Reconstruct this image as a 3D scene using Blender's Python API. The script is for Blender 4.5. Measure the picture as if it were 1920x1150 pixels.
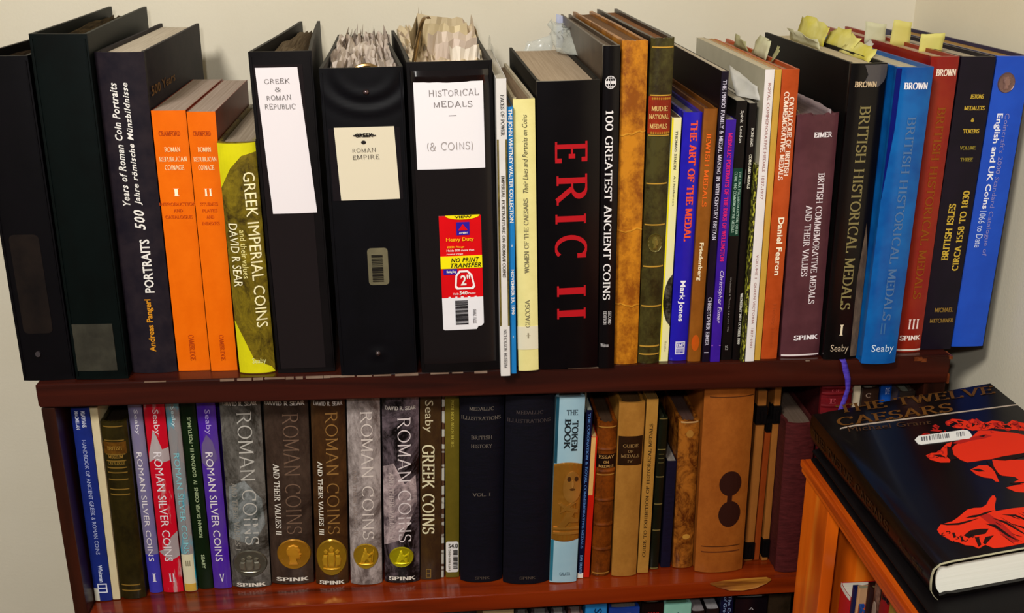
import bpy, bmesh, math, random
from mathutils import Vector, Matrix
random.seed(7)
sc = bpy.context.scene
for o in list(bpy.data.objects):
    bpy.data.objects.remove(o)

# ------------------------------------------------------------------ camera, light, exposure
PITCH, YAW, ROLL = math.radians(20.04), math.radians(4.4), math.radians(0.094)
cam_data = bpy.data.cameras.new('camera')
cam_data.sensor_width = 36.0
cam_data.lens = 2048.6 / 1920 * 36.0
cam_data.clip_start = 0.02
cam = bpy.data.objects.new('camera', cam_data)
sc.collection.objects.link(cam)
fwd = Vector((math.sin(YAW)*math.cos(PITCH), math.cos(YAW)*math.cos(PITCH), -math.sin(PITCH)))
right0 = Vector((math.cos(YAW), -math.sin(YAW), 0))
down0 = fwd.cross(right0)
right = math.cos(ROLL)*right0 + math.sin(ROLL)*down0
down = -math.sin(ROLL)*right0 + math.cos(ROLL)*down0
rot = Matrix((right, -down, -fwd)).transposed()
cam.matrix_world = Matrix.Translation((0.372208, -0.963283, 0.416921)) @ rot.to_4x4()
sc.camera = cam

sc.view_settings.view_transform = 'Standard'
sc.view_settings.look = 'None'
sc.view_settings.gamma = 1.0
sc.view_settings.use_curve_mapping = False
sc.view_settings.exposure = 0.0

world = bpy.data.worlds.new('world')
sc.world = world
world.use_nodes = True
world.node_tree.nodes['Background'].inputs[0].default_value = (1.0, 0.95, 0.88, 1)
world.node_tree.nodes['Background'].inputs[1].default_value = 0.08

def area_lamp(name, loc, target, size, energy, color):
    d = bpy.data.lights.new(name, 'AREA')
    d.shape = 'DISK'
    d.size = size
    d.energy = energy
    d.color = color
    o = bpy.data.objects.new(name, d)
    o.location = loc
    o.rotation_euler = (Vector(target) - Vector(loc)).to_track_quat('-Z', 'Y').to_euler()
    sc.collection.objects.link(o)
    return o
area_lamp('ceiling_lamp_light', (-0.15, -1.38, 1.28), (0.45, 0.1, -0.05), 0.30, 28.5, (1.0, 0.965, 0.905))
area_lamp('camera_flash_light', (0.30, -1.05, 0.55), (0.42, 0.0, 0.0), 0.05, 3.6, (1.0, 0.98, 0.96))

# ------------------------------------------------------------------ materials
def lin(h):
    v = [int(h[i:i+2], 16)/255 for i in (0, 2, 4)]
    return tuple(((c/12.92) if c <= .04045 else ((c+.055)/1.055)**2.4) for c in v) + (1.0,)
_M = {}
# kind: (noise scale xyz, detail, contrast lo, hi, roughness, bump strength, coat)
KIND = {
 'matte':   ((60,60,60), 4, .35, .65, .60, .03, 0),
 'semi':    ((40,40,40), 4, .35, .65, .38, .02, 0),
 'gloss':   ((30,30,30), 3, .35, .65, .28, .01, .12),
 'vinyl':   ((28,28,28), 6, .42, .72, .50, .10, 0),
 'vinyl_gloss': ((18,18,14), 5, .42, .72, .16, .05, .4),
 'film':    ((20,20,20), 4, .40, .70, .22, .05, .3),
 'tornfilm':((60,60,60), 5, .35, .65, .30, .25, .2),
 'tape':    ((50,50,50), 3, .35, .65, .25, .02, 0),
 'paper':   ((30,30,30), 3, .30, .70, .70, .02, 0),
 'ink':     ((80,80,80), 2, .3, .7, .6, .0, 0),
 'ink2':    ((90,90,90), 5, .3, .7, .55, .03, 0),
 'metal':   ((50,50,50), 3, .3, .7, .25, .0, 0),
 'gilt':    ((260,260,260), 4, .30, .62, .35, .05, 0),
 'gold':    ((24,24,24), 3, .30, .70, .28, .0, 0),
 'cloth':   ((90,90,420), 5, .38, .66, .65, .12, 0),
 'leather': ((44,44,34), 10, .42, .59, .40, .16, .1),
 'leather2':((60,60,45), 10, .42, .58, .32, .20, .15),
 'parch':   ((34,34,26), 7, .34, .68, .45, .06, .05),
 'cardedge':((120,120,60), 5, .35, .65, .7, .1, 0),
 'speckle': ((500,500,160), 3, .52, .56, .6, .05, 0),
 'jacket_gold': ((70,70,48), 11, .34, .74, .35, .30, .1),
 'jacket_bw': ((160,160,120), 6, .45, .66, .35, .05, 0),
 'foil':    ((30,30,9), 5, .35, .72, .30, .04, .1),
 'foil_red':((60,60,10), 6, .55, .62, .28, .03, .1),
 'foil_teal':((50,50,14), 6, .44, .54, .30, .03, .1),
 'foil_vio':((40,40,8), 5, .40, .70, .28, .03, .1),
 'stone':   ((30,30,20), 12, .42, .59, .34, .30, .1),
 'stone_br':((30,30,20), 12, .40, .64, .34, .22, .1),
 'stone_si':((34,34,20), 12, .42, .58, .34, .30, .1),
 'stone_dk':((22,22,12), 12, .46, .64, .34, .25, .1),
 'strips':  ((10,10,60), 2, .49, .51, .5, .0, 0),
 'pages':   ((700,10,10), 3, .25, .75, .85, .05, 0),
}
def mat(spec):
    kind, c1 = spec[0], spec[1]
    c2 = spec[2] if len(spec) > 2 else c1
    key = (kind, c1, c2)
    if key in _M:
        return _M[key]
    sc_, det, lo, hi, rough, bump, coat = KIND[kind]
    m = bpy.data.materials.new('%s_%s' % (kind, c1))
    m.use_nodes = True
    nt = m.node_tree; N = nt.nodes; L = nt.links
    b = N['Principled BSDF']
    tc = N.new('ShaderNodeTexCoord'); mp = N.new('ShaderNodeMapping')
    mp.inputs['Scale'].default_value = sc_
    L.new(tc.outputs['Object'], mp.inputs['Vector'])
    no = N.new('ShaderNodeTexNoise'); no.inputs['Scale'].default_value = 1.0
    no.inputs['Detail'].default_value = det
    no.inputs['Roughness'].default_value = .62
    if kind.startswith(('stone', 'leather', 'jacket', 'parch')):
        no.inputs['Roughness'].default_value = .76
    if kind.startswith('stone') or kind in ('jacket_gold', 'leather2'):
        no.inputs['Distortion'].default_value = .5
    L.new(mp.outputs[0], no.inputs['Vector'])
    cr = N.new('ShaderNodeValToRGB')
    cr.color_ramp.elements[0].position = lo; cr.color_ramp.elements[1].position = hi
    cr.color_ramp.elements[0].color = lin(c1); cr.color_ramp.elements[1].color = lin(c2)
    if kind in ('stone', 'stone_br', 'stone_si', 'jacket_gold', 'speckle', 'stone_dk'):
        cr.color_ramp.elements[0].color = lin(c2); cr.color_ramp.elements[1].color = lin(c1)
    L.new(no.outputs['Fac'], cr.inputs[0]); L.new(cr.outputs[0], b.inputs['Base Color'])
    b.inputs['Roughness'].default_value = rough
    b.inputs['Specular IOR Level'].default_value = .22
    if kind in ('matte', 'paper', 'pages', 'cloth', 'ink', 'cardedge'):
        b.inputs['Specular IOR Level'].default_value = .15
    if coat:
        b.inputs['Coat Weight'].default_value = coat
        b.inputs['Coat Roughness'].default_value = .12
    if kind in ('metal',):
        b.inputs['Metallic'].default_value = .9
    if kind == 'gold':
        b.inputs['Metallic'].default_value = .45; b.inputs['Specular IOR Level'].default_value = .5
    if kind.startswith('vinyl'):
        b.inputs['Specular IOR Level'].default_value = .12 if kind == 'vinyl' else .3
    if kind == 'gilt':
        b.inputs['Metallic'].default_value = .25
    if bump:
        bp = N.new('ShaderNodeBump'); bp.inputs['Strength'].default_value = min(1, bump*3)
        bp.inputs['Distance'].default_value = .0006
        L.new(no.outputs['Fac'], bp.inputs['Height']); L.new(bp.outputs[0], b.inputs['Normal'])
    _M[key] = m
    return m

def wood(name, c_dark, c_mid, c_light, scale, rough, coat, knots=False, axis='x'):
    m = bpy.data.materials.new(name); m.use_nodes = True
    nt = m.node_tree; N = nt.nodes; L = nt.links; b = N['Principled BSDF']
    tc = N.new('ShaderNodeTexCoord'); mp = N.new('ShaderNodeMapping')
    s = {'x': (1.4, 22, 22), 'z': (22, 22, 1.4), 'y': (22, 1.4, 22)}[axis]
    mp.inputs['Scale'].default_value = tuple(v*scale for v in s)
    L.new(tc.outputs['Object'], mp.inputs['Vector'])
    n1 = N.new('ShaderNodeTexNoise'); n1.inputs['Scale'].default_value = 2.0; n1.inputs['Detail'].default_value = 7
    n1.inputs['Distortion'].default_value = .8
    L.new(mp.outputs[0], n1.inputs['Vector'])
    cr = N.new('ShaderNodeValToRGB'); e = cr.color_ramp.elements
    e[0].position = .30; e[1].position = .72; e[0].color = lin(c_dark); e[1].color = lin(c_light)
    x = e.new(.5); x.color = lin(c_mid)
    L.new(n1.outputs['Fac'], cr.inputs[0])
    out = cr.outputs[0]
    if knots:
        mp2 = N.new('ShaderNodeMapping')
        mp2.inputs['Scale'].default_value = (9, 9, 5); L.new(tc.outputs['Object'], mp2.inputs['Vector'])
        vo = N.new('ShaderNodeTexNoise'); vo.inputs['Scale'].default_value = 1.3; vo.inputs['Detail'].default_value = 1
        L.new(mp2.outputs[0], vo.inputs['Vector'])
        c2 = N.new('ShaderNodeValToRGB'); c2.color_ramp.elements[0].position = .60; c2.color_ramp.elements[1].position = .72
        c2.color_ramp.elements[0].color = (0, 0, 0, 1); c2.color_ramp.elements[1].color = (1, 1, 1, 1)
        L.new(vo.outputs['Fac'], c2.inputs[0])
        mx = N.new('ShaderNodeMixRGB'); mx.inputs[2].default_value = lin(c_dark)
        L.new(c2.outputs[0], mx.inputs[0]); L.new(out, mx.inputs[1]); out = mx.outputs[0]
    L.new(out, b.inputs['Base Color'])
    b.inputs['Roughness'].default_value = rough
    b.inputs['Specular IOR Level'].default_value = .4
    b.inputs['Coat Weight'].default_value = coat; b.inputs['Coat Roughness'].default_value = .15
    bp = N.new('ShaderNodeBump'); bp.inputs['Strength'].default_value = .15; bp.inputs['Distance'].default_value = .0005
    L.new(n1.outputs['Fac'], bp.inputs['Height']); L.new(bp.outputs[0], b.inputs['Normal'])
    return m
WOOD = wood('dark_mahogany', '100503', '200c05', '34150a', 1.0, .30, .25)
WOODZ = wood('dark_mahogany_upright', '160603', '2c1006', '44190b', 1.0, .36, .15, axis='z')
WOODF = wood('mahogany_front_edge', '200804', '360f06', '48180b', 1.0, .32, .2)
WOODL = wood('mahogany_lower_edge', '4a1604', '7a2606', '92360c', 1.0, .20, .5)
PINE = wood('orange_pine', 'b04408', 'ee6c0e', 'f89028', .8, .34, .2, True, 'z')
PINEY = wood('orange_pine_rail', 'a03a08', 'd85c0e', 'e87a1c', .8, .34, .2, False, 'y')

def wall_mat(name, c1, c2):
    m = bpy.data.materials.new(name); m.use_nodes = True
    nt = m.node_tree; N = nt.nodes; L = nt.links; b = N['Principled BSDF']
    tc = N.new('ShaderNodeTexCoord')
    n1 = N.new('ShaderNodeTexNoise'); n1.inputs['Scale'].default_value = 6; n1.inputs['Detail'].default_value = 6
    L.new(tc.outputs['Object'], n1.inputs['Vector'])
    cr = N.new('ShaderNodeValToRGB'); cr.color_ramp.elements[0].position = .3; cr.color_ramp.elements[1].position = .7
    cr.color_ramp.elements[0].color = lin(c1); cr.color_ramp.elements[1].color = lin(c2)
    L.new(n1.outputs['Fac'], cr.inputs[0]); L.new(cr.outputs[0], b.inputs['Base Color'])
    b.inputs['Roughness'].default_value = .8
    n2 = N.new('ShaderNodeTexNoise'); n2.inputs['Scale'].default_value = 320; n2.inputs['Detail'].default_value = 3
    L.new(tc.outputs['Object'], n2.inputs['Vector'])
    bp = N.new('ShaderNodeBump'); bp.inputs['Strength'].default_value = .25; bp.inputs['Distance'].default_value = .0008
    L.new(n2.outputs['Fac'], bp.inputs['Height']); L.new(bp.outputs[0], b.inputs['Normal'])
    return m
def clear_mat(name, col, alpha_mix):
    m = bpy.data.materials.new(name); m.use_nodes = True
    nt = m.node_tree; N = nt.nodes; L = nt.links; b = N['Principled BSDF']
    b.inputs['Base Color'].default_value = lin(col); b.inputs['Roughness'].default_value = .12
    b.inputs['Specular IOR Level'].default_value = .8
    tc = N.new('ShaderNodeTexCoord')
    n1 = N.new('ShaderNodeTexNoise'); n1.inputs['Scale'].default_value = 45; n1.inputs['Detail'].default_value = 3
    L.new(tc.outputs['Object'], n1.inputs['Vector'])
    cr = N.new('ShaderNodeMapRange'); cr.inputs[3].default_value = alpha_mix*.55; cr.inputs[4].default_value = min(1, alpha_mix*1.6)
    L.new(n1.outputs['Fac'], cr.inputs[0]); L.new(cr.outputs[0], b.inputs['Alpha'])
    return m
CLEAR = clear_mat('clear_plastic', 'c8ccc4', .42)
SLEEVE = clear_mat('sleeve_plastic', 'b8aca0', .75)

# ------------------------------------------------------------------ mesh helpers
def link(name, verts, faces, m, parent=None, smooth=False, mats=None, fmat=None):
    me = bpy.data.meshes.new(name)
    me.from_pydata([tuple(v) for v in verts], [], faces)
    me.materials.append(m)
    for x in (mats or []):
        me.materials.append(x)
    if fmat:
        for p, i in zip(me.polygons, fmat):
            p.material_index = i
    me.update()
    bm = bmesh.new(); bm.from_mesh(me)
    bmesh.ops.recalc_face_normals(bm, faces=bm.faces)
    bm.to_mesh(me); bm.free()
    if smooth:
        for p in me.polygons: p.use_smooth = True
        me.set_sharp_from_angle(angle=math.radians(35))
    o = bpy.data.objects.new(name, me)
    sc.collection.objects.link(o)
    if parent: o.parent = parent
    return o
def box_vf(a, b, V, F):
    n = len(V)
    for z in (a[2], b[2]):
        V += [(a[0], a[1], z), (b[0], a[1], z), (b[0], b[1], z), (a[0], b[1], z)]
    F += [(n, n+3, n+2, n+1), (n+4, n+5, n+6, n+7), (n, n+1, n+5, n+4), (n+1, n+2, n+6, n+5), (n+2, n+3, n+7, n+6), (n+3, n, n+4, n+7)]
def box(name, a, b, m, parent=None, bevel=0.0):
    V, F = [], []
    box_vf(a, b, V, F)
    o = link(name, V, F, m, parent)
    if bevel:
        bm = bmesh.new(); bm.from_mesh(o.data)
        bmesh.ops.bevel(bm, geom=list(bm.edges), offset=bevel, segments=2, affect='EDGES', profile=.7)
        bm.to_mesh(o.data); bm.free()
    return o
def prism(poly, z0, z1, V, F):
    """closed plan polygon extruded in z (quads round, ngon caps)"""
    n = len(V); k = len(poly)
    V += [(p[0], p[1], z0) for p in poly] + [(p[0], p[1], z1) for p in poly]
    for i in range(k):
        j = (i+1) % k
        F.append((n+i, n+j, n+k+j, n+k+i))
    F.append(tuple(n+k-1-i for i in range(k))); F.append(tuple(n+k+i for i in range(k)))
def empty(name, loc, rot=(0, 0, 0)):
    o = bpy.data.objects.new(name, None)
    o.empty_display_size = .02
    sc.collection.objects.link(o)
    o.location = loc; o.rotation_euler = rot
    return o
def tag(o, label, cat, group=None):
    o['label'] = label; o['category'] = cat
    if group: o['group'] = group
    return o
def structure(o):
    o['kind'] = 'structure'; return o

# ------------------------------------------------------------------ lettering
_G = {}
TT, TN = .17, .07
def stroke(pts, V, F, tt, tn):
    """ribbon whose width follows the direction of travel: upright parts thick, level parts thin"""
    n = len(V); k = len(pts)
    for i, (x, y) in enumerate(pts):
        a = pts[max(0, i-1)]; b = pts[min(k-1, i+1)]
        dx, dy = b[0]-a[0], b[1]-a[1]; l = math.hypot(dx, dy) or 1
        wd = (tn + (tt-tn)*abs(dy)/l)/2
        nx, ny = -dy/l, dx/l
        V += [(x+nx*wd, y+ny*wd), (x-nx*wd, y-ny*wd)]
    for i in range(k-1):
        F.append((n+2*i, n+2*i+1, n+2*i+3, n+2*i+2))
def arc(cx, cy, rx, ry, a0, a1, n=12):
    return [(cx+rx*math.cos(math.radians(a0+(a1-a0)*i/n)), cy+ry*math.sin(math.radians(a0+(a1-a0)*i/n))) for i in range(n+1)]
def Lr(*p): return list(p)
def glyph(c):
    """(advance, strokes, serifs) of a roman capital"""
    S = []; R = []
    def l(x0, y0, x1, y1): S.append([(x0, y0), (x1, y1)])
    def s(x, y, h=.14): R.append((x, y, h))
    if c == 'A': S += [[(.08, 0), (.42, 1)]]; l(.42, 1, .78, 0); l(.2, .33, .64, .33); s(.08, 0); s(.78, 0); w = .86
    elif c == 'B': l(.15, 0, .15, 1); S += [[(.15, .97)]+arc(.35, .75, .25, .22, 90, -90)+[(.15, .53)], [(.35, .53)]+arc(.38, .28, .30, .25, 90, -90)+[(.15, .03)]]; s(.1, 0); s(.1, 1); w = .76
    elif c == 'C': S.append(arc(.48, .5, .40, .48, 50, 310, 20)); l(.75, .70, .75, .98); w = .86
    elif c == 'D': l(.15, 0, .15, 1); S.append([(.15, .97)]+arc(.35, .5, .42, .47, 90, -90, 16)+[(.15, .03)]); s(.1, 0); s(.1, 1); w = .86
    elif c == 'E': l(.15, 0, .15, 1); l(.1, .97, .62, .97); l(.15, .52, .5, .52); l(.1, .03, .66, .03); l(.62, .82, .62, 1); l(.66, 0, .66, .2); l(.5, .42, .5, .62); s(.1, 0); s(.1, 1); w = .72
    elif c == 'F': l(.15, 0, .15, 1); l(.1, .97, .62, .97); l(.15, .52, .5, .52); l(.62, .80, .62, 1); l(.5, .42, .5, .62); s(.15, 0); s(.1, 1); w = .68
    elif c == 'G': S.append(arc(.48, .5, .40, .48, 50, 330, 20)); l(.78, .08, .78, .42); s(.78, .42); l(.75, .72, .75, .98); w = .90
    elif c == 'H': l(.15, 0, .15, 1); l(.75, 0, .75, 1); l(.15, .52, .75, .52); s(.15, 0); s(.15, 1); s(.75, 0); s(.75, 1); w = .9
    elif c == 'I': l(.2, 0, .2, 1); s(.2, 0); s(.2, 1); w = .4
    elif c == 'J': S.append([(.35, 1), (.35, .2)]+arc(.2, .15, .15, .15, 0, -150, 6)); s(.35, 1); w = .5
    elif c == 'K': l(.15, 0, .15, 1); l(.18, .42, .7, .97); l(.35, .58, .74, 0); s(.15, 0); s(.15, 1); s(.70, 1, .11); s(.76, 0, .11); w = .84
    elif c == 'L': l(.15, 0, .15, 1); l(.1, .03, .62, .03); l(.62, 0, .62, .24); s(.15, 1); w = .68
    elif c == 'M': l(.14, 0, .14, 1); l(.14, 1, .5, .08); l(.5, .08, .86, 1); l(.86, 0, .86, 1); s(.12, 0, .1); s(.1, 1, .08); s(.88, 0, .12); s(.9, 1, .08); w = 1.02
    elif c == 'N': l(.14, 0, .14, 1); l(.14, 1, .74, 0); l(.74, 0, .74, 1); s(.14, 0, .11); s(.1, 1, .1); s(.74, 1, .11); w = .88
    elif c == 'O': S.append(arc(.48, .5, .40, .48, 0, 360, 24)); w = .96
    elif c == 'P': l(.15, 0, .15, 1); S.append([(.15, .97)]+arc(.35, .73, .27, .24, 90, -90)+[(.15, .49)]); s(.15, 0); s(.1, 1); w = .68
    elif c == 'Q': S.append(arc(.48, .5, .40, .48, 0, 360, 24)); l(.45, .1, .85, -.15); w = .96
    elif c == 'R': l(.15, 0, .15, 1); S.append([(.15, .97)]+arc(.35, .74, .25, .23, 90, -90)+[(.15, .51)]); l(.38, .5, .74, 0); s(.15, 0); s(.1, 1); s(.78, 0, .08); w = .82
    elif c == 'S': S.append(arc(.34, .74, .23, .23, 40, 250, 12)+arc(.34, .26, .26, .24, 80, -140, 14)); l(.55, .76, .55, .98); l(.09, .02, .09, .26); w = .68
    elif c == 'T': l(.4, 0, .4, 1); l(.04, .97, .76, .97); l(.04, .78, .04, 1); l(.76, .78, .76, 1); s(.4, 0); w = .8
    elif c == 'U': S.append([(.14, 1), (.14, .32)]+arc(.42, .32, .28, .29, 180, 360, 12)+[(.70, 1)]); s(.14, 1, .12); s(.70, 1, .12); w = .84
    elif c == 'V': l(.08, 1, .42, 0); l(.42, 0, .76, 1); s(.08, 1, .12); s(.76, 1, .12); w = .84
    elif c == 'W': l(.06, 1, .32, 0); l(.32, 0, .54, .95); l(.54, .95, .8, 0); l(.8, 0, 1.04, 1); s(.08, 1, .12); s(.54, 1, .1); s(1.04, 1, .12); w = 1.12
    elif c == 'X': l(.1, 0, .7, 1); l(.1, 1, .7, 0); s(.1, 0, .1); s(.7, 0, .1); s(.1, 1, .1); s(.7, 1, .1); w = .8
    elif c == 'Y': l(.06, 1, .4, .45); l(.74, 1, .4, .45); l(.4, .45, .4, 0); s(.4, 0); s(.06, 1, .11); s(.74, 1, .11); w = .8
    elif c == 'Z': l(.1, .97, .66, .97); l(.66, .97, .1, .03); l(.1, .03, .68, .03); w = .76
    elif c == '0': S.append(arc(.36, .5, .28, .48, 0, 360, 20)); w = .72
    elif c == '1': l(.3, 0, .3, 1); l(.3, 1, .12, .82); s(.3, 0, .17); w = .56
    elif c == '2': S.append(arc(.32, .72, .24, .25, 160, -30, 10)+[(.08, .04)]); l(.08, .03, .6, .03); w = .68
    elif c == '3': S.append(arc(.3, .75, .22, .22, 150, -90, 10)); S.append(arc(.3, .27, .25, .26, 90, -150, 12)); w = .64
    elif c == '4': l(.48, 0, .48, 1); l(.48, 1, .06, .3); l(.06, .3, .64, .3); w = .68
    elif c == '5': l(.14, .97, .56, .97); l(.16, .97, .12, .55); S.append([(.12, .55)]+arc(.3, .3, .26, .29, 110, -150, 12)); w = .66
    elif c == '6': S.append(arc(.34, .3, .25, .29, 0, 360, 16)); S.append([(.10, .34), (.2, .75), (.5, .98)]); w = .68
    elif c == '7': l(.08, .97, .6, .97); l(.6, .97, .26, 0); w = .66
    elif c == '8': S.append(arc(.34, .74, .2, .22, 0, 360, 14)); S.append(arc(.34, .27, .25, .26, 0, 360, 14)); w = .68
    elif c == '9': S.append(arc(.34, .7, .25, .28, 0, 360, 16)); S.append([(.58, .66), (.48, .25), (.18, .02)]); w = .68
    elif c == '&': S.append(arc(.36, .78, .17, .2, -60, 230, 14)+[(.72, .0)]); S.append([(.44, .6)]+arc(.34, .27, .26, .27, 120, 350, 14)+[(.76, .55)]); w = .86
    elif c == '-': l(.08, .42, .4, .42); w = .48
    elif c == '.': l(.12, 0, .12, .12); w = .26
    elif c == ',': l(.14, .1, .08, -.16); w = .26
    elif c == '(': S.append(arc(.4, .5, .26, .62, 120, 240, 10)); w = .36
    elif c == ')': S.append(arc(-.05, .5, .26, .62, 60, -60, 10)); w = .36
    elif c == '+': l(.1, .5, .6, .5); l(.35, .2, .35, .8); w = .7
    elif c == '"': l(.12, .75, .12, 1); l(.3, .75, .3, 1); w = .42
    elif c == "'": l(.12, .75, .12, 1); w = .24
    else: w = .42
    return w, S, R
def flat_text(s, font):
    """2-D triangles/quads of a string, normalised to a unit box"""
    key = (s, font)
    if key in _G: return _G[key]
    V, F = [], []
    if font in ('serif', 'bserif', 'thin', 'hand', 'serifi') and all(not ch.islower() for ch in s):
        tt, tn, ser = {'serif': (.17, .065, 1), 'serifi': (.15, .06, 1), 'bserif': (.24, .09, 1), 'thin': (.095, .045, .6), 'hand': (.085, .075, 0)}[font]
        rnd = random.Random(s)
        x = 0
        for ch in s:
            w, S, R = glyph(ch)
            jy, js = (rnd.uniform(-.06, .06), rnd.uniform(.9, 1.08)) if font == 'hand' else (0, 1)
            v2, f2 = [], []
            for st in S: stroke(st, v2, f2, tt, tn)
            if ser:
                for (sx, sy, hw) in R:
                    hw = hw*ser*(1+(tt-.17))
                    y0 = sy-(tn if sy == 1 else 0); n = len(v2)
                    v2 += [(sx-hw, y0), (sx+hw, y0), (sx+hw, y0+tn), (sx-hw, y0+tn)]; f2.append((n, n+1, n+2, n+3))
            n = len(V)
            V += [(x+a*js, b*js+jy) for a, b in v2]; F += [tuple(i+n for i in f) for f in f2]
            x += w*js + (.10 if font == 'hand' else .05)
    else:
        cu = bpy.data.curves.new('t', 'FONT'); cu.body = s
        cu.resolution_u = 2
        if font in ('bold', 'boldi', 'bserif'): cu.offset = .022
        if font in ('serifm',): cu.offset = .0
        if font in ('boldi', 'serifi'): cu.shear = .25
        if font == 'boldi': cu.space_character = 1.12
        ob = bpy.data.objects.new('t', cu)
        me = bpy.data.meshes.new_from_object(ob)
        V = [(v.co.x, v.co.y) for v in me.vertices]; F = [tuple(p.vertices) for p in me.polygons]
        bpy.data.objects.remove(ob); bpy.data.meshes.remove(me); bpy.data.curves.remove(cu)
    if not V: V, F = [(0, 0), (1, 0), (1, 1)], [(0, 1, 2)]
    xs = [v[0] for v in V]; ys = [v[1] for v in V]
    if font not in ('hand',) and all(not ch.islower() for ch in s) and len(s) > 1 and '-' not in s and ',' not in s and 'Q' not in s:
        y0, y1 = 0.0, max(ys)
    else: y0, y1 = min(ys), max(ys)
    x0, x1 = min(xs), max(xs)
    if y1-y0 < .2: y0, y1 = y0-.2, y1+.2
    V = [((a-x0)/(x1-x0 or 1), (b-y0)/(y1-y0)) for a, b in V]
    _G[key] = (V, F)
    return V, F
def place_text(s, font, mode, u0, u1, v0, v1):
    """string mapped into a rectangle of (u across, v up): D reads down, U reads up, H across"""
    V, F = flat_text(s, font)
    out = []
    for tx, ty in V:
        if mode == 'D': u = u0+(u1-u0)*ty; v = v1-(v1-v0)*tx
        elif mode == 'U': u = u1-(u1-u0)*ty; v = v0+(v1-v0)*tx
        else: u = u0+(u1-u0)*tx; v = v0+(v1-v0)*ty
        out.append((u, v))
    return out, F

# ------------------------------------------------------------------ books
def spine_y(u, b):
    u = min(1, max(0, u))
    return -b*(1-abs(2*u-1)**2.6)
def patch_poly(shape, u0, u1, v0, v1, aspect, rnd):
    R = [(u0, v0), (u1, v0), (u1, v1), (u0, v1)]
    um, vm = (u0+u1)/2, (v0+v1)/2; a, b = (u1-u0)/2, (v1-v0)/2
    if shape in ('ellipse', 'dome'): return [(um+a*math.cos(t*math.pi/14), vm+b*math.sin(t*math.pi/14)) for t in range(28)]
    if shape == 'rrect':
        out = []; r = .16
        ru = min(a*.35, b*.35/ max(aspect, 1e-6)); rv = ru*aspect
        for cx, cy, a0 in ((u1-ru, v1-rv, 0), (u0+ru, v1-rv, 90), (u0+ru, v0+rv, 180), (u1-ru, v0+rv, 270)):
            out += [(cx+ru*math.cos(math.radians(a0+i*22.5)), cy+rv*math.sin(math.radians(a0+i*22.5))) for i in range(5)]
        return out
    if shape == 'cutcorner': return [(u0+a*.08, v0), (u1-a*.35, v0), (u1-a*.28, v0+b*.16), (u1-a*.1, v0+b*.2), (u1, v0+b*.34), (u1, v1), (u0, v1), (u0, v0+b*.06)]
    if shape == 'tri': return [(u0, v0), (u1, v0), (um, v1)]
    if shape == 'halfdown': return [(u0, v1)]+[(um-a*math.cos(t*math.pi/12), v1-2*b*math.sin(t*math.pi/12)) for t in range(1, 12)]+[(u1, v1)]
    if shape == 'lens': return [(u1, v0)]+[(u1-(u1-u0)*math.sin(t*math.pi/10)**.6, v0+(v1-v0)*t/10) for t in range(1, 10)]+[(u1, v1)]
    if shape == 'wedge': return [(u0+(u1-u0)*.2, v0), (u1, v0), (u1, v0+(v1-v0)*.78), (u0+(u1-u0)*.55, v1), (u0+(u1-u0)*.1, v0+(v1-v0)*.6)]
    if shape == 'wedgetop': return [(u0, v0+(v1-v0)*.1), (u1, v0+(v1-v0)*.6), (u1, v1), (u0, v1)]
    if shape == 'torn':
        return [(u0, v1), (u0+(u1-u0)*.18, v0+(v1-v0)*.55), (u0+(u1-u0)*.05, v0+(v1-v0)*.2), (u0+(u1-u0)*.45, v0+(v1-v0)*.12), (u1-(u1-u0)*.35, v0), (u1-(u1-u0)*.1, v0+(v1-v0)*.25), (u1, v0+(v1-v0)*.5), (u1, v1)]
    return R
def clip_u(poly, u, keep_right):
    out = []
    for i in range(len(poly)):
        a, c = poly[i], poly[(i+1) % len(poly)]
        ia = a[0] >= u-1e-9 if keep_right else a[0] <= u+1e-9
        ic = c[0] >= u-1e-9 if keep_right else c[0] <= u+1e-9
        if ia: out.append(a)
        if ia != ic and abs(c[0]-a[0]) > 1e-12:
            f = (u-a[0])/(c[0]-a[0]); out.append((u, a[1]+(c[1]-a[1])*f))
    return out
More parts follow.
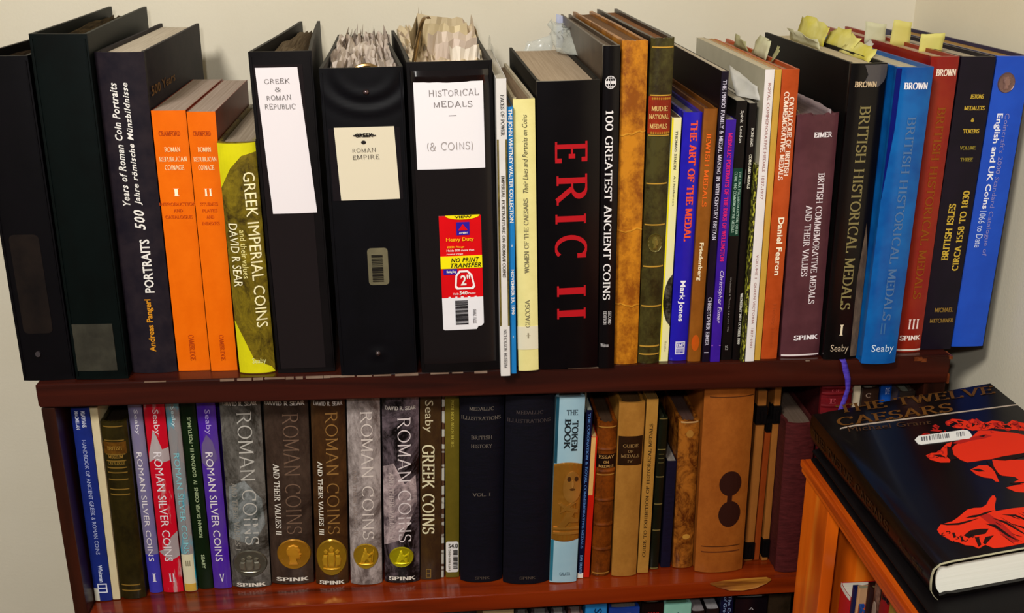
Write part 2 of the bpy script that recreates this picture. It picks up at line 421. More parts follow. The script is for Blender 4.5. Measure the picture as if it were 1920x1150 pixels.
def add_slab(poly, W, H, b, e0, e1, V, F):
    """polygon on the spine (u,v fractions) given thickness, following the curve of the spine"""
    # split wide polygons into strips only when they are rectangles
    n = len(V); k = len(poly)
    rect = k == 4 and abs(poly[0][1]-poly[1][1]) < 1e-9 and abs(poly[0][0]-poly[3][0]) < 1e-9
    if rect:
        u0, v0 = poly[0]; u1, v1 = poly[2]
        m = max(1, int((u1-u0)*14) if b > .0004 else 1)
        pts = [(u0+(u1-u0)*i/m) for i in range(m+1)]
        for e in (e1, e0):
            for v in (v0, v1):
                for u in pts: V.append((u*W, spine_y(u, b)-e, v*H))
        q = m+1
        for i in range(m):
            F.append((n+i, n+i+1, n+q+i+1, n+q+i))
            F.append((n+2*q+i, n+3*q+i, n+3*q+i+1, n+2*q+i+1))
            F.append((n+i, n+2*q+i, n+2*q+i+1, n+i+1))
            F.append((n+q+i, n+q+i+1, n+3*q+i+1, n+3*q+i))
        F.append((n, n+q, n+3*q, n+2*q)); F.append((n+m, n+2*q+m, n+3*q+m, n+q+m))
        return
    us = [p[0] for p in poly]
    if b > .001 and max(us)-min(us) > .12 and k < 40:
        m = max(2, int((max(us)-min(us))*12)); lo_, hi_ = min(us), max(us)
        for i in range(m):
            q = clip_u(clip_u(poly, lo_+(hi_-lo_)*i/m, True), lo_+(hi_-lo_)*(i+1)/m, False)
            if len(q) < 3: continue
            n = len(V); k = len(q)
            for e in (e1, e0):
                for u, v in q: V.append((u*W, spine_y(u, b)-e, v*H))
            F.append(tuple(range(n, n+k)))
            for j in range(k): F.append((n+j, n+k+j, n+k+(j+1) % k, n+(j+1) % k))
        return
    um = sum(p[0] for p in poly)/k; vm = sum(p[1] for p in poly)/k
    V.append((um*W, spine_y(um, b)-e1, vm*H))
    for e in (e1, e0):
        for u, v in poly: V.append((u*W, spine_y(u, b)-e, v*H))
    for i in range(k):
        j = (i+1) % k
        F.append((n, n+1+i, n+1+j)); F.append((n+1+i, n+1+k+i, n+1+k+j, n+1+j))
def profile(p, t=0.003):
    """plan of a jacketed case: outer then inner outline, front spine curve, boards running back"""
    w, d = p['w'], p['d']; b = p.get('bulge', .002); sl, sr = p.get('slr', (0, 0))
    style = p['style']
    n = 14 if b > .0012 else 8
    outer = [(sl, d)]
    if style in ('hard', 'leather'): outer += [(sl*.05, .012), (.0009, .0075), (0.0, .003)]
    outer += [(w*i/n, spine_y(i/n, b)) for i in range(n+1)]
    if style in ('hard', 'leather'): outer += [(w, .003), (w-.0009, .0075), (w+sr*.05, .012)]
    outer.append((w+sr, d))
    tt = min(t, w*.16)
    inner = [(w+sr-tt, d), (w-tt, .004)]
    inner += [(tt+(w-2*tt)*(n-i)/n, spine_y((n-i)/n, b)+tt) for i in range(n+1)]
    inner += [(tt, .004), (sl+tt, d)]
    return outer + inner, len(outer)
def strip_cover(p, root):
    w, h, d = p['w'], p['h'], p['d']; b = p.get('bulge', .002); sl, sr = p.get('slr', (0, 0))
    style = p['style']; tt = min({'hard': .0028, 'leather': .0032, 'paper': .0006, 'binder': .003}[style], w*.15)
    n = 16 if b > .0012 else 8
    hinge = style in ('hard', 'leather')
    def path(off):
        pts = []
        pts.append((sl+off, d)); pts.append((sl*.5+off, d*.5))
        if hinge: pts += [(sl*.06+off, .014), (.0010+off, .0085), (off, .0045)]
        for i in range(n+1):
            u = i/n; x = off+(w-2*off)*u
            y = spine_y(u, b)+off
            pts.append((x, y))
        if hinge: pts += [(w-off, .0045), (w-.0010-off, .0085), (w+sr*.06-off, .014)]
        pts.append((w+sr*.5-off, d*.5)); pts.append((w+sr-off, d))
        return pts
    O, I = path(0), path(tt)
    k = len(O)
    rnd = random.Random(p['k'])
    V, F, FM = [], [], []
    levels = [0, .06, .94, 1]
    def zt(i, l):
        z = h*levels[l]
        if l == 3:
            if p.get('torn'): z += rnd.uniform(-.0022, .0008)
            elif style == 'leather': z += rnd.uniform(-.0006, .0006)
        return z
    for P in (O, I):
        for l in range(4):
            for i, (x, y) in enumerate(P): V.append((x, y, zt(i, l)))
    nb = 2 + (2 if hinge else 0)     # board segments at each end
    for s_, base in ((0, 0), (1, 4*k)):
        for l in range(3):
            for i in range(k-1):
                a = base+l*k+i
                F.append((a, a+1, a+k+1, a+k)); FM.append(1 if (i < nb or i >= k-1-nb) else 0)
    for i in range(k-1):
        F.append((i, 4*k+i, 4*k+i+1, i+1)); FM.append(0)
        F.append((3*k+i, 3*k+i+1, 7*k+i+1, 7*k+i)); FM.append(1 if (i < nb or i >= k-1-nb) else 0)
    for l in range(3):
        for i in (0, k-1):
            a = l*k+i; F.append((a, a+k, 4*k+a+k, 4*k+a)); FM.append(1)
    o = link('cover', V, F, mat(p['mat']), root, True, [mat(p.get('boardcol', p['mat']))], FM)
    return o, tt
def page_block(p, root, tt):
    w, h, d = p['w'], p['h'], p['d']; b = p.get('bulge', .002); sl, sr = p.get('slr', (0, 0))
    paper = p['style'] == 'paper'
    z0, z1 = (.0002, h-.0003) if paper else (.003, h-.0035)
    g = .0002
    n = 8
    front = [(tt+g+(w-2*tt-2*g)*i/n, spine_y(i/n, b)+tt+g+(0 if paper else .0012)) for i in range(n+1)]
    bd = d-(.0006 if paper else .004)
    f = bd/d
    poly = front+[(w-tt-g+sr*.5, d*.5), (w-tt-g+sr*f, bd), ((sl+sr+w)/2, bd-(.0 if paper else .003)), (sl*f+tt+g, bd), (sl*.5+tt+g, d*.5)]
    V, F = [], []
    prism(poly, z0, z1, V, F)
    return link('page_block', V, F, mat(p.get('pg', ('pages', 'c8bca8', 'a89c88'))), root)

def coin_mesh(root, name, W, H, b, u0, u1, v0, v1, col, kind):
    """struck medal printed in relief: rim, beading and a modelled head or group"""
    NR, NA = 16, 40
    um, vm = (u0+u1)/2, (v0+v1)/2; au, av = (u1-u0)/2, (v1-v0)/2
    def height(x, y):
        r = math.hypot(x, y)
        z = .0
        if r > .9: z = .55*max(0, 1-((r-.95)/.06)**2)
        z += .25*math.exp(-(r/.7)**2)
        if .78 < r < .88: z += .35*max(0, math.sin(math.atan2(y, x)*26))*1.6
        return z*.0012 + .0005
    V = [(um*W, spine_y(um, b)-height(0, 0), vm*H)]; F = []
    for i in range(1, NR+1):
        r = i/NR
        for j in range(NA):
            a = 2*math.pi*j/NA; x, y = r*math.cos(a), r*math.sin(a)
            u = um+au*x
            e = height(x, y) if i < NR else 0
            V.append((u*W, spine_y(u, b)-e, (vm+av*y)*H))
    for j in range(NA): F.append((0, 1+j, 1+(j+1) % NA))
    for i in range(NR-1):
        for j in range(NA):
            a = 1+i*NA+j; c = 1+i*NA+(j+1) % NA
            F.append((a, a+NA, c+NA, c))
    c = col
    dark = ''.join('%02x' % int(int(c[i:i+2], 16)*.86) for i in (0, 2, 4))
    disc = link(name, V, F, mat(('gold', dark, c)), root, True)
    shapes = {1: [[(-.30, -.66), (.24, -.66), (.10, -.44), (.14, -.30), (.34, -.29), (.36, -.18), (.42, -.13), (.36, -.06), (.48, .02), (.36, .12), (.37, .30), (.24, .50), (.0, .60), (-.26, .54), (-.42, .32), (-.41, .05), (-.28, -.15), (-.24, -.42)], [(-.42, .30), (-.3, .56), (0, .66), (.26, .54), (.30, .44), (0, .5), (-.24, .4), (-.34, .2)], [(-.16, .02), (-.06, .08), (-.02, -.02), (-.08, -.12), (-.15, -.08)]],
              2: [[(-.12, .62), (.04, .64), (.10, .46), (.04, .38), (.24, .20), (.54, .36), (.56, .24), (.26, .02), (.2, -.1), (.42, -.14), (.44, -.48), (.30, -.48), (.26, -.24), (-.1, -.25), (-.12, -.48), (-.42, -.48), (-.36, -.1), (-.22, .2), (-.20, .36), (-.12, .42)], [(-.6, -.54), (.6, -.54), (.56, -.62), (-.56, -.62)], [(.58, .55), (.64, .55), (.52, -.48), (.46, -.48)]],
              3: [[(-.16, .52), (0, .66), (.16, .52), (.12, .34), (-.12, .34)], [(-.50, .36), (-.38, .48), (-.24, .36), (-.28, .2), (-.44, .2)], [(.24, .36), (.38, .48), (.52, .36), (.44, .2), (.28, .2)], [(-.18, .28), (.18, .28), (.24, -.1), (.16, -.5), (-.16, -.5), (-.22, -.1)], [(-.52, .14), (-.26, .14), (-.26, -.5), (-.56, -.42), (-.62, -.1)], [(.26, .14), (.52, .14), (.62, -.1), (.56, -.42), (.26, -.5)], [(-.56, -.56), (.56, -.56), (.46, -.64), (-.46, -.64)]]}
    lite = ''.join('%02x' % min(255, int(int(c[i:i+2], 16)*1.3+8)) for i in (0, 2, 4))
    for sh in shapes[kind]:
        V, F = [], []
        k_ = len(sh); cx = sum(a for a, q in sh)/k_; cy = sum(q for a, q in sh)/k_
        V.append(((um+au*cx)*W, spine_y(um+au*cx, b)-.0021, (vm+av*cy)*H))
        for sc2, e in ((.72, .0020), (1, .0013), (1.0, .0002)):
            for a, q in sh:
                X, Y = cx+(a-cx)*sc2, cy+(q-cy)*sc2
                V.append(((um+au*X)*W, spine_y(um+au*X, b)-e, (vm+av*Y)*H))
        for i in range(k_):
            j = (i+1) % k_
            F.append((0, 1+i, 1+j)); F.append((1+i, 1+k_+i, 1+k_+j, 1+j)); F.append((1+k_+i, 1+2*k_+i, 1+2*k_+j, 1+k_+j))
        link('figure_relief', V, F, mat(('gold', c, lite)), disc)
    return disc

def relief_band(root, W, H, b, v0, v1):
    """gold embossed band of a seated figure under a round face, wrapped on the spine"""
    NX, NZ = 26, 64
    rnd = random.Random(3)
    def g(x, y, cx, cy, sx, sy): return math.exp(-((x-cx)/sx)**2-((y-cy)/sy)**2)
    V, F = [], []
    for j in range(NZ+1):
        y = j/NZ
        for i in range(NX+1):
            x = i/NX
            e = 1.0*g(x, y, .58, .78, .26, .12)-.8*g(x, y, .48, .81, .07, .025)-.8*g(x, y, .72, .81, .07, .025)-.5*g(x, y, .6, .72, .05, .02)
            e += .8*g(x, y, .55, .45, .3, .10)+.7*g(x, y, .35, .35, .1, .16)+.8*g(x, y, .7, .33, .12, .12)+.5*g(x, y, .5, .56, .35, .02)
            e += .5*g(x, y, .5, .2, .6, .015)+.45*g(x, y, .5, .14, .6, .012)
            e += .3*math.sin(x*40)*(1 if (y > .93 or y < .09) else 0)
            e += .12*math.sin(x*31+y*17)*math.sin(y*55-x*9)
            edge = .0006+.0007*max(0, e+.15)
            vv = v0+(v1-v0)*(y+(.03*(1-(2*x-1)**2)*(-1 if y < .5 else 1))*abs(2*y-1))
            if i in (0, NX) or j in (0, NZ): edge = .0001
            V.append((x*W, spine_y(x, b)-edge, vv*H))
    for j in range(NZ):
        for i in range(NX):
            a = j*(NX+1)+i; F.append((a, a+1, a+NX+2, a+NX+1))
    return link('medal_picture', V, F, mat(('gold', '94621c', 'a87024')), root, True)

def decorate(p, root):
    W, H = p['w'], p['h']; b = p.get('bulge', .002)
    rnd = random.Random(p['k']+'d')
    for it in p['items']:
        t = it[0]
        if t == 'text':
            _, s, v0, v1, u0, u1, mode, font, col, name = it
            pts, F = place_text(s, font, mode, u0, u1, v0, v1)
            V = [(u*W, spine_y(u, b)-.0013 if p['style'] == 'binder' else spine_y(u, b)-.00055, v*H) for u, v in pts]
            if p.get('k') == 'b9' or p['style'] == 'binder': V = [(x, spine_y(x/W, b)-.0021, z) for x, y, z in V]
            if any(q[0] == 'patch' and q[1] in ('title_label', 'paper_sticker', 'title_block', 'publisher_emblem', 'barcode_sticker', 'picture_band', 'torn_grey_film') and q[2] <= v0+.001 and q[3] >= v1-.001 for q in p['items']):
                V = [(x, y-.0006, z) for x, y, z in V]
            link(name, V, F, mat(('ink', col)), root)
        elif t == 'patch':
            _, name, v0, v1, u0, u1, m, shape, th, kw = it
            lay = kw.get('lay', 0)*(.0006 if p['style'] == 'binder' else .0003)
            e0, e1 = lay-.0002, lay+th
            V, F = [], []
            if 'poly' in kw:
                poly = [(a, v0+(v1-v0)*c) for a, c in kw['poly']]
                add_slab(poly, W, H, b, e0, e1, V, F)
            elif shape == 'dots':
                n = 9
                for i in range(n):
                    a = u0+(u1-u0)*(i+.15)/n; c = u0+(u1-u0)*(i+.85)/n
                    add_slab(patch_poly('ellipse', a, c, v0+(v1-v0)*rnd.uniform(0, .2), v1, 1, rnd), W, H, b, e0, e1, V, F)
            elif shape == 'frame':
                tu = (u1-u0)*.12; tv = tu*W/H
                for q in ((u0, u1, v0, v0+tv), (u0, u1, v1-tv, v1), (u0, u0+tu, v0, v1), (u1-tu, u1, v0, v1), (u0, u1, (v0+v1)/2-tv/2, (v0+v1)/2+tv/2)):
                    add_slab([(q[0], q[2]), (q[1], q[2]), (q[1], q[3]), (q[0], q[3])], W, H, b, e0, e1, V, F)
            elif shape == 'scribble':
                for i in range(9):
                    a = u0+(u1-u0)*i/9; c = a+(u1-u0)/6
                    y = v0+(v1-v0)*rnd.uniform(0, .6); y2 = y+(v1-v0)*.35
                    V2 = [(a, y), (c, y+(v1-v0)*.1), (c, y2), (a, y2-(v1-v0)*.1)]
                    add_slab(V2, W, H, b, e0+.0006, e1+.0008, V, F)
            elif shape == 'clip':
                # folded steel clip gripping the booklet, with a little handle
                x0, x1, z0, z1 = u0*W, u1*W, v0*H, v1*H
                box_vf((x0, -.0025, z0), (x1, .006, z1), V, F)
                box_vf((x0-.0006, .004, z0+.002), (x0+.0010, .013, z1-.002), V, F)
                box_vf((x1-.0010, .004, z0+.002), (x1+.0006, .013, z1-.002), V, F)
                box_vf(((x0+x1)/2-.0015, -.0042, z0+.003), ((x0+x1)/2+.0015, -.0020, z1-.004), V, F)
            elif shape == 'dome':
                um, vm = (u0+u1)/2, (v0+v1)/2; au, av = (u1-u0)/2, (v1-v0)/2
                n = 16; V.append((um*W, spine_y(um, b)-e1, vm*H))
                for r, q in ((.5, .85), (.85, .45), (1, -.1)):
                    for i in range(n):
                        a = 2*math.pi*i/n; V.append(((um+au*r*math.cos(a))*W, spine_y(um, b)-e1*q, (vm+av*r*math.sin(a))*H))
                for i in range(n): F.append((0, 1+i, 1+(i+1) % n))
                for k in range(2):
                    for i in range(n):
                        j = (i+1) % n; F.append((1+k*n+i, 1+(k+1)*n+i, 1+(k+1)*n+j, 1+k*n+j))
            else:
                add_slab(patch_poly(shape, u0, u1, v0, v1, W/H, rnd), W, H, b, e0, e1, V, F)
            link(name, V, F, mat(m), root, shape == 'dome')
        elif t == 'bars':
            _, name, v0, v1, u0, u1, mode, col, n = it
            V, F = [], []
            v = v0
            step = (v1-v0)/n
            e = .0014 if p['style'] == 'binder' else .0005
            for i in range(n):
                f = rnd.choice((.25, .4, .6, .7))
                add_slab([(u0, v), (u1, v), (u1, v+step*f), (u0, v+step*f)], W, H, b, e-.0004, e+.0002, V, F)
                v += step
            link(name, V, F, mat(('ink', col)), root)
        elif t == 'coin':
            _, name, v0, v1, u0, u1, col, kind = it
            coin_mesh(root, name, W, H, b, u0, u1, v0, v1, col, kind)
        elif t == 'relief':
            relief_band(root, W, H, b, it[2], it[3])
        elif t == 'globe':
            _, name, v0, v1, u0, u1 = it
            um, vm = (u0+u1)/2, (v0+v1)/2; au, av = (u1-u0)/2, (v1-v0)/2
            V, F = [], []
            def ring(rx, ry, tk, a0=0, a1=360):
                pts = arc(0, 0, rx, ry, a0, a1, 24); n = len(V); k = len(pts)
                for i, (x, y) in enumerate(pts):
                    for s in (1, 1-tk): V.append(((um+au*x*s)*W, spine_y(um, b)-.0005, (vm+av*y*(1 if rx < .9 else s))*H))
                for i in range(k-1): F.append((n+2*i, n+2*i+1, n+2*i+3, n+2*i+2))
            ring(1, 1, .14); ring(.5, 1, .22)
            for y, hh in ((.62, .05), (-.62, .05), (0, .22)):
                xx = math.sqrt(1-y*y); n = len(V)
                for a, c in ((-xx, y-hh), (xx, y-hh), (xx, y+hh), (-xx, y+hh)): V.append(((um+au*a)*W, spine_y(um, b)-.0006, (vm+av*c)*H))
                F.append((n, n+1, n+2, n+3))
            n = len(V)
            for a, c in ((-.06, -1), (.06, -1), (.06, 1), (-.06, 1)): V.append(((um+au*a)*W, spine_y(um, b)-.0006, (vm+av*c)*H))
            F.append((n, n+1, n+2, n+3))
            link('globe_emblem', V, F, mat(('ink', 'd8d4d4')), root)
        elif t == 'dring':
            _, name, v0, v1, u0, u1 = it
            um, vm = (u0+u1)/2, (v0+v1)/2; au, av = (u1-u0)/2, (v1-v0)/2
            outl = [(-.9, -.75), (-.7, -1), (.8, -1), (1, -.75), (.75, .55), (.35, 1), (-.45, 1), (-.8, .5)]
            V, F = [], []
            for s in (1, .8):
                for x, y in outl: V.append(((um+au*x*s)*W, spine_y(um, b)-.0021, (vm+av*y*s)*H))
            k = len(outl)
            for i in range(k): j = (i+1) % k; F.append((i, j, k+j, k+i))
            link(name, V, F, mat(('ink', 'f0e8e8')), root)
        elif t == 'band':
            V, F = [], []
            v = it[2]; n = 14; r = .0022
            for i in range(n+1):
                u = i/n
                for q in range(5):
                    a = math.pi*q/4
                    V.append((u*W, spine_y(u, b)-.9*r*math.sin(a)+.0002, v*H+r*math.cos(a)))
            for i in range(n):
                for q in range(4):
                    a = i*5+q; F.append((a, a+1, a+6, a+5))
            bc = p['mat']; link('raised_band', V, F, mat((bc[0], bc[1], bc[2])), root, True)
        elif t == 'crack':
            _, name, v, u0, u1 = it
            V, F = [], []
            n = 9; vv = v
            for i in range(n):
                a, c = u0+(u1-u0)*i/n, u0+(u1-u0)*(i+1)/n
                nv = vv+rnd.uniform(-.004, .005)
                add_slab([(a, vv-.0025), (c, nv-.0025), (c, nv+.0018), (a, vv+.0018)], W, H, b, -.0004, .0006+rnd.uniform(0, .0005), V, F)
                vv = nv
            link(name, V, F, mat(('leather', 'd8982c', 'b07018')), root)

NAMES = {'hard': 'hardcover_book', 'paper': 'paperback_book', 'leather': 'leather_bound_book', 'binder': 'ring_binder'}
def make_book(p, rot=None):
    root = empty(NAMES[p['style']], p['loc'], rot or (0, p['lean'], 0))
    cat = 'binder' if p['style'] == 'binder' else 'book'
    group = {'T': 'books on the top shelf', 'L': 'books on the lower shelf', 'R': 'book tops on the bottom shelf', 'P': 'books inside the pine bookcase'}[p['row']]
    if cat == 'binder': group = 'ring binders on the top shelf'
    tag(root, p['label'], cat, group)
    if p['style'] == 'binder': make_binder(p, root)
    else:
        o, tt = strip_cover(p, root)
        page_block(p, root, tt)
    decorate(p, root)
    if p.get('cover'):
        # lettering on the right-hand board
        for s, d0, d1, z0, z1, col in p['cover']:
            pts, F = place_text(s, 'bold', 'H', d0*p['d'], d1*p['d'], p['h']*(1-z1), p['h']*(1-z0))
            V = [(p['w']+.0004, a, c) for a, c in pts]
            link('cover_lettering', V, F, mat(('ink', col)), root)
    return root

POCKET = bpy.data.materials.new('glossy_pocket'); POCKET.use_nodes = True
_b = POCKET.node_tree.nodes['Principled BSDF']
_b.inputs['Base Color'].default_value = lin('120c0d'); _b.inputs['Roughness'].default_value = .20; _b.inputs['Specular IOR Level'].default_value = .7
def make_binder(p, root):
    w, h, d = p['w'], p['h'], p['d']; b = p.get('bulge', .0012); p['bulge'] = b
    sl, sr = p.get('slr', (0, 0)); dr = p.get('drop', 0)
    m = mat(p['mat']); t = .0030
    V, F = [], []
    n = 32 if p['k'] == 'b8' else 16
    nz = 90 if p['k'] == 'b8' else 2
    def fold(u, z):
        if p['k'] != 'b8': return 0
        dx, dz = (u-.55)*w, z-(h-.004)
        r = math.hypot(dx, dz*1.25)
        e = .0013*math.sin(r*330)*math.exp(-((r-.034)/.014)**2)*(.4+.6*max(0, -dz/(r+1e-6)))
        dx, dz = (u-.5)*w, z-.021
        r = math.hypot(dx*.7, dz)
        return e+.0008*math.cos(r*300)*math.exp(-(r/.009)**2)
    for y1 in (0, 1):
        for j in range(nz+1):
            z = h*j/nz
            for i in range(n+1):
                u = i/n
                V.append((w*u, spine_y(u, b)+(t if y1 else -fold(u, z)), z))
    N1 = (n+1)*(nz+1)
    for s_ in (0, N1):
        for j in range(nz):
            for i in range(n):
                a = s_+j*(n+1)+i; F.append((a, a+1, a+n+2, a+n+1))
    for j in range(nz):
        for i in (0, n):
            a = j*(n+1)+i; F.append((a, a+n+1, a+n+1+N1, a+N1))
    for i in range(n):
        for j in (0, nz):
            a = j*(n+1)+i; F.append((a, a+1, a+1+N1, a+N1))
    link('spine', V, F, m, root, True)
    if p['k'] == 'b9':
        # clear pocket film over the spine, ballooning at its open top
        V, F = [], []
        nx, nz = 24, 60
        for j in range(nz+1):
            v = .03+.945*j/nz
            if j > nz-16: v = .03+.945*(nz-16)/nz+(.975-(.03+.945*(nz-16)/nz))*((j-nz+16)/16)
            for i in range(nx+1):
                u = .04+.92*i/nx
                e = .0003+.0042*math.exp(-((v-.966)/.020)**2)*(1-abs(2*u-1)**4)*(1+.05*math.sin(u*15)+.03*math.sin(u*31))
                if i in (0, nx) or j in (0, nz): e = .0001
                V.append((w*u, spine_y(u, b)-e, h*v))
        for j in range(nz):
            for i in range(nx):
                a = j*(nx+1)+i; F.append((a, a+1, a+nx+2, a+nx+1))
        link('spine_pocket', V, F, POCKET, root, True)
    # welded seam ridges on the spine edges
    for side in (0, 1):
        V, F = [], []
        x0 = .0015 if side == 0 else w-.0027
        box_vf((x0, -.0012, .004), (x0+.0012, .0006, h-.004), V, F)
        link('seam_ridge', V, F, m, root)
    for side, s in ((0, sl), (1, sr)):
        V, F = [], []
        k = 12
        for i in range(k+1):
            f = i/k; y = .0015+(d-.0015)*f
            x = (0 if side == 0 else w-t)+s*f
            bow = math.sin(f*math.pi)*.0010*(-1 if side else 1)
            top = h-(dr if side == 1 and dr > 0 else 0)*0
            for xx, zz in ((x+bow, 0), (x+bow+t, 0), (x+bow+t, top), (x+bow, top)): V.append((xx, y, zz))
        for i in range(k):
            for q in range(4):
                a = i*4+q; c = i*4+(q+1) % 4
                F.append((a, c, c+4, a+4))
        F.append((0, 1, 2, 3)); F.append((4*k+3, 4*k+2, 4*k+1, 4*k))
        link('cover', V, F, m, root, True)
    # filing: loose sheets and pocket pages standing at uneven heights
    rnd = random.Random(p['k']+'s')
    ns = p.get('sheets', 30); rz = p.get('raise_', 0)
    tones = {'b8': ('d8ccc0', 'b4a498', 'c8bcb0'), 'b9': ('dccca4', 'c8b4a0', 'e0d4bc'), 'b7': ('a89880', '8c7c68', 'b0a08c')}.get(p['k'], (p['pg'][1], p['pg'][2], p['pg'][1]))
    sets = [([], []), ([], []), ([], [])]
    for i in range(ns):
        f = (i+.5)/ns
        x0 = t+.001+(w-2*t-.002)*f
        x1 = x0 + sl*(1-f)*.9 + sr*f*.9
        dd = d-rnd.uniform(.012, .03)
        k = 9
        VV, FF = sets[i % 3]; nn = len(VV)
        tall = rnd.uniform(.25, 1.0)**1.3
        ph = rnd.uniform(0, 6)
        for j in range(k+1):
            g = j/k
            z = h-.009+(rnd.uniform(-.003, .002) if not rz else rz*(-.05+tall*(.55*g+.15*math.sin(g*7+ph)))+rnd.uniform(-.0016, .0016))
            lean_ = (.004*math.sin(ph)+.002) if rz else 0
            xx = x0+(x1-x0)*g
            VV.append((xx, t+.003+(dd-t)*g, .006)); VV.append((xx, t+.003+(dd-t)*g, h-.02)); VV.append((xx+lean_*tall+(rnd.uniform(-.0012, .0012) if rz else 0), t+.003+(dd-t)*g, z))
        for j in range(k):
            a = nn+3*j; FF.append((a, a+3, a+4, a+1)); FF.append((a+1, a+4, a+5, a+2))
    for q, (VV, FF) in enumerate(sets):
        o = link('paper_sheets', VV, FF, SLEEVE if (q == 2 and rz) else mat(('paper', tones[q], tones[(q+1) % 3])), root); o['kind'] = 'stuff'
    if p['k'] == 'b9':
        # broad filing pages fanned towards the right, faces turned to the front
        for i, (ax, ay, bx, by, z0, z1, z2, c) in enumerate([(.010, .16, .058, .20, .26, .318, .308, 'd0c0a0'), (.014, .12, .060, .17, .26, .312, .306, 'dccca8'), (.018, .09, .062, .13, .26, .306, .302, 'd8c8b8'), (.026, .06, .064, .09, .26, .300, .300, 'cdbcae'), (.040, .045, .066, .065, .26, .298, .297, 'e0d6c8'), (.004, .10, .012, .24, .26, .306, .322, 'b4a488'), (.007, .05, .016, .20, .26, .300, .318, 'c4b494')]):
            VV, FF = [], []
            nu = 8
            for j in range(nu+1):
                g = j/nu
                X, Y = ax+(bx-ax)*g, ay+(by-ay)*g
                zt = z1+(z2-z1)*g+rnd.uniform(-.0035, .0025)
                VV += [(X, Y, z0), (X+rnd.uniform(-.001, .001), Y, (z0+zt)/2), (X+.002*math.sin(g*5+i), Y+rnd.uniform(-.003, .003), zt)]
                VV += [(a_, b_+.0004, c_) for a_, b_, c_ in VV[-3:]]
            for j in range(nu):
                a = 6*j
                FF += [(a, a+6, a+7, a+1), (a+1, a+7, a+8, a+2), (a+3, a+4, a+10, a+9), (a+4, a+5, a+11, a+10), (a+2, a+8, a+11, a+5)]
            for a in (0, 6*nu): FF += [(a, a+1, a+4, a+3), (a+1, a+2, a+5, a+4)]
            link('filing_page', VV, FF, mat(('paper', c)), root)
    # a solid core of paper so no light leaks between the sheets
    V, F = [], []
    na, nb_ = 24, 14
    for top in (0, 1):
        for j in range(nb_+1):
            g = j/nb_
            for i in range(na+1):
                f = i/na
                X = t+.001+(w-2*t-.002)*f+(sl*(1-f)+sr*f)*.85*g; Y = t+.004+(d-.04)*g
                V.append((X, Y, .006 if not top else h-.012+(rz*(.02+.42*g)+rnd.uniform(-.004, .004)*(1 if rz else .2))))
    Nn = (na+1)*(nb_+1)
    for s_ in (0, Nn):
        for j in range(nb_):
            for i in range(na):
                a = s_+j*(na+1)+i; F.append((a, a+1, a+na+2, a+na+1))
    for i in range(na):
        for j in (0, nb_): a = j*(na+1)+i; F.append((a, a+1, a+1+Nn, a+Nn))
    for j in range(nb_):
        for i in (0, na): a = j*(na+1)+i; F.append((a, a+na+1, a+na+1+Nn, a+Nn))
    link('paper_stack', V, F, mat(('paper', tones[0], tones[1])), root)
    # metal ring mechanism near the top
    if p.get('ring'):
        V, F = [], []
        R = .016 if p['ring'] == 1 else .024
        cx, cy, cz = (w*.55, .020, h-.006) if p['ring'] == 1 else (w*.10, .035, h-.010)
        ns_, nr = 18, 8
        for i in range(ns_+1):
            a = math.pi*i/ns_
            for q in range(nr):
                c = 2*math.pi*q/nr; rr = R+.0022*math.cos(c)
                if p['ring'] == 1: V.append((cx+rr*math.cos(a), cy-.008+.0022*math.sin(c), cz-R+.006+rr*math.sin(a)))
                else:
                    f = i/ns_; V.append((cx-.006+.020*f**.8+.0020*math.cos(c), cy+.004+.05*f+.0020*math.sin(c), cz-.012+.050*math.sin(f*1.9)/.946))
        for i in range(ns_):
            for q in range(nr):
                a = i*nr+q; c = i*nr+(q+1) % nr; F.append((a, c, c+nr, a+nr))
        link('ring', V, F, mat(('metal', '9a7c50', '6a5030')), root, True)

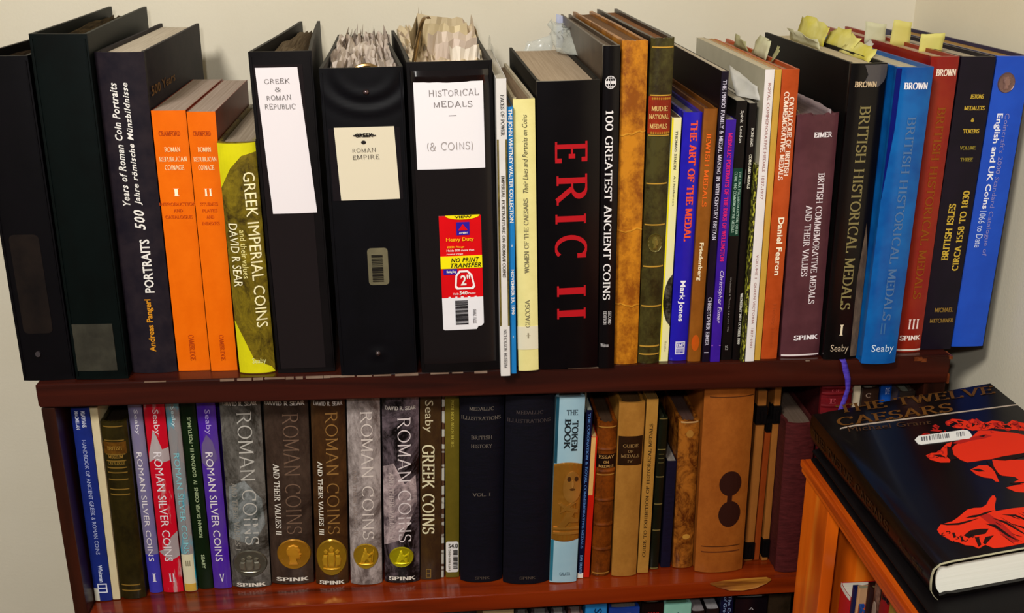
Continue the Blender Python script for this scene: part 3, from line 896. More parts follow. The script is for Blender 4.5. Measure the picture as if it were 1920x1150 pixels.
BOOKS = [
    {'k': 'bA', 'style': 'binder', 'loc': (-0.01301, 0.01022, 0.00035), 'w': 0.04683, 'h': 0.29964, 'd': 0.27, 'lean': 0.00314, 'mat': ('vinyl', '070508', '040305'), 'label': 'black ring binder at the far left end of the top row, cut by the frame', 'row': 'T', 'items': [['patch', 'rivet', 0.0816, 0.0996, 0.32, 0.42, ('metal', '8a7f84'), 'ellipse', 0.0015, {}], ['patch', 'worn_panel', 0.1584, 0.4755, 0.16, 0.72, ('vinyl', '1c1512', '0d0a0b'), 'rrect', 0.0004, {}]], 'slr': (0.012, -0.00589), 'pg': ('pages', '6b5844', '3a2c20')},
    {'k': 'bB', 'style': 'binder', 'loc': (0.03576, 0.00806, 0.0007), 'w': 0.0478, 'h': 0.31746, 'd': 0.275, 'lean': 0.01046, 'mat': ('vinyl', '020908', '010403'), 'label': 'dark green-black ring binder with a grey label slot at its foot', 'row': 'T', 'items': [['patch', 'label_slot', 0.0284, 0.1755, 0.05, 0.82, ('vinyl', '3a382f', '201e1a'), 'rect', 0.0008, {}]], 'slr': (-0.006, -0.014), 'pg': ('pages', '6b5a40', '3a2f20'), 'drop': 0.012},
    {'k': 'portraits', 'style': 'hard', 'loc': (0.0846, 0.02148, 0.00055), 'w': 0.04154, 'h': 0.30034, 'd': 0.252, 'lean': 0.00835, 'mat': ('matte', '241c22', '15101a'), 'label': 'thick charcoal hardback, white sans capitals reading upward, next to the orange pair', 'row': 'T', 'items': [['text', 'Years of Roman Coin Portraits', 0.5478, 0.9142, 0.24, 0.4, 'U', 'boldi', 'e6e2dc', 'title_lettering'], ['text', 'Jahre römische Münzbildnisse', 0.5495, 0.9142, 0.5, 0.66, 'U', 'boldi', 'e6e2dc', 'title_lettering'], ['text', '500', 0.4727, 0.5346, 0.44, 0.66, 'U', 'boldi', 'e6e2dc', 'title_lettering'], ['text', 'PORTRAITS', 0.2701, 0.4423, 0.5, 0.7, 'U', 'bold', 'e6e2dc', 'title_lettering'], ['text', 'Andreas Pangerl', 0.0735, 0.249, 0.46, 0.64, 'U', 'bold', 'd08a1c', 'author_lettering']], 'pg': ('pages', 'cfc3b0', 'a89a86'), 'bulge': 0.003, 'cover': [('500 Years', 0.05, 0.44, 0.105, 0.135, '6a4818'), ('PORTRAITS', 0.04, 0.6, 0.175, 0.215, '8a8078')]},
    {'k': 'cr1', 'style': 'paper', 'loc': (0.12738, 0.02167, 0.00043), 'w': 0.02998, 'h': 0.24937, 'd': 0.19, 'lean': 0.00756, 'mat': ('semi', 'ea6c04', 'e26400'), 'label': 'orange paperback volume numbered I', 'row': 'T', 'items': [['text', 'CRAWFORD', 0.9107, 0.9279, 0.16, 0.78, 'H', 'serif', 'a83a08', 'author_lettering'], ['text', 'ROMAN', 0.853, 0.8704, 0.28, 0.74, 'H', 'serif', 'f6d8a8', 'title_lettering'], ['text', 'REPUBLICAN', 0.8181, 0.8356, 0.1, 0.9, 'H', 'serif', 'f6d8a8', 'title_lettering'], ['text', 'COINAGE', 0.7869, 0.8045, 0.24, 0.8, 'H', 'serif', 'f6d8a8', 'title_lettering'], ['text', 'I', 0.6902, 0.718, 0.42, 0.58, 'H', 'serif', 'fff0d0', 'volume_number'], ['text', 'INTRODUCTION', 0.6543, 0.6663, -0.040000000000000036, 1.04, 'H', 'serif', 'b84408', 'subtitle'], ['text', 'AND', 0.6302, 0.6423, 0.365, 0.635, 'H', 'serif', 'b84408', 'subtitle'], ['text', 'CATALOGUE', 0.6061, 0.6182, 0.09500000000000003, 0.905, 'H', 'serif', 'b84408', 'subtitle'], ['text', 'CAMBRIDGE', 0.0434, 0.1489, 0.42, 0.58, 'D', 'serif', 'a83a08', 'publisher_lettering']], 'pg': ('pages', 'b3a093', '93806f'), 'bulge': 0.0005, 'boardcol': ('semi', '8a2c08', '7a2404')},
    {'k': 'cr2', 'style': 'paper', 'loc': (0.15856, 0.01935, 0.00038), 'w': 0.02482, 'h': 0.2484, 'd': 0.19, 'lean': 0.0073, 'mat': ('semi', 'ea6c04', 'e26400'), 'label': 'orange paperback volume numbered II, beside the speckled yellow book', 'row': 'T', 'items': [['text', 'CRAWFORD', 0.9142, 0.9314, 0.16, 0.78, 'H', 'serif', 'a83a08', 'author_lettering'], ['text', 'ROMAN', 0.8562, 0.8737, 0.28, 0.74, 'H', 'serif', 'f6d8a8', 'title_lettering'], ['text', 'REPUBLICAN', 0.8212, 0.8387, 0.1, 0.9, 'H', 'serif', 'f6d8a8', 'title_lettering'], ['text', 'COINAGE', 0.7899, 0.8075, 0.24, 0.8, 'H', 'serif', 'f6d8a8', 'title_lettering'], ['text', 'II', 0.6928, 0.7207, 0.38, 0.64, 'H', 'serif', 'fff0d0', 'volume_number'], ['text', 'STUDIES', 0.6568, 0.6688, 0.185, 0.815, 'H', 'serif', 'b84408', 'subtitle'], ['text', 'PLATES', 0.6326, 0.6447, 0.22999999999999998, 0.77, 'H', 'serif', 'b84408', 'subtitle'], ['text', 'AND', 0.6084, 0.6205, 0.365, 0.635, 'H', 'serif', 'b84408', 'subtitle'], ['text', 'INDEXES', 0.584, 0.5962, 0.185, 0.815, 'H', 'serif', 'b84408', 'subtitle'], ['text', 'CAMBRIDGE', 0.0436, 0.1495, 0.42, 0.58, 'D', 'serif', 'a83a08', 'publisher_lettering']], 'pg': ('pages', 'b3a093', '93806f'), 'bulge': 0.0005, 'boardcol': ('semi', '8a2c08', '7a2404')},
    {'k': 'gic', 'style': 'hard', 'loc': (0.18673, 0.01286, 0.0002), 'w': 0.03342, 'h': 0.22263, 'd': 0.2, 'lean': -0.00575, 'mat': ('jacket_gold', '9a841c', '2c2008'), 'label': 'speckled yellow and bronze hardback with large cream capitals, left of the binders', 'row': 'T', 'items': [['patch', 'yellow_head', 0.813, 0.9957, 0, 1, ('semi', 'c8c010', 'd8d014'), 'rect', 0.0003, {'poly': [(0, 0), (0.3, 0.45), (0.62, 0.72), (1, 0.8), (1, 1), (0, 1)]}], ['patch', 'yellow_foot', 0.0037, 0.2414, 0, 1, ('semi', 'c8c010', 'd8d014'), 'rect', 0.0003, {'poly': [(0, 0), (1, 0), (0.92, 0.1), (0.45, 0.28), (0.2, 0.7), (0, 1)]}], ['text', 'GREEK IMPERIAL COINS', 0.2124, 0.8788, 0.62, 0.92, 'D', 'sans', 'f0e6b8', 'title_lettering'], ['text', 'and their values', 0.4312, 0.6385, 0.38, 0.54, 'D', 'serifm', 'e8dc90', 'subtitle'], ['text', 'DAVID R SEAR', 0.3937, 0.6657, 0.1, 0.34, 'D', 'sans', 'ece4c0', 'author_lettering'], ['text', 'Seaby', 0.041, 0.0732, 0.4, 0.78, 'H', 'sans', 'd8d890', 'publisher_lettering']], 'pg': ('pages', 'b0a08c', '8a7a66'), 'bulge': 0.004},
    {'k': 'b7', 'style': 'binder', 'loc': (0.22294, 0.00908, 0.0002), 'w': 0.05418, 'h': 0.30077, 'd': 0.27, 'lean': -0.0111, 'mat': ('vinyl', '0e0a0b', '080506'), 'label': 'black ring binder with a tall narrow white card lettered by hand', 'row': 'T', 'items': [['patch', 'spine_pocket', 0.0157, 0.9631, 0.06, 0.84, ('film', '1c1617'), 'rect', 0.0004, {}], ['patch', 'label_card', 0.5227, 0.9556, 0.09, 0.9, ('paper', 'e6dfe2'), 'rect', 0.0006, {'lay': 1, 'poly': [(0.17, 0), (0.9, 0), (0.76, 1), (0.09, 1)]}], ['text', 'GREEK', 0.9099, 0.9252, 0.22, 0.62, 'H', 'hand', '55504e', 'handwriting'], ['text', '&', 0.8869, 0.9007, 0.38, 0.47, 'H', 'hand', '55504e', 'handwriting'], ['text', 'ROMAN', 0.8623, 0.8792, 0.24, 0.62, 'H', 'hand', '55504e', 'handwriting'], ['text', 'REPUBLIC', 0.8359, 0.853, 0.2, 0.68, 'H', 'hand', '55504e', 'handwriting']], 'slr': (0.016, -0.016), 'pg': ('pages', '8a7a66', '5f5142'), 'sheets': 26, 'drop': 0.006},
    {'k': 'b8', 'style': 'binder', 'loc': (0.28355, -0.00101, 0.0002), 'w': 0.07172, 'h': 0.28749, 'd': 0.27, 'lean': -0.01192, 'mat': ('vinyl', '07060a', '040305'), 'label': 'black ring binder with a small square cream card and a grey barcode strip', 'row': 'T', 'items': [['patch', 'card_pocket', 0.5922, 0.8184, 0.06, 0.93, ('film', '191417'), 'rect', 0.0006, {}], ['patch', 'label_card', 0.5939, 0.8217, 0.16, 0.86, ('paper', 'd9cfb6'), 'rect', 0.0005, {'lay': 1, 'poly': [(0.16, 0), (0.89, 0), (0.86, 1), (0.13, 1)]}], ['text', 'GREEK', 0.7922, 0.8037, 0.38, 0.6, 'H', 'bold', '15100e', 'crossed_out_word'], ['patch', 'scribble', 0.7922, 0.8037, 0.36, 0.62, ('ink', '15100e'), 'scribble', 0.0002, {'lay': 2}], ['patch', 'ink_blot', 0.7691, 0.7806, 0.45, 0.51, ('ink', '201a18'), 'ellipse', 0.0002, {'lay': 2}], ['text', 'ROMAN', 0.7442, 0.7591, 0.34, 0.62, 'H', 'hand', '3a3330', 'handwriting'], ['text', 'EMPIRE', 0.7225, 0.7375, 0.34, 0.66, 'H', 'hand', '3a3330', 'handwriting'], ['patch', 'barcode_sticker', 0.3119, 0.4355, 0.44, 0.7, ('semi', '6f6850', '5f5944'), 'rrect', 0.0004, {}], ['bars', 'barcode', 0.3246, 0.4178, 0.49, 0.63, 'H', '17130f', 16], ['patch', 'rivet', 0.9173, 0.9365, 0.5, 0.59, ('metal', '6a5a5c'), 'dome', 0.003, {}], ['patch', 'rivet', 0.065, 0.0859, 0.46, 0.54, ('metal', '6a6062'), 'dome', 0.003, {}]], 'slr': (-0.003, -0.022), 'pg': ('pages', 'b0a294', '6e5d50'), 'sheets': 60, 'raise_': 0.035, 'drop': -0.004, 'ring': 1},
    {'k': 'b9', 'style': 'binder', 'loc': (0.35977, -0.00029, 0.0002), 'w': 0.07439, 'h': 0.29173, 'd': 0.27, 'lean': -0.01659, 'mat': ('vinyl', '0c0809', '060404'), 'label': 'glossy black ring binder with a large white card above a red and yellow sticker', 'row': 'T', 'items': [['patch', 'label_card', 0.6767, 0.9412, 0.07, 0.885, ('paper', 'e9e5e8'), 'rect', 0.0006, {'lay': 1}], ['text', 'HISTORICAL', 0.8984, 0.9206, 0.25, 0.83, 'H', 'hand', '77706f', 'handwriting'], ['text', 'MEDALS', 0.8648, 0.8856, 0.3, 0.75, 'H', 'hand', '77706f', 'handwriting'], ['patch', 'ink_dash', 0.8383, 0.8407, 0.47, 0.56, ('ink', '55504e'), 'rect', 0.0002, {'lay': 2}], ['text', '(& COINS)', 0.7331, 0.7611, 0.2, 0.74, 'H', 'hand', 'a09896', 'handwriting'], ['patch', 'product_sticker', 0.2576, 0.5278, 0.3, 0.815, ('gloss', 'd80c14', 'd00a12'), 'rect', 0.0004, {'lay': 1}], ['patch', 'product_sticker', 0.1476, 0.2612, 0.3, 0.815, ('gloss', 'e8e6ea', 'e2e0e4'), 'cutcorner', 0.0004, {'lay': 1}], ['patch', 'yellow_flash', 0.5157, 0.5295, 0.38, 0.8, ('gloss', 'f2e010', 'f0da10'), 'halfdown', 0.0005, {'lay': 2}], ['text', 'VIEW', 0.5209, 0.5286, 0.49, 0.7, 'H', 'bold', '201810', 'sticker_lettering'], ['patch', 'blue_square', 0.4655, 0.5071, 0.51, 0.67, ('gloss', '2c1c9a', '2c1c9a'), 'rect', 0.0005, {'lay': 2}], ['patch', 'logo_triangle', 0.4811, 0.5019, 0.53, 0.65, ('gloss', 'd80c14', 'd80c14'), 'tri', 0.0006, {'lay': 3}], ['text', 'AVERY', 0.4698, 0.4759, 0.54, 0.65, 'H', 'bold', 'e6e2dc', 'sticker_lettering'], ['text', 'Heavy Duty', 0.4428, 0.4585, 0.38, 0.72, 'H', 'bold', 'f8b010', 'sticker_lettering'], ['text', 'EZD Rings', 0.4235, 0.4305, 0.39, 0.6, 'H', 'bold', 'f8c010', 'sticker_lettering'], ['text', 'Holds 50% more than', 0.413, 0.42, 0.38, 0.72, 'H', 'bold', 'f0d0d0', 'sticker_lettering'], ['text', 'round rings', 0.4007, 0.4077, 0.38, 0.58, 'H', 'bold', 'f0d0d0', 'sticker_lettering'], ['patch', 'yellow_band', 0.3564, 0.3971, 0.3, 0.815, ('gloss', 'f4e410', 'f0e010'), 'rect', 0.0005, {'lay': 2}], ['text', 'NO PRINT', 0.3777, 0.3918, 0.43, 0.78, 'H', 'boldi', '1a1408', 'sticker_lettering'], ['text', 'TRANSFER', 0.3599, 0.3741, 0.42, 0.8, 'H', 'boldi', '1a1408', 'sticker_lettering'], ['patch', 'blue_flash', 0.3368, 0.3546, 0.33, 0.5, ('gloss', '2c1c9a', '2c1c9a'), 'rect', 0.0005, {'lay': 2}], ['text', 'Slanting Rings', 0.3404, 0.351, 0.37, 0.49, 'H', 'bold', 'e6e2dc', 'sticker_lettering'], ['dring', 'ring_outline', 0.2865, 0.3493, 0.45, 0.72], ['text', '2"', 0.3009, 0.335, 0.54, 0.66, 'H', 'bold', 'e6e2dc', 'sticker_lettering'], ['text', 'Holds', 0.2685, 0.2757, 0.44, 0.51, 'H', 'bold', 'f0d0d0', 'sticker_lettering'], ['text', '540', 0.2685, 0.2811, 0.52, 0.62, 'H', 'bold', 'e6e2dc', 'sticker_lettering'], ['text', 'Pages', 0.2685, 0.2757, 0.63, 0.72, 'H', 'bold', 'f0d0d0', 'sticker_lettering'], ['bars', 'barcode', 0.1661, 0.2485, 0.46, 0.62, 'H', '201c20', 24], ['text', '77711 79990', 0.1698, 0.2175, 0.68, 0.72, 'U', 'bold', '706c70', 'sticker_lettering']], 'slr': (-0.02, -0.004), 'pg': ('pages', 'c8b8a0', '7a6a58'), 'bulge': 0.002, 'sheets': 40, 'raise_': 0.04, 'ring': 2},
    {'k': 'fop', 'style': 'paper', 'loc': (0.43457, -0.01513, 0.0002), 'w': 0.00891, 'h': 0.2789, 'd': 0.21, 'lean': -0.01068, 'mat': ('semi', 'dcd8d4', 'd4d0cc'), 'label': 'thin white paperback with a bronze picture band, squeezed beside the glossy binder', 'row': 'T', 'items': [['patch', 'picture_band', 0.1817, 0.8108, 0, 1, ('jacket_gold', '8a7a38', '3a2c10'), 'rect', 0.0002, {}], ['text', 'FACES OF POWER', 0.8227, 0.9509, 0.4, 0.75, 'D', 'serif', '3a3634', 'title_lettering'], ['text', 'IMPERIAL PORTRAITURE ON ROMAN COINS', 0.3546, 0.6945, 0.35, 0.68, 'D', 'serif', '2c2410', 'subtitle'], ['text', 'NICHOLSON MUSEUM', 0.0305, 0.1702, 0.35, 0.7, 'D', 'serif', '6a6666', 'publisher_lettering']], 'pg': ('pages', 'c8c0b4', 'b0a898'), 'bulge': 0.0003},
    {'k': 'jww', 'style': 'paper', 'loc': (0.44453, -0.01009, 0.0002), 'w': 0.00515, 'h': 0.25365, 'd': 0.21, 'lean': -0.01189, 'mat': ('semi', '1f7cc0', '1a74b8'), 'label': 'very thin bright blue booklet with white capitals down its spine', 'row': 'T', 'items': [['text', 'THE JOHN WHITNEY WALTER COLLECTION', 0.5873, 0.9927, 0.2, 0.85, 'D', 'bold', 'e6e2dc', 'title_lettering'], ['text', 'NOVEMBER 29, 1990', 0.2375, 0.411, 0.2, 0.8, 'D', 'bold', 'e6e2dc', 'date_lettering'], ['text', '-', 0.4978, 0.5058, 0.3, 0.7, 'D', 'bold', 'e6e2dc', 'title_lettering'], ['text', '-', 0.1445, 0.153, 0.3, 0.7, 'D', 'bold', 'e6e2dc', 'title_lettering']], 'slr': (0, -0.00268), 'pg': ('pages', '6a5a48', '5a4a3a'), 'bulge': 0.0002},
    {'k': 'woc', 'style': 'hard', 'loc': (0.45221, -0.0036, 0.0002), 'w': 0.01932, 'h': 0.25917, 'd': 0.235, 'lean': -0.01954, 'mat': ('matte', 'e6dc96', 'ded48c'), 'label': 'pale cream yellow hardback with fine black lettering and a clear tape patch low down', 'row': 'T', 'items': [['text', 'WOMEN OF THE CAESARS', 0.3806, 0.6555, 0.38, 0.6, 'U', 'serif', '6e6850', 'title_lettering'], ['text', 'Their Lives and Portraits on Coins', 0.6747, 0.9485, 0.38, 0.62, 'U', 'serifi', '4a4436', 'subtitle'], ['text', 'GIACOSA', 0.1716, 0.2791, 0.38, 0.6, 'U', 'serif', '6e6850', 'author_lettering'], ['patch', 'tape_patch', 0.0854, 0.1757, -0.02, 1.0, ('tape', 'ddd6bc'), 'rect', 0.0005, {}], ['text', '+', 0.1297, 0.1507, 0.4, 0.62, 'H', 'serif', '948c74', 'emblem']], 'slr': (-0.003, -0.008), 'pg': ('pages', '8a745c', '6c5844'), 'bulge': 0.0015, 'boardcol': ('matte', 'c8bca0', 'bcae92')},
    {'k': 'eric', 'style': 'hard', 'loc': (0.47296, -0.00159, 0.0002), 'w': 0.05624, 'h': 0.27412, 'd': 0.25, 'lean': -0.01817, 'mat': ('gloss', '070406', '040204'), 'label': 'massive black hardback with giant red capitals down its spine', 'row': 'T', 'items': [['text', 'E', 0.7337, 0.8044, 0.28, 0.8, 'D', 'serif', 'b0101a', 'title_lettering'], ['text', 'R', 0.5911, 0.6961, 0.28, 0.8, 'D', 'serif', 'b0101a', 'title_lettering'], ['text', 'I', 0.5267, 0.5599, 0.28, 0.78, 'D', 'serif', 'b0101a', 'title_lettering'], ['text', 'C', 0.4068, 0.4876, 0.27, 0.8, 'D', 'serif', 'b0101a', 'title_lettering'], ['text', 'I', 0.2687, 0.3074, 0.3, 0.78, 'D', 'serif', 'b0101a', 'title_lettering'], ['text', 'I', 0.1865, 0.2258, 0.3, 0.78, 'D', 'serif', 'b0101a', 'title_lettering']], 'slr': (-0.005, -0.00083), 'pg': ('pages', 'b8a48c', '9c8870'), 'bulge': 0.002, 'boardcol': ('matte', '080504', '060403')},
    {'k': 'g100', 'style': 'hard', 'loc': (0.52961, -0.00321, 0.0002), 'w': 0.01492, 'h': 0.30436, 'd': 0.3, 'lean': -0.0121, 'mat': ('gloss', '0a0608', '080506'), 'label': 'tall black hardback with a small white globe emblem at the head of its spine', 'row': 'T', 'items': [['globe', 'emblem', 0.8776, 0.9157, 0.12, 0.78], ['text', '100 GREATEST ANCIENT COINS', 0.2299, 0.8159, 0.2, 0.66, 'D', 'serif', 'e2dede', 'title_lettering'], ['text', 'SECOND', 0.1485, 0.1929, 0.55, 0.75, 'D', 'serif', 'c8c4c4', 'edition_lettering'], ['text', 'EDITION', 0.1485, 0.1929, 0.25, 0.45, 'D', 'serif', 'c8c4c4', 'edition_lettering'], ['text', 'Whitman', 0.073, 0.0856, 0.1, 0.6, 'H', 'serifm', 'd8d4d4', 'publisher_lettering']], 'slr': (-0.001, -0.00508), 'pg': ('pages', '7a6a58', '5e5042'), 'bulge': 0.0015, 'boardcol': ('semi', '4a3c30', '3c3026')},
    {'k': 'vellum', 'style': 'leather', 'loc': (0.54576, 0.00569, 0.0002), 'w': 0.0232, 'h': 0.30744, 'd': 0.295, 'lean': -0.0063, 'mat': ('leather', 'c8801a', '8a4a0c'), 'label': 'tall worn tan vellum volume with cracked blank spine', 'row': 'T', 'items': [['crack', 'cracked_ridge', 0.728, 0, 1], ['crack', 'cracked_ridge', 0.4418, 0.0, 1], ['crack', 'cracked_ridge', 0.2048, 0.0, 1]], 'slr': (-0.005, -0.006), 'pg': ('pages', '7a5a3c', '5c4028'), 'bulge': 0.0022, 'boardcol': ('leather', 'a86c1e', '7a4810')},
    {'k': 'mudie', 'style': 'leather', 'loc': (0.56985, 0.00716, 0.0002), 'w': 0.02076, 'h': 0.30954, 'd': 0.29, 'lean': 0.00014, 'mat': ('leather', '46401a', '2a2008'), 'label': 'tall olive leather volume with gilt rules and a brick red title label', 'row': 'T', 'items': [['patch', 'title_label', 0.7271, 0.8358, 0, 0.98, ('leather', '9c2e10', '80220a'), 'rect', 0.0005, {}], ['text', 'MUDIE', 0.7941, 0.8081, 0.12, 0.82, 'H', 'serif', 'dcb870', 'title_lettering'], ['text', 'NATIONAL', 0.7709, 0.7848, 0.04, 0.88, 'H', 'serif', 'dcb870', 'title_lettering'], ['text', 'MEDALS', 0.7428, 0.7568, 0.08, 0.82, 'H', 'serif', 'dcb870', 'title_lettering'], ['patch', 'gilt_rule', 0.973, 0.9763, 0.04, 0.96, ('gilt', 'c89a3c'), 'rect', 0.0006, {'lay': 1}], ['patch', 'gilt_rule', 0.837, 0.8404, 0.04, 0.96, ('gilt', 'c89a3c'), 'rect', 0.0006, {'lay': 1}], ['patch', 'gilt_rule', 0.7205, 0.724, 0.04, 0.96, ('gilt', 'c89a3c'), 'rect', 0.0006, {'lay': 1}], ['patch', 'gilt_rule', 0.5768, 0.5803, 0.04, 0.96, ('gilt', 'c89a3c'), 'rect', 0.0006, {'lay': 1}], ['patch', 'gilt_rule', 0.4502, 0.4539, 0.04, 0.96, ('gilt', 'c89a3c'), 'rect', 0.0006, {'lay': 1}], ['patch', 'gilt_rule', 0.3186, 0.3224, 0.04, 0.96, ('gilt', 'c89a3c'), 'rect', 0.0006, {'lay': 1}], ['patch', 'gilt_rule', 0.1903, 0.1942, 0.04, 0.96, ('gilt', 'c89a3c'), 'rect', 0.0006, {'lay': 1}], ['patch', 'gilt_rule', 0.0568, 0.0608, 0.04, 0.96, ('gilt', 'c89a3c'), 'rect', 0.0006, {'lay': 1}], ['patch', 'gilt_rule', 0.0297, 0.0336, 0.04, 0.96, ('gilt', 'c89a3c'), 'rect', 0.0006, {'lay': 1}], ['patch', 'gilt_ornament', 0.825, 0.8327, 0.1, 0.95, ('gilt', 'b8862c'), 'dots', 0.0006, {'lay': 1}], ['patch', 'gilt_ornament', 0.7255, 0.7334, 0.1, 0.95, ('gilt', 'b8862c'), 'dots', 0.0006, {'lay': 1}], ['coin', 'coin_ornament', 0.3649, 0.4255, 0.18, 0.88, '6a5f28', 1]], 'slr': (-0.004, -0.002), 'pg': ('pages', '8a5a34', '6a4424'), 'bulge': 0.0035, 'boardcol': ('leather', '2a221c', '181210')},
    {'k': 'simon', 'style': 'paper', 'loc': (0.59101, 0.00795, 0.00025), 'w': 0.00863, 'h': 0.2387, 'd': 0.16, 'lean': 0.00557, 'mat': ('semi', 'e8e29a', 'e2dcb4'), 'label': 'slim cream paperback with a bright yellow left edge and black medal motif', 'row': 'T', 'items': [['patch', 'yellow_edge', 0.0047, 0.998, 0, 0.16, ('semi', 'e8d818', 'e0d010'), 'rect', 0.0002, {}], ['patch', 'medal_picture', 0.1545, 0.3751, 0.08, 1, ('jacket_bw', '181612', '58544a'), 'lens', 0.0003, {}], ['text', 'THOMAS SIMON', 0.8007, 0.9513, 0.42, 0.68, 'D', 'serif', '4c4a40', 'title_lettering'], ['text', 'A J Nathanson', 0.6571, 0.7756, 0.42, 0.7, 'D', 'serifm', '4c4a40', 'author_lettering'], ['text', 'Seaby', 0.0425, 0.0894, 0.45, 0.7, 'D', 'serifm', '8a8668', 'publisher_lettering']], 'pg': ('pages', '5c4634', '4a3828'), 'bulge': 0.0003},
    {'k': 'artm', 'style': 'hard', 'loc': (0.60105, 0.00945, 0.00033), 'w': 0.01734, 'h': 0.24303, 'd': 0.19, 'lean': 0.00748, 'mat': ('gloss', '241cae', '1e169c'), 'label': 'royal blue hardback with orange-red capitals and a white emblem at its foot', 'row': 'T', 'items': [['text', 'THE ART OF THE MEDAL', 0.5019, 0.9702, 0.4, 0.78, 'D', 'bserif', 'e85030', 'title_lettering'], ['text', 'Mark Jones', 0.1703, 0.3405, 0.28, 0.66, 'D', 'bserif', 'eceaf0', 'author_lettering'], ['patch', 'publisher_emblem', 0.0279, 0.0834, 0.3, 0.85, ('semi', 'd8d4e8', 'd0cce0'), 'frame', 0.0003, {}], ['text', 'BMP', 0.0626, 0.0765, 0.38, 0.78, 'H', 'bserif', 'e0dcf0', 'publisher_lettering'], ['patch', 'emblem_picture', 0.0326, 0.058, 0.38, 0.78, ('semi', 'b8b4d8', 'a8a4d0'), 'dots', 0.0003, {}]], 'pg': ('pages', '7a706c', '5c5450'), 'bulge': 0.0015},
    {'k': 'jewish', 'style': 'hard', 'loc': (0.61879, 0.00556, 0.00029), 'w': 0.01243, 'h': 0.24673, 'd': 0.19, 'lean': 0.00749, 'mat': ('semi', '8e5418', '7c4610'), 'label': 'brown ochre hardback with orange lettering, against the royal blue one', 'row': 'T', 'items': [['text', 'JEWISH MEDALS', 0.6315, 0.9143, 0.28, 0.62, 'D', 'serif', 'e8641c', 'title_lettering'], ['text', 'Friedenberg', 0.339, 0.4913, 0.22, 0.62, 'D', 'bserif', 'f0e0b8', 'author_lettering'], ['patch', 'orange_seal', 0.0457, 0.1136, 0.2, 0.8, ('semi', 'd04c10', 'a85410'), 'ellipse', 0.0003, {}]], 'pg': ('pages', '6a4028', '50301c'), 'bulge': 0.001},
    {'k': 'pingo', 'style': 'paper', 'loc': (0.63265, 0.0033, 0.00023), 'w': 0.00656, 'h': 0.28021, 'd': 0.235, 'lean': 0.0046, 'mat': ('semi', '120a1e', '100818'), 'label': 'tall slim midnight blue-black paperback with tiny white capitals, dark side showing', 'row': 'T', 'items': [['text', 'THE PINGO FAMILY & MEDAL MAKING IN 18TH CENTURY BRITAIN', 0.4433, 0.9732, 0.25, 0.78, 'D', 'serif', 'cfcade', 'title_lettering'], ['text', 'CHRISTOPHER EIMER', 0.0621, 0.2387, 0.25, 0.78, 'D', 'serif', 'cfcade', 'author_lettering'], ['patch', 'white_line', 0.0332, 0.0362, 0.2, 0.85, ('paper', 'cfcade'), 'rect', 0.0002, {}]], 'pg': ('pages', 'c0b4a0', 'a89c88'), 'bulge': 0.0002, 'boardcol': ('semi', '180c10', '120a0c')},
    {'k': 'wellington', 'style': 'paper', 'loc': (0.6406, 0.0029, 0.0002), 'w': 0.00926, 'h': 0.23693, 'd': 0.16, 'lean': 0.00044, 'mat': ('semi', '3c1a9a', '34148a'), 'label': 'violet blue paperback with hot pink lettering', 'row': 'T', 'items': [['text', 'MEDALLIC PORTRAITS OF THE DUKE OF WELLINGTON', 0.4353, 0.9489, 0.3, 0.72, 'D', 'bserif', 'd4206c', 'title_lettering'], ['text', 'Christopher Eimer', 0.1713, 0.395, 0.28, 0.8, 'D', 'serifi', 'd8c8e8', 'author_lettering'], ['patch', 'pink_line', 0.0699, 0.0729, 0, 1, ('semi', '9a5ab8', '9a5ab8'), 'rect', 0.0002, {}]], 'pg': ('pages', 'a09894', '888080'), 'bulge': 0.0003},
    {'k': 'spinkl', 'style': 'paper', 'loc': (0.65239, 0.00663, 0.0002), 'w': 0.00986, 'h': 0.25321, 'd': 0.2, 'lean': -0.00856, 'mat': ('semi', '0c0808', '0a0606'), 'label': 'black auction catalogue with a dark green title block', 'row': 'T', 'items': [['patch', 'title_block', 0.4993, 0.7555, 0.05, 0.95, ('semi', '083a2c', '063022'), 'rect', 0.0002, {}], ['text', 'Spink  London', 0.8495, 0.9649, 0.36, 0.7, 'D', 'serifm', 'dcd8d0', 'publisher_lettering'], ['text', 'THE LUMA ITALIAN COLLECTION, OTHER', 0.5054, 0.7437, 0.56, 0.82, 'D', 'serif', 'a8c8b4', 'title_lettering'], ['text', 'COINS AND COMMEMORATIVE MEDALS', 0.5137, 0.7437, 0.2, 0.46, 'D', 'serif', 'a8c8b4', 'subtitle'], ['text', 'Wednesday & Thursday 5 & 6 June 1996', 0.1182, 0.3383, 0.35, 0.55, 'D', 'serifm', '8a8480', 'date_lettering'], ['text', '15', 0.043, 0.0607, 0.3, 0.6, 'H', 'serif', 'a8a4a0', 'volume_number']], 'pg': ('pages', 'b8b0a0', 'a8a090'), 'bulge': 0.0002, 'boardcol': ('semi', '0c0a08', '0c0a08')},
    {'k': 'bonhams', 'style': 'paper', 'loc': (0.66348, 0.00579, 0.0002), 'w': 0.00699, 'h': 0.25103, 'd': 0.2, 'lean': -0.00618, 'mat': ('semi', '0d0808', '0a0607'), 'label': 'thin black auction catalogue squeezed against the white paperback', 'row': 'T', 'items': [['text', 'BONHAMS', 0.8431, 0.9114, 0.45, 0.8, 'D', 'serif', 'd8d4c8', 'publisher_lettering'], ['text', 'COINS AND MEDALS', 0.6859, 0.8136, 0.4, 0.75, 'D', 'bserif', 'e0dcc8', 'title_lettering'], ['patch', 'grey_line', 0.704, 0.758, 0.05, 0.12, ('semi', '5a5452', '5a5452'), 'rect', 0.0002, {}], ['text', 'WEDNESDAY 14TH OCTOBER 1992', 0.0657, 0.2767, 0.5, 0.85, 'D', 'bserif', 'd8d4c8', 'date_lettering']], 'pg': ('pages', 'b8b0a0', 'a8a090'), 'bulge': 0.0002},
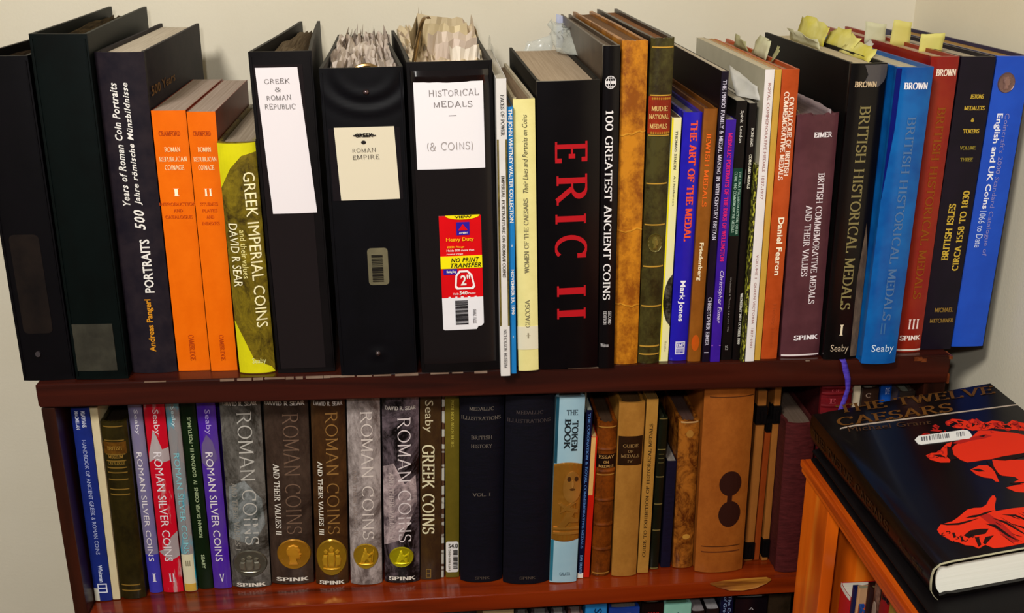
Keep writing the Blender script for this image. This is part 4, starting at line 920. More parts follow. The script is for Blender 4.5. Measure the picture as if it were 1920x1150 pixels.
    {'k': 'yellowb', 'style': 'paper', 'loc': (0.67088, 4e-05, 0.0002), 'w': 0.00273, 'h': 0.19546, 'd': 0.15, 'lean': -0.0035, 'mat': ('speckle', 'a8a834', '282608'), 'label': 'wafer-thin yellow-green pamphlet with a ragged black edge', 'row': 'T', 'items': [], 'pg': ('pages', 'c0b890', 'a8a070'), 'bulge': 0.0001},
    {'k': 'royal', 'style': 'paper', 'loc': (0.6748, 0.00084, 0.0002), 'w': 0.00842, 'h': 0.28149, 'd': 0.26, 'lean': -0.00739, 'mat': ('semi', 'e4dedc', 'ded8d6'), 'label': 'tall white paperback with fine dark red capitals', 'row': 'T', 'items': [['text', 'ROYAL COMMEMORATIVE MEDALS', 0.6722, 0.9583, 0.38, 0.68, 'D', 'sans', 'a06c68', 'title_lettering'], ['text', '1837-1977', 0.5792, 0.658, 0.38, 0.68, 'D', 'sans', 'a06c68', 'date_lettering'], ['text', 'VOLUME 1  QUEEN VICTORIA  1837-1901', 0.0525, 0.3882, 0.36, 0.66, 'D', 'sans', 'a06c68', 'subtitle']], 'pg': ('pages', 'c8bda6', 'b4a88e'), 'bulge': 0.0003, 'boardcol': ('semi', 'bcb49c', 'b4ac94')},
    {'k': 'ochre', 'style': 'paper', 'loc': (0.6846, 0.00383, 0.0002), 'w': 0.00596, 'h': 0.28097, 'd': 0.25, 'lean': -0.00727, 'mat': ('semi', 'c89c40', 'c09438'), 'label': 'slim ochre paperback between the white and the orange one', 'row': 'T', 'items': [['patch', 'pale_band', 0.4279, 0.7359, 0, 1, ('semi', 'c88a30', 'c08428'), 'rect', 0.0001, {}]], 'pg': ('pages', 'b88a68', 'a07858'), 'bulge': 0.0002},
    {'k': 'fearon', 'style': 'hard', 'loc': (0.69205, 0.00621, 0.0002), 'w': 0.01572, 'h': 0.28085, 'd': 0.245, 'lean': -0.00771, 'mat': ('semi', 'b84c1c', 'a43e0e'), 'label': 'orange hardback whose white title runs in two crowded lines', 'row': 'T', 'items': [['text', 'CATALOGUE OF BRITISH', 0.6535, 0.9125, 0.52, 0.8, 'D', 'bserif', 'f4dcc8', 'title_lettering'], ['text', 'COMMEMORATIVE MEDALS', 0.6392, 0.9295, 0.2, 0.48, 'D', 'bserif', 'f4dcc8', 'title_lettering'], ['text', 'Daniel Fearon', 0.309, 0.5117, 0.4, 0.76, 'D', 'bserif', 'f8ecd0', 'author_lettering'], ['text', 'Hobby House', 0.0423, 0.2046, 0.42, 0.7, 'D', 'serifm', 'a8481c', 'publisher_lettering']], 'pg': ('pages', 'a88a6c', '8c6e50'), 'bulge': 0.001},
    {'k': 'eimer', 'style': 'hard', 'loc': (0.71233, 0.00976, 0.0002), 'w': 0.03897, 'h': 0.23991, 'd': 0.2, 'lean': -0.01684, 'mat': ('semi', '5a3238', '4c282e'), 'label': 'mauve brown hardback with torn head edge and white capitals', 'row': 'T', 'items': [['text', 'EIMER', 0.9094, 0.93, 0.42, 0.86, 'H', 'bserif', 'e8e0e2', 'author_lettering'], ['text', 'BRITISH COMMEMORATIVE MEDALS', 0.2304, 0.7697, 0.6, 0.76, 'D', 'serif', 'e0d4d8', 'title_lettering'], ['text', 'AND THEIR VALUES', 0.3488, 0.6419, 0.36, 0.52, 'D', 'serif', 'e0d4d8', 'subtitle'], ['text', 'SPINK', 0.0746, 0.0957, 0.3, 0.92, 'H', 'bserif', 'f0e8ec', 'publisher_lettering'], ['patch', 'white_foot_line', 0.0048, 0.0107, 0.02, 0.98, ('paper', 'e0d4d4'), 'rect', 0.0004, {}]], 'pg': ('pages', '7a6a6a', '5a4a4c'), 'bulge': 0.002, 'torn': 1, 'wash': ('semi', '7c5a64', '745460')},
    {'k': 'bhm1', 'style': 'hard', 'loc': (0.7525, 0.00047, 0.0002), 'w': 0.03293, 'h': 0.28607, 'd': 0.262, 'lean': -0.00653, 'mat': ('gloss', '0a0606', '060404'), 'label': 'black hardback in torn jacket numbered I, fringed with yellow slips', 'row': 'T', 'items': [['patch', 'torn_grey_film', 0.9257, 0.9967, 0.35, 1, ('tornfilm', '4c4848'), 'torn', 0.0006, {}], ['text', 'BROWN', 0.9273, 0.9456, 0.12, 0.72, 'H', 'bserif', 'c8b08c', 'author_lettering'], ['text', 'BRITISH HISTORICAL MEDALS', 0.1817, 0.8687, 0.34, 0.64, 'D', 'serif', '84784c', 'title_lettering'], ['text', 'I', 0.0887, 0.1276, 0.4, 0.5, 'H', 'serif', 'e8d8b8', 'volume_number'], ['text', 'Seaby', 0.0218, 0.0553, 0.18, 0.72, 'H', 'serifm', 'cdb89c', 'publisher_lettering'], ['patch', 'worn_strip', 0.0099, 0.4806, 0.74, 1.0, ('cardedge', '4a3c34', '6a5848'), 'wedge', 0.0005, {}]], 'slr': (0, -0.00184), 'pg': ('pages', 'c4b89c', 'a8987c'), 'bulge': 0.002, 'boardcol': ('matte', '060404', '040303')},
    {'k': 'bhm2', 'style': 'hard', 'loc': (0.78583, -0.01276, 0.00033), 'w': 0.0338, 'h': 0.28413, 'd': 0.285, 'lean': 0.00385, 'mat': ('gloss', '0e62ac', '0a4a94'), 'label': 'bright blue hardback overhanging the shelf edge, faded gilt capitals', 'row': 'T', 'items': [['text', 'BROWN', 0.9324, 0.9539, 0.22, 0.86, 'H', 'bserif', 'f0ecf0', 'author_lettering'], ['text', 'BRITISH HISTORICAL MEDALS', 0.1583, 0.8471, 0.42, 0.66, 'D', 'serif', '51719c', 'title_lettering'], ['text', 'II', 0.1099, 0.1487, 0.4, 0.55, 'H', 'serif', '3d6a9c', 'volume_number'], ['text', 'Seaby', 0.0375, 0.0709, 0.22, 0.88, 'H', 'serifm', 'cfe0f0', 'publisher_lettering'], ['patch', 'dark_blue_fold', 0.5302, 0.9967, 0, 0.12, ('gloss', '04106a', '040e60'), 'wedgetop', 0.0004, {}]], 'slr': (-0.002, -0.004), 'pg': ('pages', 'c4bca4', 'a89e84'), 'bulge': 0.003},
    {'k': 'bhm3', 'style': 'hard', 'loc': (0.82973, 0.01322, 0.0002), 'w': 0.02623, 'h': 0.28971, 'd': 0.27, 'lean': -0.00067, 'mat': ('gloss', '8e2814', '841812'), 'label': 'brick red hardback numbered III with worn gilt title', 'row': 'T', 'items': [['text', 'BROWN', 0.9405, 0.9621, 0.2, 0.92, 'H', 'bserif', 'f0dcc8', 'author_lettering'], ['text', 'BRITISH HISTORICAL MEDALS', 0.1943, 0.8432, 0.42, 0.72, 'D', 'serif', '8a4a10', 'title_lettering'], ['text', 'III', 0.0858, 0.1209, 0.38, 0.78, 'H', 'serif', 'f0d8d0', 'volume_number'], ['text', 'SPINK', 0.0445, 0.0623, 0.12, 0.92, 'H', 'bserif', 'f4e0d8', 'publisher_lettering'], ['patch', 'white_foot_line', 0.005, 0.0109, 0.05, 1, ('paper', 'd8ccc0'), 'rect', 0.0003, {}]], 'slr': (-0.002, -0.00345), 'pg': ('pages', 'c8b098', 'a08468'), 'bulge': 0.002},
    {'k': 'jetons', 'style': 'hard', 'loc': (0.85654, 0.01641, 0.00053), 'w': 0.03268, 'h': 0.28848, 'd': 0.22, 'lean': 0.00995, 'mat': ('semi', '140c1c', '0e0816'), 'label': 'dark purple-black hardback with centred gilt capitals', 'row': 'T', 'items': [['text', 'JETONS', 0.8689, 0.8825, 0.4, 0.8, 'H', 'bserif', 'c8a83c', 'title_lettering'], ['text', 'MEDALETS', 0.8313, 0.845, 0.28, 0.88, 'H', 'bserif', 'c8a83c', 'title_lettering'], ['text', '&', 0.7935, 0.8055, 0.52, 0.62, 'H', 'bserif', 'c8a83c', 'title_lettering'], ['text', 'TOKENS', 0.757, 0.7709, 0.34, 0.82, 'H', 'bserif', 'c8a83c', 'title_lettering'], ['text', 'VOLUME', 0.7028, 0.7151, 0.32, 0.8, 'H', 'bserif', '8c7c30', 'volume_number'], ['text', 'THREE', 0.664, 0.6764, 0.38, 0.76, 'H', 'bserif', '8c7c30', 'volume_number'], ['text', 'BRITISH ISLES', 0.3257, 0.5222, 0.26, 0.46, 'U', 'bserif', 'c8a83c', 'subtitle'], ['text', 'CIRCA 1558 TO 1830', 0.2878, 0.5657, 0.62, 0.82, 'U', 'bserif', 'c8a83c', 'subtitle'], ['text', 'MICHAEL', 0.1395, 0.1551, 0.3, 0.88, 'H', 'bserif', '8a6c30', 'author_lettering'], ['text', 'MITCHINER', 0.1003, 0.116, 0.2, 0.94, 'H', 'bserif', '8a6c30', 'author_lettering']], 'slr': (-0.00281, -0.006), 'pg': ('pages', 'b8ac98', '9c907c'), 'bulge': 0.001},
    {'k': 'coincraft', 'style': 'hard', 'loc': (0.89228, 0.02133, 0.00059), 'w': 0.03293, 'h': 0.28794, 'd': 0.275, 'lean': 0.01184, 'mat': ('gloss', '1c50c4', '1848b8'), 'label': 'large cobalt blue hardback at the right end with a copper coin pictured on its spine', 'row': 'T', 'items': [['coin', 'coin_picture', 0.8831, 0.9495, 0.12, 0.62, '8c6c64', 1], ['text', "Coincraft's 2000 Standard Catalogue of", 0.3329, 0.8176, 0.44, 0.62, 'D', 'serifm', '8a86c0', 'title_lettering'], ['text', 'English and UK Coins', 0.4976, 0.8176, 0.2, 0.42, 'D', 'bold', 'eceef8', 'title_lettering'], ['text', '1066 to Date', 0.3632, 0.4902, 0.2, 0.4, 'D', 'sans', 'c8d4f0', 'subtitle']], 'slr': (-0.0075, -0.006), 'pg': ('pages', 'a8844c', '8c6a38'), 'bulge': 0.001, 'boardcol': ('gloss', '2c2c50', '202040')},
    {'k': 'handbook', 'style': 'hard', 'loc': (0.01437, 0.02818, -0.25753), 'w': 0.01731, 'h': 0.22027, 'd': 0.14, 'lean': 0.0215, 'mat': ('semi', '1a2a78', '162468'), 'label': 'blue book leaning at the far left of the lower row', 'row': 'L', 'items': [['text', 'KLAWANS', 0.9063, 0.9845, 0.56, 0.78, 'D', 'bold', 'c8cce0', 'author_lettering'], ['text', 'MACMILLAN', 0.8958, 0.9845, 0.22, 0.42, 'D', 'bold', 'c8cce0', 'author_lettering'], ['text', 'HANDBOOK OF ANCIENT GREEK & ROMAN COINS', 0.2537, 0.8431, 0.42, 0.64, 'D', 'sans', 'a8b0d8', 'title_lettering'], ['text', 'Whitman', 0.1031, 0.1962, 0.42, 0.66, 'D', 'bold', 'c8d0e8', 'publisher_lettering'], ['patch', 'publisher_emblem', 0.0444, 0.0943, 0.25, 0.8, ('semi', 'd8dce8', 'd0d4e0'), 'frame', 0.0003, {}], ['patch', 'worn_corner', 0.0, 0.0679, 0, 0.3, ('paper', 'c8c4b4'), 'rect', 0.0003, {}]], 'pg': ('pages', 'a89c88', '8c806c'), 'bulge': 0.0015},
    {'k': 'creamp', 'style': 'paper', 'loc': (0.03207, 0.02858, -0.25759), 'w': 0.00737, 'h': 0.21944, 'd': 0.13, 'lean': 0.02175, 'mat': ('semi', 'd2c4a0', 'c8b890'), 'label': 'narrow blank cream paperback against the blue leaning one', 'row': 'L', 'items': [], 'pg': ('pages', 'b8ac8c', 'a0947c'), 'bulge': 0.0003},
    {'k': 'olive', 'style': 'leather', 'loc': (0.03989, 0.0314, -0.257), 'w': 0.0253, 'h': 0.20286, 'd': 0.14, 'lean': 0.02151, 'mat': ('leather', '2c2408', '1c1604'), 'label': 'old olive brown cloth volume with bands of faded gilt on the spine', 'row': 'L', 'items': [['patch', 'title_label', 0.83, 0.8938, 0.04, 0.9, ('leather', '6a4410', '4a2c08'), 'rect', 0.0003, {}], ['text', 'BRITISH', 0.8532, 0.8735, 0.2, 0.75, 'H', 'serif', 'a07830', 'title_lettering'], ['text', 'MUSEUM', 0.8066, 0.8241, 0.2, 0.75, 'H', 'serif', '9a7430', 'title_lettering'], ['text', 'CATALOGUE', 0.7715, 0.7891, 0.15, 0.8, 'H', 'serif', '8a6c2c', 'title_lettering'], ['patch', 'gilt_rule', 0.9754, 0.98, 0.1, 0.85, ('gilt', '8a6a2c'), 'rect', 0.0004, {'lay': 1}], ['patch', 'gilt_rule', 0.9007, 0.9053, 0.1, 0.85, ('gilt', '8a6a2c'), 'rect', 0.0004, {'lay': 1}], ['patch', 'gilt_rule', 0.8253, 0.83, 0.1, 0.85, ('gilt', '8a6a2c'), 'rect', 0.0004, {'lay': 1}], ['patch', 'gilt_rule', 0.7902, 0.7949, 0.1, 0.85, ('gilt', '8a6a2c'), 'rect', 0.0004, {'lay': 1}], ['patch', 'gilt_rule', 0.7521, 0.7568, 0.1, 0.85, ('gilt', '8a6a2c'), 'rect', 0.0004, {'lay': 1}], ['patch', 'gilt_rule', 0.7255, 0.7303, 0.1, 0.85, ('gilt', '8a6a2c'), 'rect', 0.0004, {'lay': 1}], ['patch', 'gilt_rule', 0.6871, 0.6918, 0.1, 0.85, ('gilt', '8a6a2c'), 'rect', 0.0004, {'lay': 1}], ['patch', 'gilt_rule', 0.6335, 0.6382, 0.1, 0.85, ('gilt', '8a6a2c'), 'rect', 0.0004, {'lay': 1}], ['patch', 'gilt_rule', 0.6035, 0.6083, 0.1, 0.85, ('gilt', '8a6a2c'), 'rect', 0.0004, {'lay': 1}], ['patch', 'gilt_rule', 0.0801, 0.0852, 0.1, 0.85, ('gilt', '8a6a2c'), 'rect', 0.0004, {'lay': 1}], ['patch', 'gilt_rule', 0.048, 0.0531, 0.1, 0.85, ('gilt', '8a6a2c'), 'rect', 0.0004, {'lay': 1}]], 'pg': ('pages', '2c2014', '20180e'), 'bulge': 0.004},
    {'k': 'rsc1', 'style': 'hard', 'loc': (0.06741, 0.03885, -0.25713), 'w': 0.01321, 'h': 0.21679, 'd': 0.145, 'lean': 0.01259, 'mat': ('foil', '80788c', '5c5494'), 'label': 'lilac grey jacketed book fading to blue at its foot', 'row': 'L', 'items': [['patch', 'blue_foot', -0.0015, 0.2115, 0, 1, ('semi', '34309a', '3c38a4'), 'rect', 0.0002, {}], ['text', 'Seaby', 0.8494, 0.976, 0.35, 0.72, 'D', 'sans', 'd8d4dc', 'publisher_lettering'], ['text', 'ROMAN SILVER COINS', 0.1759, 0.7592, 0.26, 0.66, 'D', 'sans', 'dcd4d8', 'title_lettering'], ['text', 'I', 0.0621, 0.1072, 0.38, 0.66, 'H', 'serif', 'd0ccd8', 'volume_number']], 'pg': ('pages', '8a8070', '706858'), 'bulge': 0.002},
    {'k': 'rsc2', 'style': 'hard', 'loc': (0.08222, 0.03705, -0.25677), 'w': 0.02024, 'h': 0.21755, 'd': 0.145, 'lean': 0.01514, 'mat': ('foil_red', 'c00c24', 'b4a4a4'), 'label': 'crimson jacketed book with pale silver smears', 'row': 'L', 'items': [['patch', 'silver_smear', 0.7012, 0.8703, 0, 1, ('foil', 'b4a8a8', '907c80'), 'rect', 0.0002, {'poly': [(0.2, 0.6), (0.05, 0.3), (0, 0), (0.3, 0.12), (0.6, 0), (1, 0.05), (1, 0.45), (0.7, 0.4), (0.5, 0.8), (0.35, 1)]}], ['patch', 'silver_smear', 0.1752, 0.3421, 0, 1, ('foil', 'a89c9c', '8c7c80'), 'rect', 0.0002, {'poly': [(0.0, 0.3), (0.4, 0.1), (0.5, 0), (1, 0.15), (1, 0.95), (0.7, 0.8), (0.4, 0.45)]}], ['text', 'Seaby', 0.846, 0.9721, 0.35, 0.72, 'D', 'sans', 'e0c8cc', 'publisher_lettering'], ['text', 'ROMAN SILVER COINS', 0.1752, 0.7562, 0.26, 0.66, 'D', 'sans', 'dcd4d8', 'title_lettering'], ['text', 'II', 0.0618, 0.1068, 0.38, 0.66, 'H', 'serif', 'd0ccd8', 'volume_number']], 'pg': ('pages', '8a8070', '706858'), 'bulge': 0.002},
    {'k': 'rsc3', 'style': 'hard', 'loc': (0.104, 0.03769, -0.25671), 'w': 0.0127, 'h': 0.21666, 'd': 0.145, 'lean': 0.01187, 'mat': ('foil_teal', '1c9cb4', '8c8484'), 'label': 'turquoise jacketed book patched with grey', 'row': 'L', 'items': [['patch', 'grey_patch', 0.2339, 0.8845, 0, 1, ('foil', '8c8484', '6c7c80'), 'rect', 0.0002, {'poly': [(0, 0), (0.4, 0.15), (0.7, 0.1), (0.55, 0.4), (1, 0.55), (1, 0.7), (0.5, 0.75), (0.8, 0.95), (0.3, 1), (0, 0.95)]}], ['text', 'Seaby', 0.8845, 0.9867, 0.35, 0.72, 'D', 'sans', 'c8e4e8', 'publisher_lettering'], ['text', 'ROMAN SILVER COINS', 0.2103, 0.7478, 0.28, 0.72, 'D', 'sans', '7ab8c0', 'title_lettering'], ['patch', 'paper_sticker', 0.0, 0.2043, 0.0, 0.95, ('paper', 'cfc8a8'), 'rect', 0.0004, {}], ['text', 'III', 0.1448, 0.1746, 0.3, 0.7, 'H', 'serif', '8a8468', 'volume_number'], ['patch', 'yellow_foot', 0.003, 0.0425, 0.05, 0.95, ('semi', 'c8a040', 'c0983a'), 'rect', 0.0005, {'lay': 1}]], 'pg': ('pages', '8a8070', '706858'), 'bulge': 0.002},
    {'k': 'greek3', 'style': 'hard', 'loc': (0.11783, 0.03985, -0.25656), 'w': 0.01513, 'h': 0.2158, 'd': 0.14, 'lean': 0.00849, 'mat': ('semi', '0c1e0a', '081606'), 'label': 'very dark green book with small pale capitals between turquoise and violet ones', 'row': 'L', 'items': [['text', 'SEABY', 0.1163, 0.1944, 0.42, 0.64, 'D', 'bold', 'a8b890', 'publisher_lettering'], ['text', 'ROMAN SILVER COINS  IV  GORDIAN III - POSTUMUS', 0.2894, 0.9285, 0.42, 0.66, 'U', 'bold', '98a880', 'title_lettering']], 'pg': ('pages', '5a5040', '4a4030'), 'bulge': 0.0015},
    {'k': 'rsc5', 'style': 'hard', 'loc': (0.13395, 0.03934, -0.25629), 'w': 0.0182, 'h': 0.21573, 'd': 0.145, 'lean': 0.00999, 'mat': ('foil_vio', '44189c', '5c4480'), 'label': 'deep violet jacketed book beside the grey stone-textured one', 'row': 'L', 'items': [['patch', 'grey_smear', 0.655, 0.8357, 0, 0.9, ('foil', '6c5c80', '503a88'), 'rect', 0.0002, {'poly': [(0, 0.2), (0.4, 0), (0.9, 0.3), (0.7, 0.8), (0.4, 1), (0.1, 0.7)]}], ['text', 'Seaby', 0.8357, 0.9636, 0.35, 0.72, 'D', 'sans', 'b09cd8', 'publisher_lettering'], ['text', 'ROMAN SILVER COINS', 0.1548, 0.7445, 0.26, 0.66, 'D', 'sans', 'dcd4d8', 'title_lettering'], ['text', 'V', 0.0397, 0.0854, 0.38, 0.66, 'H', 'serif', 'd0ccd8', 'volume_number']], 'pg': ('pages', '8a8070', '706858'), 'bulge': 0.002},
    {'k': 'rc1', 'style': 'hard', 'loc': (0.15325, 0.03931, -0.25509), 'w': 0.03988, 'h': 0.21549, 'd': 0.18, 'lean': 0.02569, 'mat': ('stone', '6c6862', '2a2620'), 'label': 'grey stone-textured volume with a dark silver coin at its foot', 'row': 'L', 'items': [['text', 'DAVID R. SEAR', 0.9791, 1.0007, 0.08, 0.92, 'H', 'bserif', 'c8c0b8', 'author_lettering'], ['patch', 'pale_rock_area', 0.2419, 0.5911, 0, 1, ('stone_si', '8c9090', '3c403c'), 'rect', 0.0002, {'poly': [(0, 0.1), (0.6, 0), (0.95, 0.3), (0.9, 0.7), (0.5, 1), (0.1, 0.9)]}], ['text', 'ROMAN COINS', 0.2419, 0.9466, 0.42, 0.78, 'D', 'thin', 'b4b0a8', 'title_lettering'], ['text', 'AND THEIR VALUES I', 0.2121, 0.5768, 0.16, 0.3, 'D', 'serif', '8c867c', 'subtitle'], ['coin', 'coin_picture', 0.0612, 0.2121, 0.05, 0.95, '5c584c', 3], ['text', 'SPINK', 0.0061, 0.0276, 0.12, 0.88, 'H', 'bserif', 'd8d0c4', 'publisher_lettering']], 'pg': ('pages', '6a6054', '585044'), 'bulge': 0.004},
    {'k': 'rc2', 'style': 'hard', 'loc': (0.1939, 0.04101, -0.25404), 'w': 0.04391, 'h': 0.21447, 'd': 0.18, 'lean': 0.03578, 'mat': ('stone_br', '48382e', '281c16'), 'label': 'brown stone-textured volume with the broadest spine and a gold portrait coin', 'row': 'L', 'items': [['text', 'DAVID R SEAR', 0.9701, 0.9918, 0.02, 0.92, 'H', 'bserif', 'c8c0b8', 'author_lettering'], ['text', 'ROMAN COINS', 0.2855, 0.929, 0.42, 0.78, 'D', 'thin', '6c5444', 'title_lettering'], ['text', 'AND THEIR VALUES II', 0.2795, 0.6639, 0.16, 0.3, 'D', 'serif', 'd8d0c4', 'subtitle'], ['coin', 'coin_picture', 0.0861, 0.2556, 0.16, 0.96, 'b07a1c', 1], ['text', 'SPINK', 0.0185, 0.0401, 0.12, 0.88, 'H', 'bserif', 'd8d0c4', 'publisher_lettering']], 'pg': ('pages', '6a6054', '585044'), 'bulge': 0.004},
    {'k': 'rc3', 'style': 'hard', 'loc': (0.2406, 0.03596, -0.25385), 'w': 0.03411, 'h': 0.2162, 'd': 0.18, 'lean': 0.03669, 'mat': ('stone_br', '4e3218', '2a180c'), 'label': 'chestnut brown stone-textured volume with a gold coin of several heads', 'row': 'L', 'items': [['text', 'DAVID R. SEAR', 0.9636, 0.9852, 0.08, 0.92, 'H', 'bserif', 'c8c0b8', 'author_lettering'], ['text', 'ROMAN COINS', 0.2858, 0.9312, 0.42, 0.78, 'D', 'thin', '8a6434', 'title_lettering'], ['text', 'AND THEIR VALUES III', 0.2799, 0.6745, 0.16, 0.3, 'D', 'serif', 'e0d8c8', 'subtitle'], ['coin', 'coin_picture', 0.0519, 0.2562, 0.04, 0.98, 'a8801c', 3], ['text', 'SPINK', 0.0031, 0.0245, 0.12, 0.88, 'H', 'bserif', 'd8d0c4', 'publisher_lettering']], 'pg': ('pages', '6a6054', '585044'), 'bulge': 0.004},
    {'k': 'rc4', 'style': 'hard', 'loc': (0.27752, 0.03291, -0.25365), 'w': 0.03278, 'h': 0.21713, 'd': 0.18, 'lean': 0.03106, 'mat': ('stone_si', 'aca09c', '5c504c'), 'label': 'silver-white stone-textured volume with a gold coin', 'row': 'L', 'items': [['text', 'ROMAN COINS', 0.2535, 0.9308, 0.42, 0.78, 'D', 'thin', 'd0c4bc', 'title_lettering'], ['text', 'AND THEIR VALUES IV', 0.2683, 0.6279, 0.14, 0.26, 'D', 'serif', '8c7c74', 'subtitle'], ['coin', 'coin_picture', 0.0895, 0.2299, 0.1, 0.9, 'b08a1c', 2]], 'pg': ('pages', '6a6054', '585044'), 'bulge': 0.004},
    {'k': 'rc5', 'style': 'hard', 'loc': (0.31319, 0.03268, -0.25325), 'w': 0.03664, 'h': 0.21665, 'd': 0.18, 'lean': 0.02666, 'mat': ('stone_dk', '786870', '0c0808'), 'label': 'black volume with a pale rock streak and a small yellow-gold coin', 'row': 'L', 'items': [['text', 'DAVID R. SEAR', 0.9302, 0.9491, 0.08, 0.92, 'H', 'bserif', 'c8c0b8', 'author_lettering'], ['patch', 'rock_picture', 0.2084, 0.6542, 0, 1, ('stone_si', 'b8a4a4', '4c4044'), 'rect', 0.0002, {'poly': [(0, 0), (0.5, 0.08), (0.95, 0.5), (0.9, 0.85), (0.6, 0.75), (0.3, 1), (0, 0.95)]}], ['text', 'ROMAN COINS', 0.2292, 0.8921, 0.42, 0.78, 'D', 'thin', 'd4c8c8', 'title_lettering'], ['text', 'AND THEIR VALUES V', 0.2381, 0.6062, 0.16, 0.3, 'D', 'serif', 'b4a4a0', 'subtitle'], ['coin', 'coin_picture', 0.0883, 0.2024, 0.14, 0.84, 'b8ac10', 2], ['text', 'SPINK', 0.0153, 0.0366, 0.12, 0.88, 'H', 'bserif', 'd8d0c4', 'publisher_lettering']], 'pg': ('pages', '6a6054', '585044'), 'bulge': 0.004},
    {'k': 'greekc', 'style': 'hard', 'loc': (0.35093, 0.03318, -0.25329), 'w': 0.02133, 'h': 0.21587, 'd': 0.16, 'lean': 0.02698, 'mat': ('stone_br', '4a3418', '2c1a10'), 'label': 'bronze brown hardback with tall cream capitals, right of the black rock-streaked one', 'row': 'L', 'items': [['text', 'Seaby', 0.8044, 0.9689, 0.12, 0.62, 'D', 'thin', 'c0b494', 'publisher_lettering'], ['text', 'GREEK COINS', 0.2587, 0.7404, 0.1, 0.7, 'D', 'serif', 'd4cca8', 'title_lettering'], ['patch', 'publisher_emblem', 0.0108, 0.0598, 0.28, 0.52, ('gilt', '8a6c28'), 'frame', 0.0003, {}]], 'pg': ('pages', 'c0b8a8', 'a89c88'), 'bulge': 0.001},
    {'k': 'thinstrip', 'style': 'paper', 'loc': (0.37286, 0.0354, -0.25364), 'w': 0.00268, 'h': 0.21335, 'd': 0.14, 'lean': 0.02756, 'mat': ('strips', 'b0aca0', '4a3020'), 'label': 'wafer-thin pamphlet striped white and brown beside the olive gold book', 'row': 'L', 'items': [], 'pg': ('pages', 'a09888', '888070'), 'bulge': 0.0001},
    {'k': 'oliveg', 'style': 'hard', 'loc': (0.37773, 0.03464, -0.25331), 'w': 0.01408, 'h': 0.21556, 'd': 0.15, 'lean': 0.01918, 'mat': ('semi', '645618', '584c14'), 'label': 'olive gold book with a white barcode sticker low on its spine', 'row': 'L', 'items': [['text', 'DIE MÜNZEN VON ROM', 0.7184, 0.962, 0.42, 0.62, 'U', 'serif', 'a8983c', 'title_lettering'], ['patch', 'barcode_sticker', 0.03, 0.2034, 0.02, 0.96, ('paper', 'd8d4d0'), 'rrect', 0.0004, {}], ['text', '54.0', 0.1703, 0.1944, 0.2, 0.9, 'H', 'bold', '38342c', 'sticker_lettering'], ['bars', 'barcode', 0.0485, 0.1582, 0.56, 0.9, 'H', '2c2824', 15], ['text', '14718014502', 0.0423, 0.1642, 0.2, 0.34, 'U', 'bold', '6c685c', 'sticker_lettering']], 'pg': ('pages', '887c50', '706440'), 'bulge': 0.0005},
    {'k': 'med1', 'style': 'hard', 'loc': (0.39306, 0.02773, -0.25255), 'w': 0.04408, 'h': 0.21798, 'd': 0.17, 'lean': 0.01525, 'mat': ('cloth', '090814', '06060e'), 'label': 'thick navy-black cloth volume with dim centred gilt words in four rows', 'row': 'L', 'items': [['text', 'MEDALLIC', 0.9189, 0.9377, 0.21200000000000002, 0.764, 'H', 'serif', '605850', 'title_lettering'], ['text', 'ILLUSTRATIONS', 0.8702, 0.8892, 0.03200000000000003, 0.929, 'H', 'serif', '605850', 'title_lettering'], ['text', 'BRITISH', 0.7719, 0.7911, 0.248, 0.731, 'H', 'serif', '605850', 'title_lettering'], ['text', 'HISTORY', 0.7277, 0.7471, 0.248, 0.731, 'H', 'serif', '605850', 'title_lettering'], ['text', 'VOL. I', 0.4745, 0.4916, 0.28400000000000003, 0.698, 'H', 'serif', '605850', 'title_lettering'], ['text', 'SPINK', 0.0175, 0.0327, 0.35, 0.7, 'H', 'serif', '4a4038', 'publisher_lettering']], 'pg': ('pages', '5c5248', '4a4238'), 'bulge': 0.006},
    {'k': 'med2', 'style': 'hard', 'loc': (0.4378, 0.01968, -0.25178), 'w': 0.0484, 'h': 0.21715, 'd': 0.17, 'lean': 0.01808, 'mat': ('cloth', '090814', '06060e'), 'label': 'very thick navy-black cloth volume next to the pale blue book', 'row': 'L', 'items': [['text', 'MEDALLIC', 0.9101, 0.9289, 0.21200000000000002, 0.764, 'H', 'serif', '3c3434', 'title_lettering'], ['text', 'ILLUSTRATIONS', 0.8667, 0.8857, 0.03200000000000003, 0.929, 'H', 'serif', '3c3434', 'title_lettering'], ['text', 'SPINK', 0.0281, 0.0433, 0.35, 0.7, 'H', 'serif', '4a4038', 'publisher_lettering']], 'pg': ('pages', '5c5248', '4a4238'), 'bulge': 0.006},
